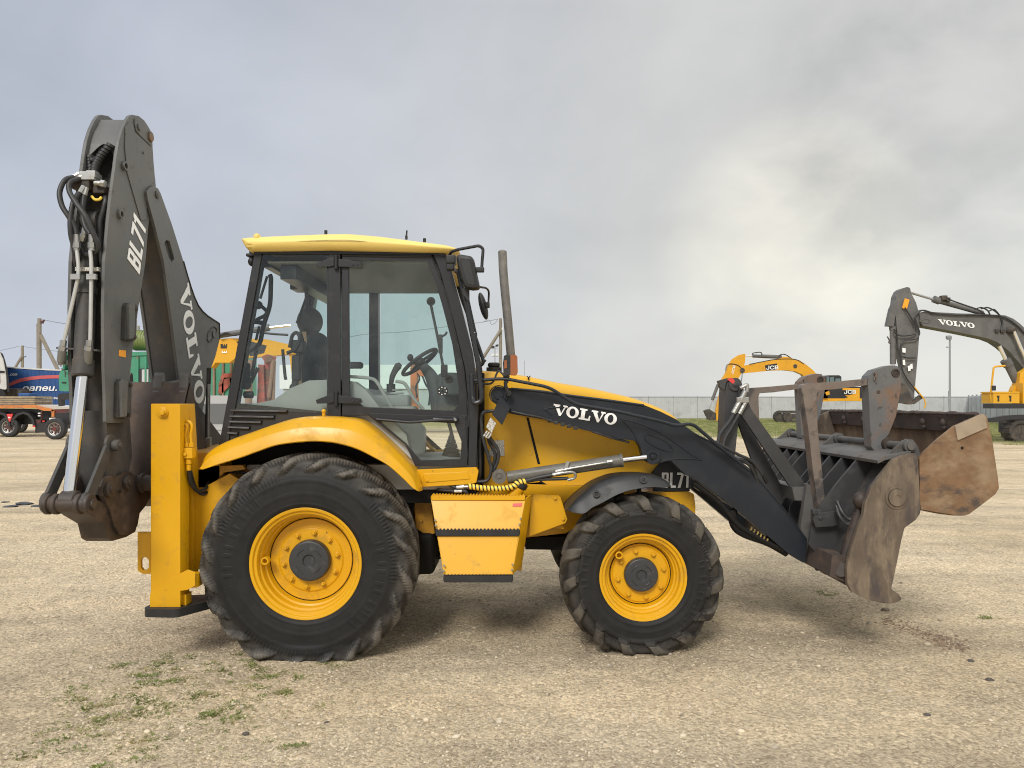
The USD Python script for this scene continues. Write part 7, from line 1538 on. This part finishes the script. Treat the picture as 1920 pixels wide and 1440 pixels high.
obj('base', cat(box(W(520, 0, KD)[0], W(700, 0, KD)[0], KD - 1.0, KD + 1.0, 0.9, 1.5), box(W(510, 0, KD)[0], W(710, 0, KD)[0], KD - 1.4, KD + 1.4, 0.0, 0.8)), dark_steel, kb)
wt = thing('white_trailer', 'long plain white box trailer seen through the cab glass', 'trailer', (W(700, 0, 46)[0], 46, 0))
obj('box_body', box(W(524, 0, 46)[0], W(882, 0, 46)[0], 46, 48.4, W(0, 729, 46)[2], W(0, 684, 46)[2]), trailer_white, wt)
obj('side_skirt', box(W(530, 0, 46)[0], W(878, 0, 46)[0], 46.1, 48.3, 1.2, W(0, 729, 46)[2]), fence_grey, wt)
obj('chassis', box(W(535, 0, 46)[0], W(870, 0, 46)[0], 46.4, 48.0, 0.75, 1.2), dark_steel, wt)
for xx in (560, 595, 630):
    lorry_wheel(wt, W(xx, 0, 46)[0], 0.5, 46.05, 0.5)
AT = 20.0
at_ = thing('red_attachment', 'red flaking hydraulic attachment standing upright behind the rear window', 'attachment', (W(492, 0, AT)[0], AT, 0))
obj('frame', cat(plate([(484, 683), (494, 684), (496, 745), (500, 870), (478, 870), (482, 745)], AT, 0.3), plate([(495, 672), (503, 670), (507, 745), (512, 870), (497, 870), (499, 745)], AT + 0.1, 0.2)), rust_red, at_)
obj('top_lug', plate([(490, 669), (500, 664), (512, 668), (509, 677), (497, 680)], AT - 0.05, 0.3, 0.02), rust_red, at_)
obj('pipe', cat(cyl(W(512, 674, AT), W(504, 745, AT), 0.045, 10), cyl(W(514, 676, AT + .1), W(508, 870, AT + .1), 0.05, 10)), tan_steel, at_)
obj('pipe', cat(cyl(W(468, 675, AT - 0.3), W(463, 870, AT - 0.3), 0.09, 14)), tan_steel, at_)
oa = thing('orange_attachment', 'orange upright ram with hoses seen past the steering wheel', 'attachment', (W(775, 0, 22)[0], 22, 0))
obj('frame', plate([(769, 690), (781, 688), (784, 760), (788, 875), (766, 875), (770, 760)], 22, 0.25), orange_attach, oa)
obj('top_lug', plate([(768, 676), (776, 674), (790, 690), (796, 704), (788, 706), (778, 692), (770, 690)], 21.95, 0.3, 0.02), orange_attach, oa)
obj('hose', cat(tube([W(784, 697, 22), W(786, 712, 22), W(780, 725, 22), W(782, 745, 22)], 0.03, 6), tube([W(790, 700, 22), W(798, 720, 22), W(806, 735, 22), W(804, 760, 22)], 0.03, 6)), hose, oa)
vn = thing('silver_van', 'silver panel van parked behind the backhoe frame', 'van', (W(400, 0, 27)[0], 27, 0))
VX0, VX1 = W(366, 0, 27)[0], W(470, 0, 27)[0]
obj('body', prism_xz(smoothpoly([(VX0, 0.28), (VX1, 0.28), (VX1, 1.9), (VX1 - 0.3, 2.04), (VX0 + 0.5, 2.04), (VX0, 1.9)], 0.08), 27, 28.8), silver, vn)
obj('window_band', plate([(372, 757), (462, 757), (462, 795), (372, 795)], 26.985, 0.02, 0.03), van_dark, vn)
obj('side_rail', plate([(368, 800), (468, 800), (468, 806), (368, 806)], 26.96, 0.03), silver, vn)
for xx in (385, 448):
    lorry_wheel(vn, W(xx, 0, 27)[0], 0.32, 26.98, 0.32)

# ================================================================ ON THE GROUND
rng = np.random.default_rng(5)
def gh(x, y): return ground_height(np.asarray(x, float), np.asarray(y, float))
stone_mat = mat('pale_gravel_stone', (0.455, 0.385, 0.28), 0.9, vary=0.18, vscale=9, random_v=0.35)
stone_grey = mat('grey_gravel_stone', (0.40, 0.345, 0.265), 0.9, vary=0.18, vscale=9, random_v=0.45)
slate = mat('dark_slate_chip', (0.085, 0.074, 0.065), 0.9, vary=0.2, vscale=20)
def pebble(seed, m):
    s = trimesh.creation.icosphere(subdivisions=1)
    v = np.array(s.vertices)
    v = v * (0.75 + 0.5 * meshkit.noise(v * 1.6 + seed * 7.3, seed))[:, None] * np.array([1.0, 0.78, 0.55])
    return v, np.array(s.faces)
def instancer(name, protos, pos, idx, scale, yaw, label, cat_, tilt=None):
    p = '/World/' + name
    pi = UsdGeom.PointInstancer.Define(stage, p)
    tag(pi.GetPrim(), label, cat_, None, 'stuff')
    UsdGeom.Scope.Define(stage, p + '/prototypes')
    rel = pi.CreatePrototypesRel()
    for k, (m, mt, sm) in enumerate(protos):
        q = f'{p}/prototypes/piece_{k + 1:03d}'
        usdkit.mesh(stage, q, m, mt, smooth=sm); rel.AddTarget(q)
    pi.CreatePositionsAttr(Vt.Vec3fArray.FromNumpy(np.asarray(pos, np.float32)))
    pi.CreateProtoIndicesAttr(Vt.IntArray.FromNumpy(np.asarray(idx, np.int32)))
    pi.CreateScalesAttr(Vt.Vec3fArray.FromNumpy(np.repeat(np.asarray(scale, np.float32)[:, None], 3, 1)))
    h = np.asarray(yaw) / 2
    q = np.stack([np.cos(h), 0 * h, 0 * h, np.sin(h)], 1).astype(np.float16)
    pi.CreateOrientationsAttr(Vt.QuathArray([Gf.Quath(float(a), float(b), float(c), float(d)) for a, b, c, d in q]))
NP = 70000
yy = 3.3 + 11.5 * rng.random(NP) ** 1.7
xx = (rng.random(NP) * 2 - 1) * (yy * 0.72 + 0.2)
clump = meshkit.fbm(np.stack([xx * 0.9, yy * 0.9, 0 * xx], -1), 3, 21)
keep = rng.random(NP) < np.clip((clump - 0.30) * 2.6, 0.12, 1)
xx, yy = xx[keep], yy[keep]
sz_ = 0.003 + 0.0075 * rng.random(len(xx)) ** 2.6 + 0.009 * (rng.random(len(xx)) < 0.008) + 0.016 * (rng.random(len(xx)) < 0.0015)
pos = np.stack([xx, yy, gh(xx, yy) + sz_ * 0.12], 1)
instancer('gravel', [(pebble(k, None), stone_mat if k % 3 else stone_grey, 40) for k in range(6)], pos, rng.integers(0, 6, len(xx)), sz_, rng.random(len(xx)) * 6.28, 'loose pale gravel stones scattered over the yard', 'gravel')
# grass tufts
grass_m = usdkit.material(stage, '/World/Looks/short_green_grass', {'oi': ('object_info', {}), 'r': ('rgb_ramp', {'ramp': [(0, (0.13, 0.175, 0.04)), (0.5, (0.185, 0.23, 0.06)), (0.8, (0.26, 0.265, 0.09)), (1, (0.36, 0.30, 0.14))]}),
    'p': ('principled_bsdf', {'roughness': 0.7}), 't': ('translucent_bsdf', {}), 'mx': ('mix_closure', {'fac': 0.3})}, [('oi.random', 'r.fac'), ('r.color', 'p.base_color'), ('r.color', 't.color'), ('p.BSDF', 'mx.closure1'), ('t.BSDF', 'mx.closure2')], surface='mx.closure')
def tuft(seed, nbl, h, spread):
    r = np.random.default_rng(seed)
    vs, fs = [], []
    for k in range(nbl):
        a = r.random() * 6.28; d = np.array([math.cos(a), math.sin(a), 0]); rad = spread * r.random() ** 0.7
        b = d * rad; hh = h * (0.4 + 0.6 * r.random()); lean = d * hh * (0.5 + 0.9 * r.random()) + r.normal(0, 0.15, 3) * hh * [1, 1, 0]
        w = np.array([-d[1], d[0], 0]) * (0.0022 + 0.002 * r.random())
        n0 = len(vs)
        vs += [b - w, b + w, b + lean * 0.45 + [0, 0, hh * 0.7] - w * 0.8, b + lean * 0.45 + [0, 0, hh * 0.7] + w * 0.8, b + lean + [0, 0, hh * 0.85]]
        fs += [[n0, n0 + 1, n0 + 3], [n0, n0 + 3, n0 + 2], [n0 + 2, n0 + 3, n0 + 4]]
    return np.array(vs), np.array(fs)
tufts = [(tuft(k, 26, 0.014, 0.042), grass_m, False) for k in range(5)]
# the patch in front of the rear wheel: clumps placed as the photograph shows them
gp = [(225, 1246), (245, 1245), (285, 1249), (262, 1262), (280, 1266), (320, 1253), (395, 1242), (450, 1228), (465, 1243), (470, 1240), (485, 1248), (500, 1263), (515, 1265), (530, 1255), (555, 1265), (575, 1272), (500, 1253), (400, 1257), (415, 1255), (345, 1268), (330, 1275), (305, 1278), (270, 1283), (140, 1288), (125, 1304), (148, 1308), (225, 1304), (205, 1314), (168, 1319), (240, 1327), (215, 1338), (175, 1347), (130, 1355), (290, 1315), (318, 1317), (275, 1335), (390, 1335), (400, 1332), (440, 1344), (530, 1298), (545, 1297), (480, 1310), (470, 1285), (430, 1317), (365, 1299), (390, 1302), (355, 1302), (265, 1308), (75, 1375), (100, 1385), (90, 1392), (140, 1397), (285, 1376), (235, 1402), (270, 1413), (205, 1432), (600, 1317), (405, 1392), (555, 1390), (620, 1247), (640, 1245), (605, 1240), (350, 1232), (310, 1228), (300, 1240), (1160, 1175), (735, 1130), (1545, 1108), (1560, 1112), (1850, 1155), (1330, 1125), (455, 1322), (60, 1405), (185, 1370)]
tp, tsz = [], []
for px, py in gp:
    Y = F * EYE / (py - HZ); x = (px - CX) / F * Y
    for k in range(rng.integers(3, 8)):
        dx, dy = rng.normal(0, 0.04), rng.normal(0, 0.03)
        tp.append((x + dx, Y + dy)); tsz.append(0.5 + 0.75 * rng.random())
for k in range(420):
    px, py = rng.normal(320, 150), rng.normal(1312, 50)
    if py < 1215: continue
    Y = F * EYE / (py - HZ); tp.append(((px - CX) / F * Y, Y)); tsz.append(0.25 + 0.4 * rng.random())
tp = np.array(tp); tz = gh(tp[:, 0], tp[:, 1])
instancer('grass_patch', tufts, np.column_stack([tp, tz - 0.002]), rng.integers(0, 5, len(tp)), tsz, rng.random(len(tp)) * 6.28, 'short sparse grass tufts growing in the gravel before the rear wheel', 'grass')
# rough grass further back
NF = 14000
fy = 24 + 62 * rng.random(NF) ** 0.8
fx = (0.10 + 0.60 * rng.random(NF)) * fy
fn_ = meshkit.fbm(np.stack([fx * 0.16, fy * 0.16, 0 * fx], -1), 4, 31)
w = fy + fx * 0.75 + (fn_ - 0.5) * 40
keep = (w > 50) & (fy < 88)
fx, fy = fx[keep], fy[keep]
tall = [(tuft(20 + k, 30, 0.10, 0.22), grass_m, False) for k in range(4)]
for m, _, _ in tall: pass
instancer('rough_grass', tall, np.column_stack([fx, fy, 0 * fx - 0.01]), rng.integers(0, 4, len(fx)), 0.6 + 0.8 * rng.random(len(fx)), rng.random(len(fx)) * 6.28, 'rough uneven grass along the fence behind the machines', 'grass')
# single stones and debris
def chip(px, py, w, label, m, flat=0.5, seed=0, name='stone', cat_='stone'):
    Y = F * EYE / (py - HZ); x = (px - CX) / F * Y
    s = trimesh.creation.icosphere(subdivisions=2); v = np.array(s.vertices)
    v = v * (0.7 + 0.6 * meshkit.noise(v * 1.9 + seed, seed))[:, None] * np.array([w, w * 0.8, w * flat]) * 0.75 + np.array([x, Y, float(gh(x, Y)) + w * flat * 0.25])
    obj(name, (v, np.array(s.faces)), m, smooth=False, label=label, cat=cat_)
chip(461, 1368, 0.026, 'dark slate chip on the gravel before the grass patch', slate, 0.45, 3)
chip(613, 1349, 0.022, 'small dark slate chip right of the grass patch', slate, 0.35, 5)
chip(1332, 1334, 0.024, 'pale angular stone in the foreground gravel under the front wheel', stone_mat, 0.7, 7)
chip(1453, 1393, 0.026, 'grey stone in the foreground gravel at centre right', stone_grey, 0.7, 9)
chip(1820, 1238, 0.03, 'dark grey stone on the gravel at the right', slate, 0.5, 11)
chip(1855, 1271, 0.035, 'flat dark stone on the gravel near the right edge', slate, 0.4, 13)
chip(1738, 1338, 0.026, 'brown dark stone on the gravel at lower right', slate, 0.4, 15)
chip(1660, 1143, 0.045, 'clod of earth under the tip of the loader bucket', rust, 0.5, 17, 'earth_clod', 'clod')
chip(1668, 1292, 0.028, 'pale stone on the gravel below the bucket', stone_grey, 0.6, 19)
for k, (px, py, w_) in enumerate(((20, 948, 0.16), (45, 944, 0.2), (70, 948, 0.14), (10, 940, 0.1))):
    chip(px, py, w_, ['flat slab of broken asphalt at the far left, middle piece', 'largest slab of broken asphalt at the far left', 'right-hand slab of broken asphalt near the backhoe bucket', 'small asphalt lump at the left edge'][k], hub_grey, 0.22, 30 + k, 'asphalt_slab', 'rubble')
# red earth crumbs trailing from the bucket
crumb = mat('red_brown_earth_crumb', (0.19, 0.135, 0.092), 0.9, vary=0.2, vscale=20, random_v=0.3)
NC = 520
t_ = rng.random(NC); base_ = np.array([[1665, 1160], [1720, 1180], [1770, 1200], [1805, 1218]])
cp = np.stack([np.interp(t_, [0, .35, .7, 1], base_[:, 0]), np.interp(t_, [0, .35, .7, 1], base_[:, 1])], 1) + rng.normal(0, 1, (NC, 2)) * [13, 4.5]
Yc = F * EYE / (cp[:, 1] - HZ); xc_ = (cp[:, 0] - CX) / F * Yc
instancer('earth_crumbs', [(pebble(50 + k, None), crumb, 40) for k in range(3)], np.column_stack([xc_, Yc, gh(xc_, Yc)]), rng.integers(0, 3, NC), 0.004 + 0.011 * rng.random(NC) ** 2, rng.random(NC) * 6.28, 'trail of red brown earth crumbs beside the loader bucket', 'earth')
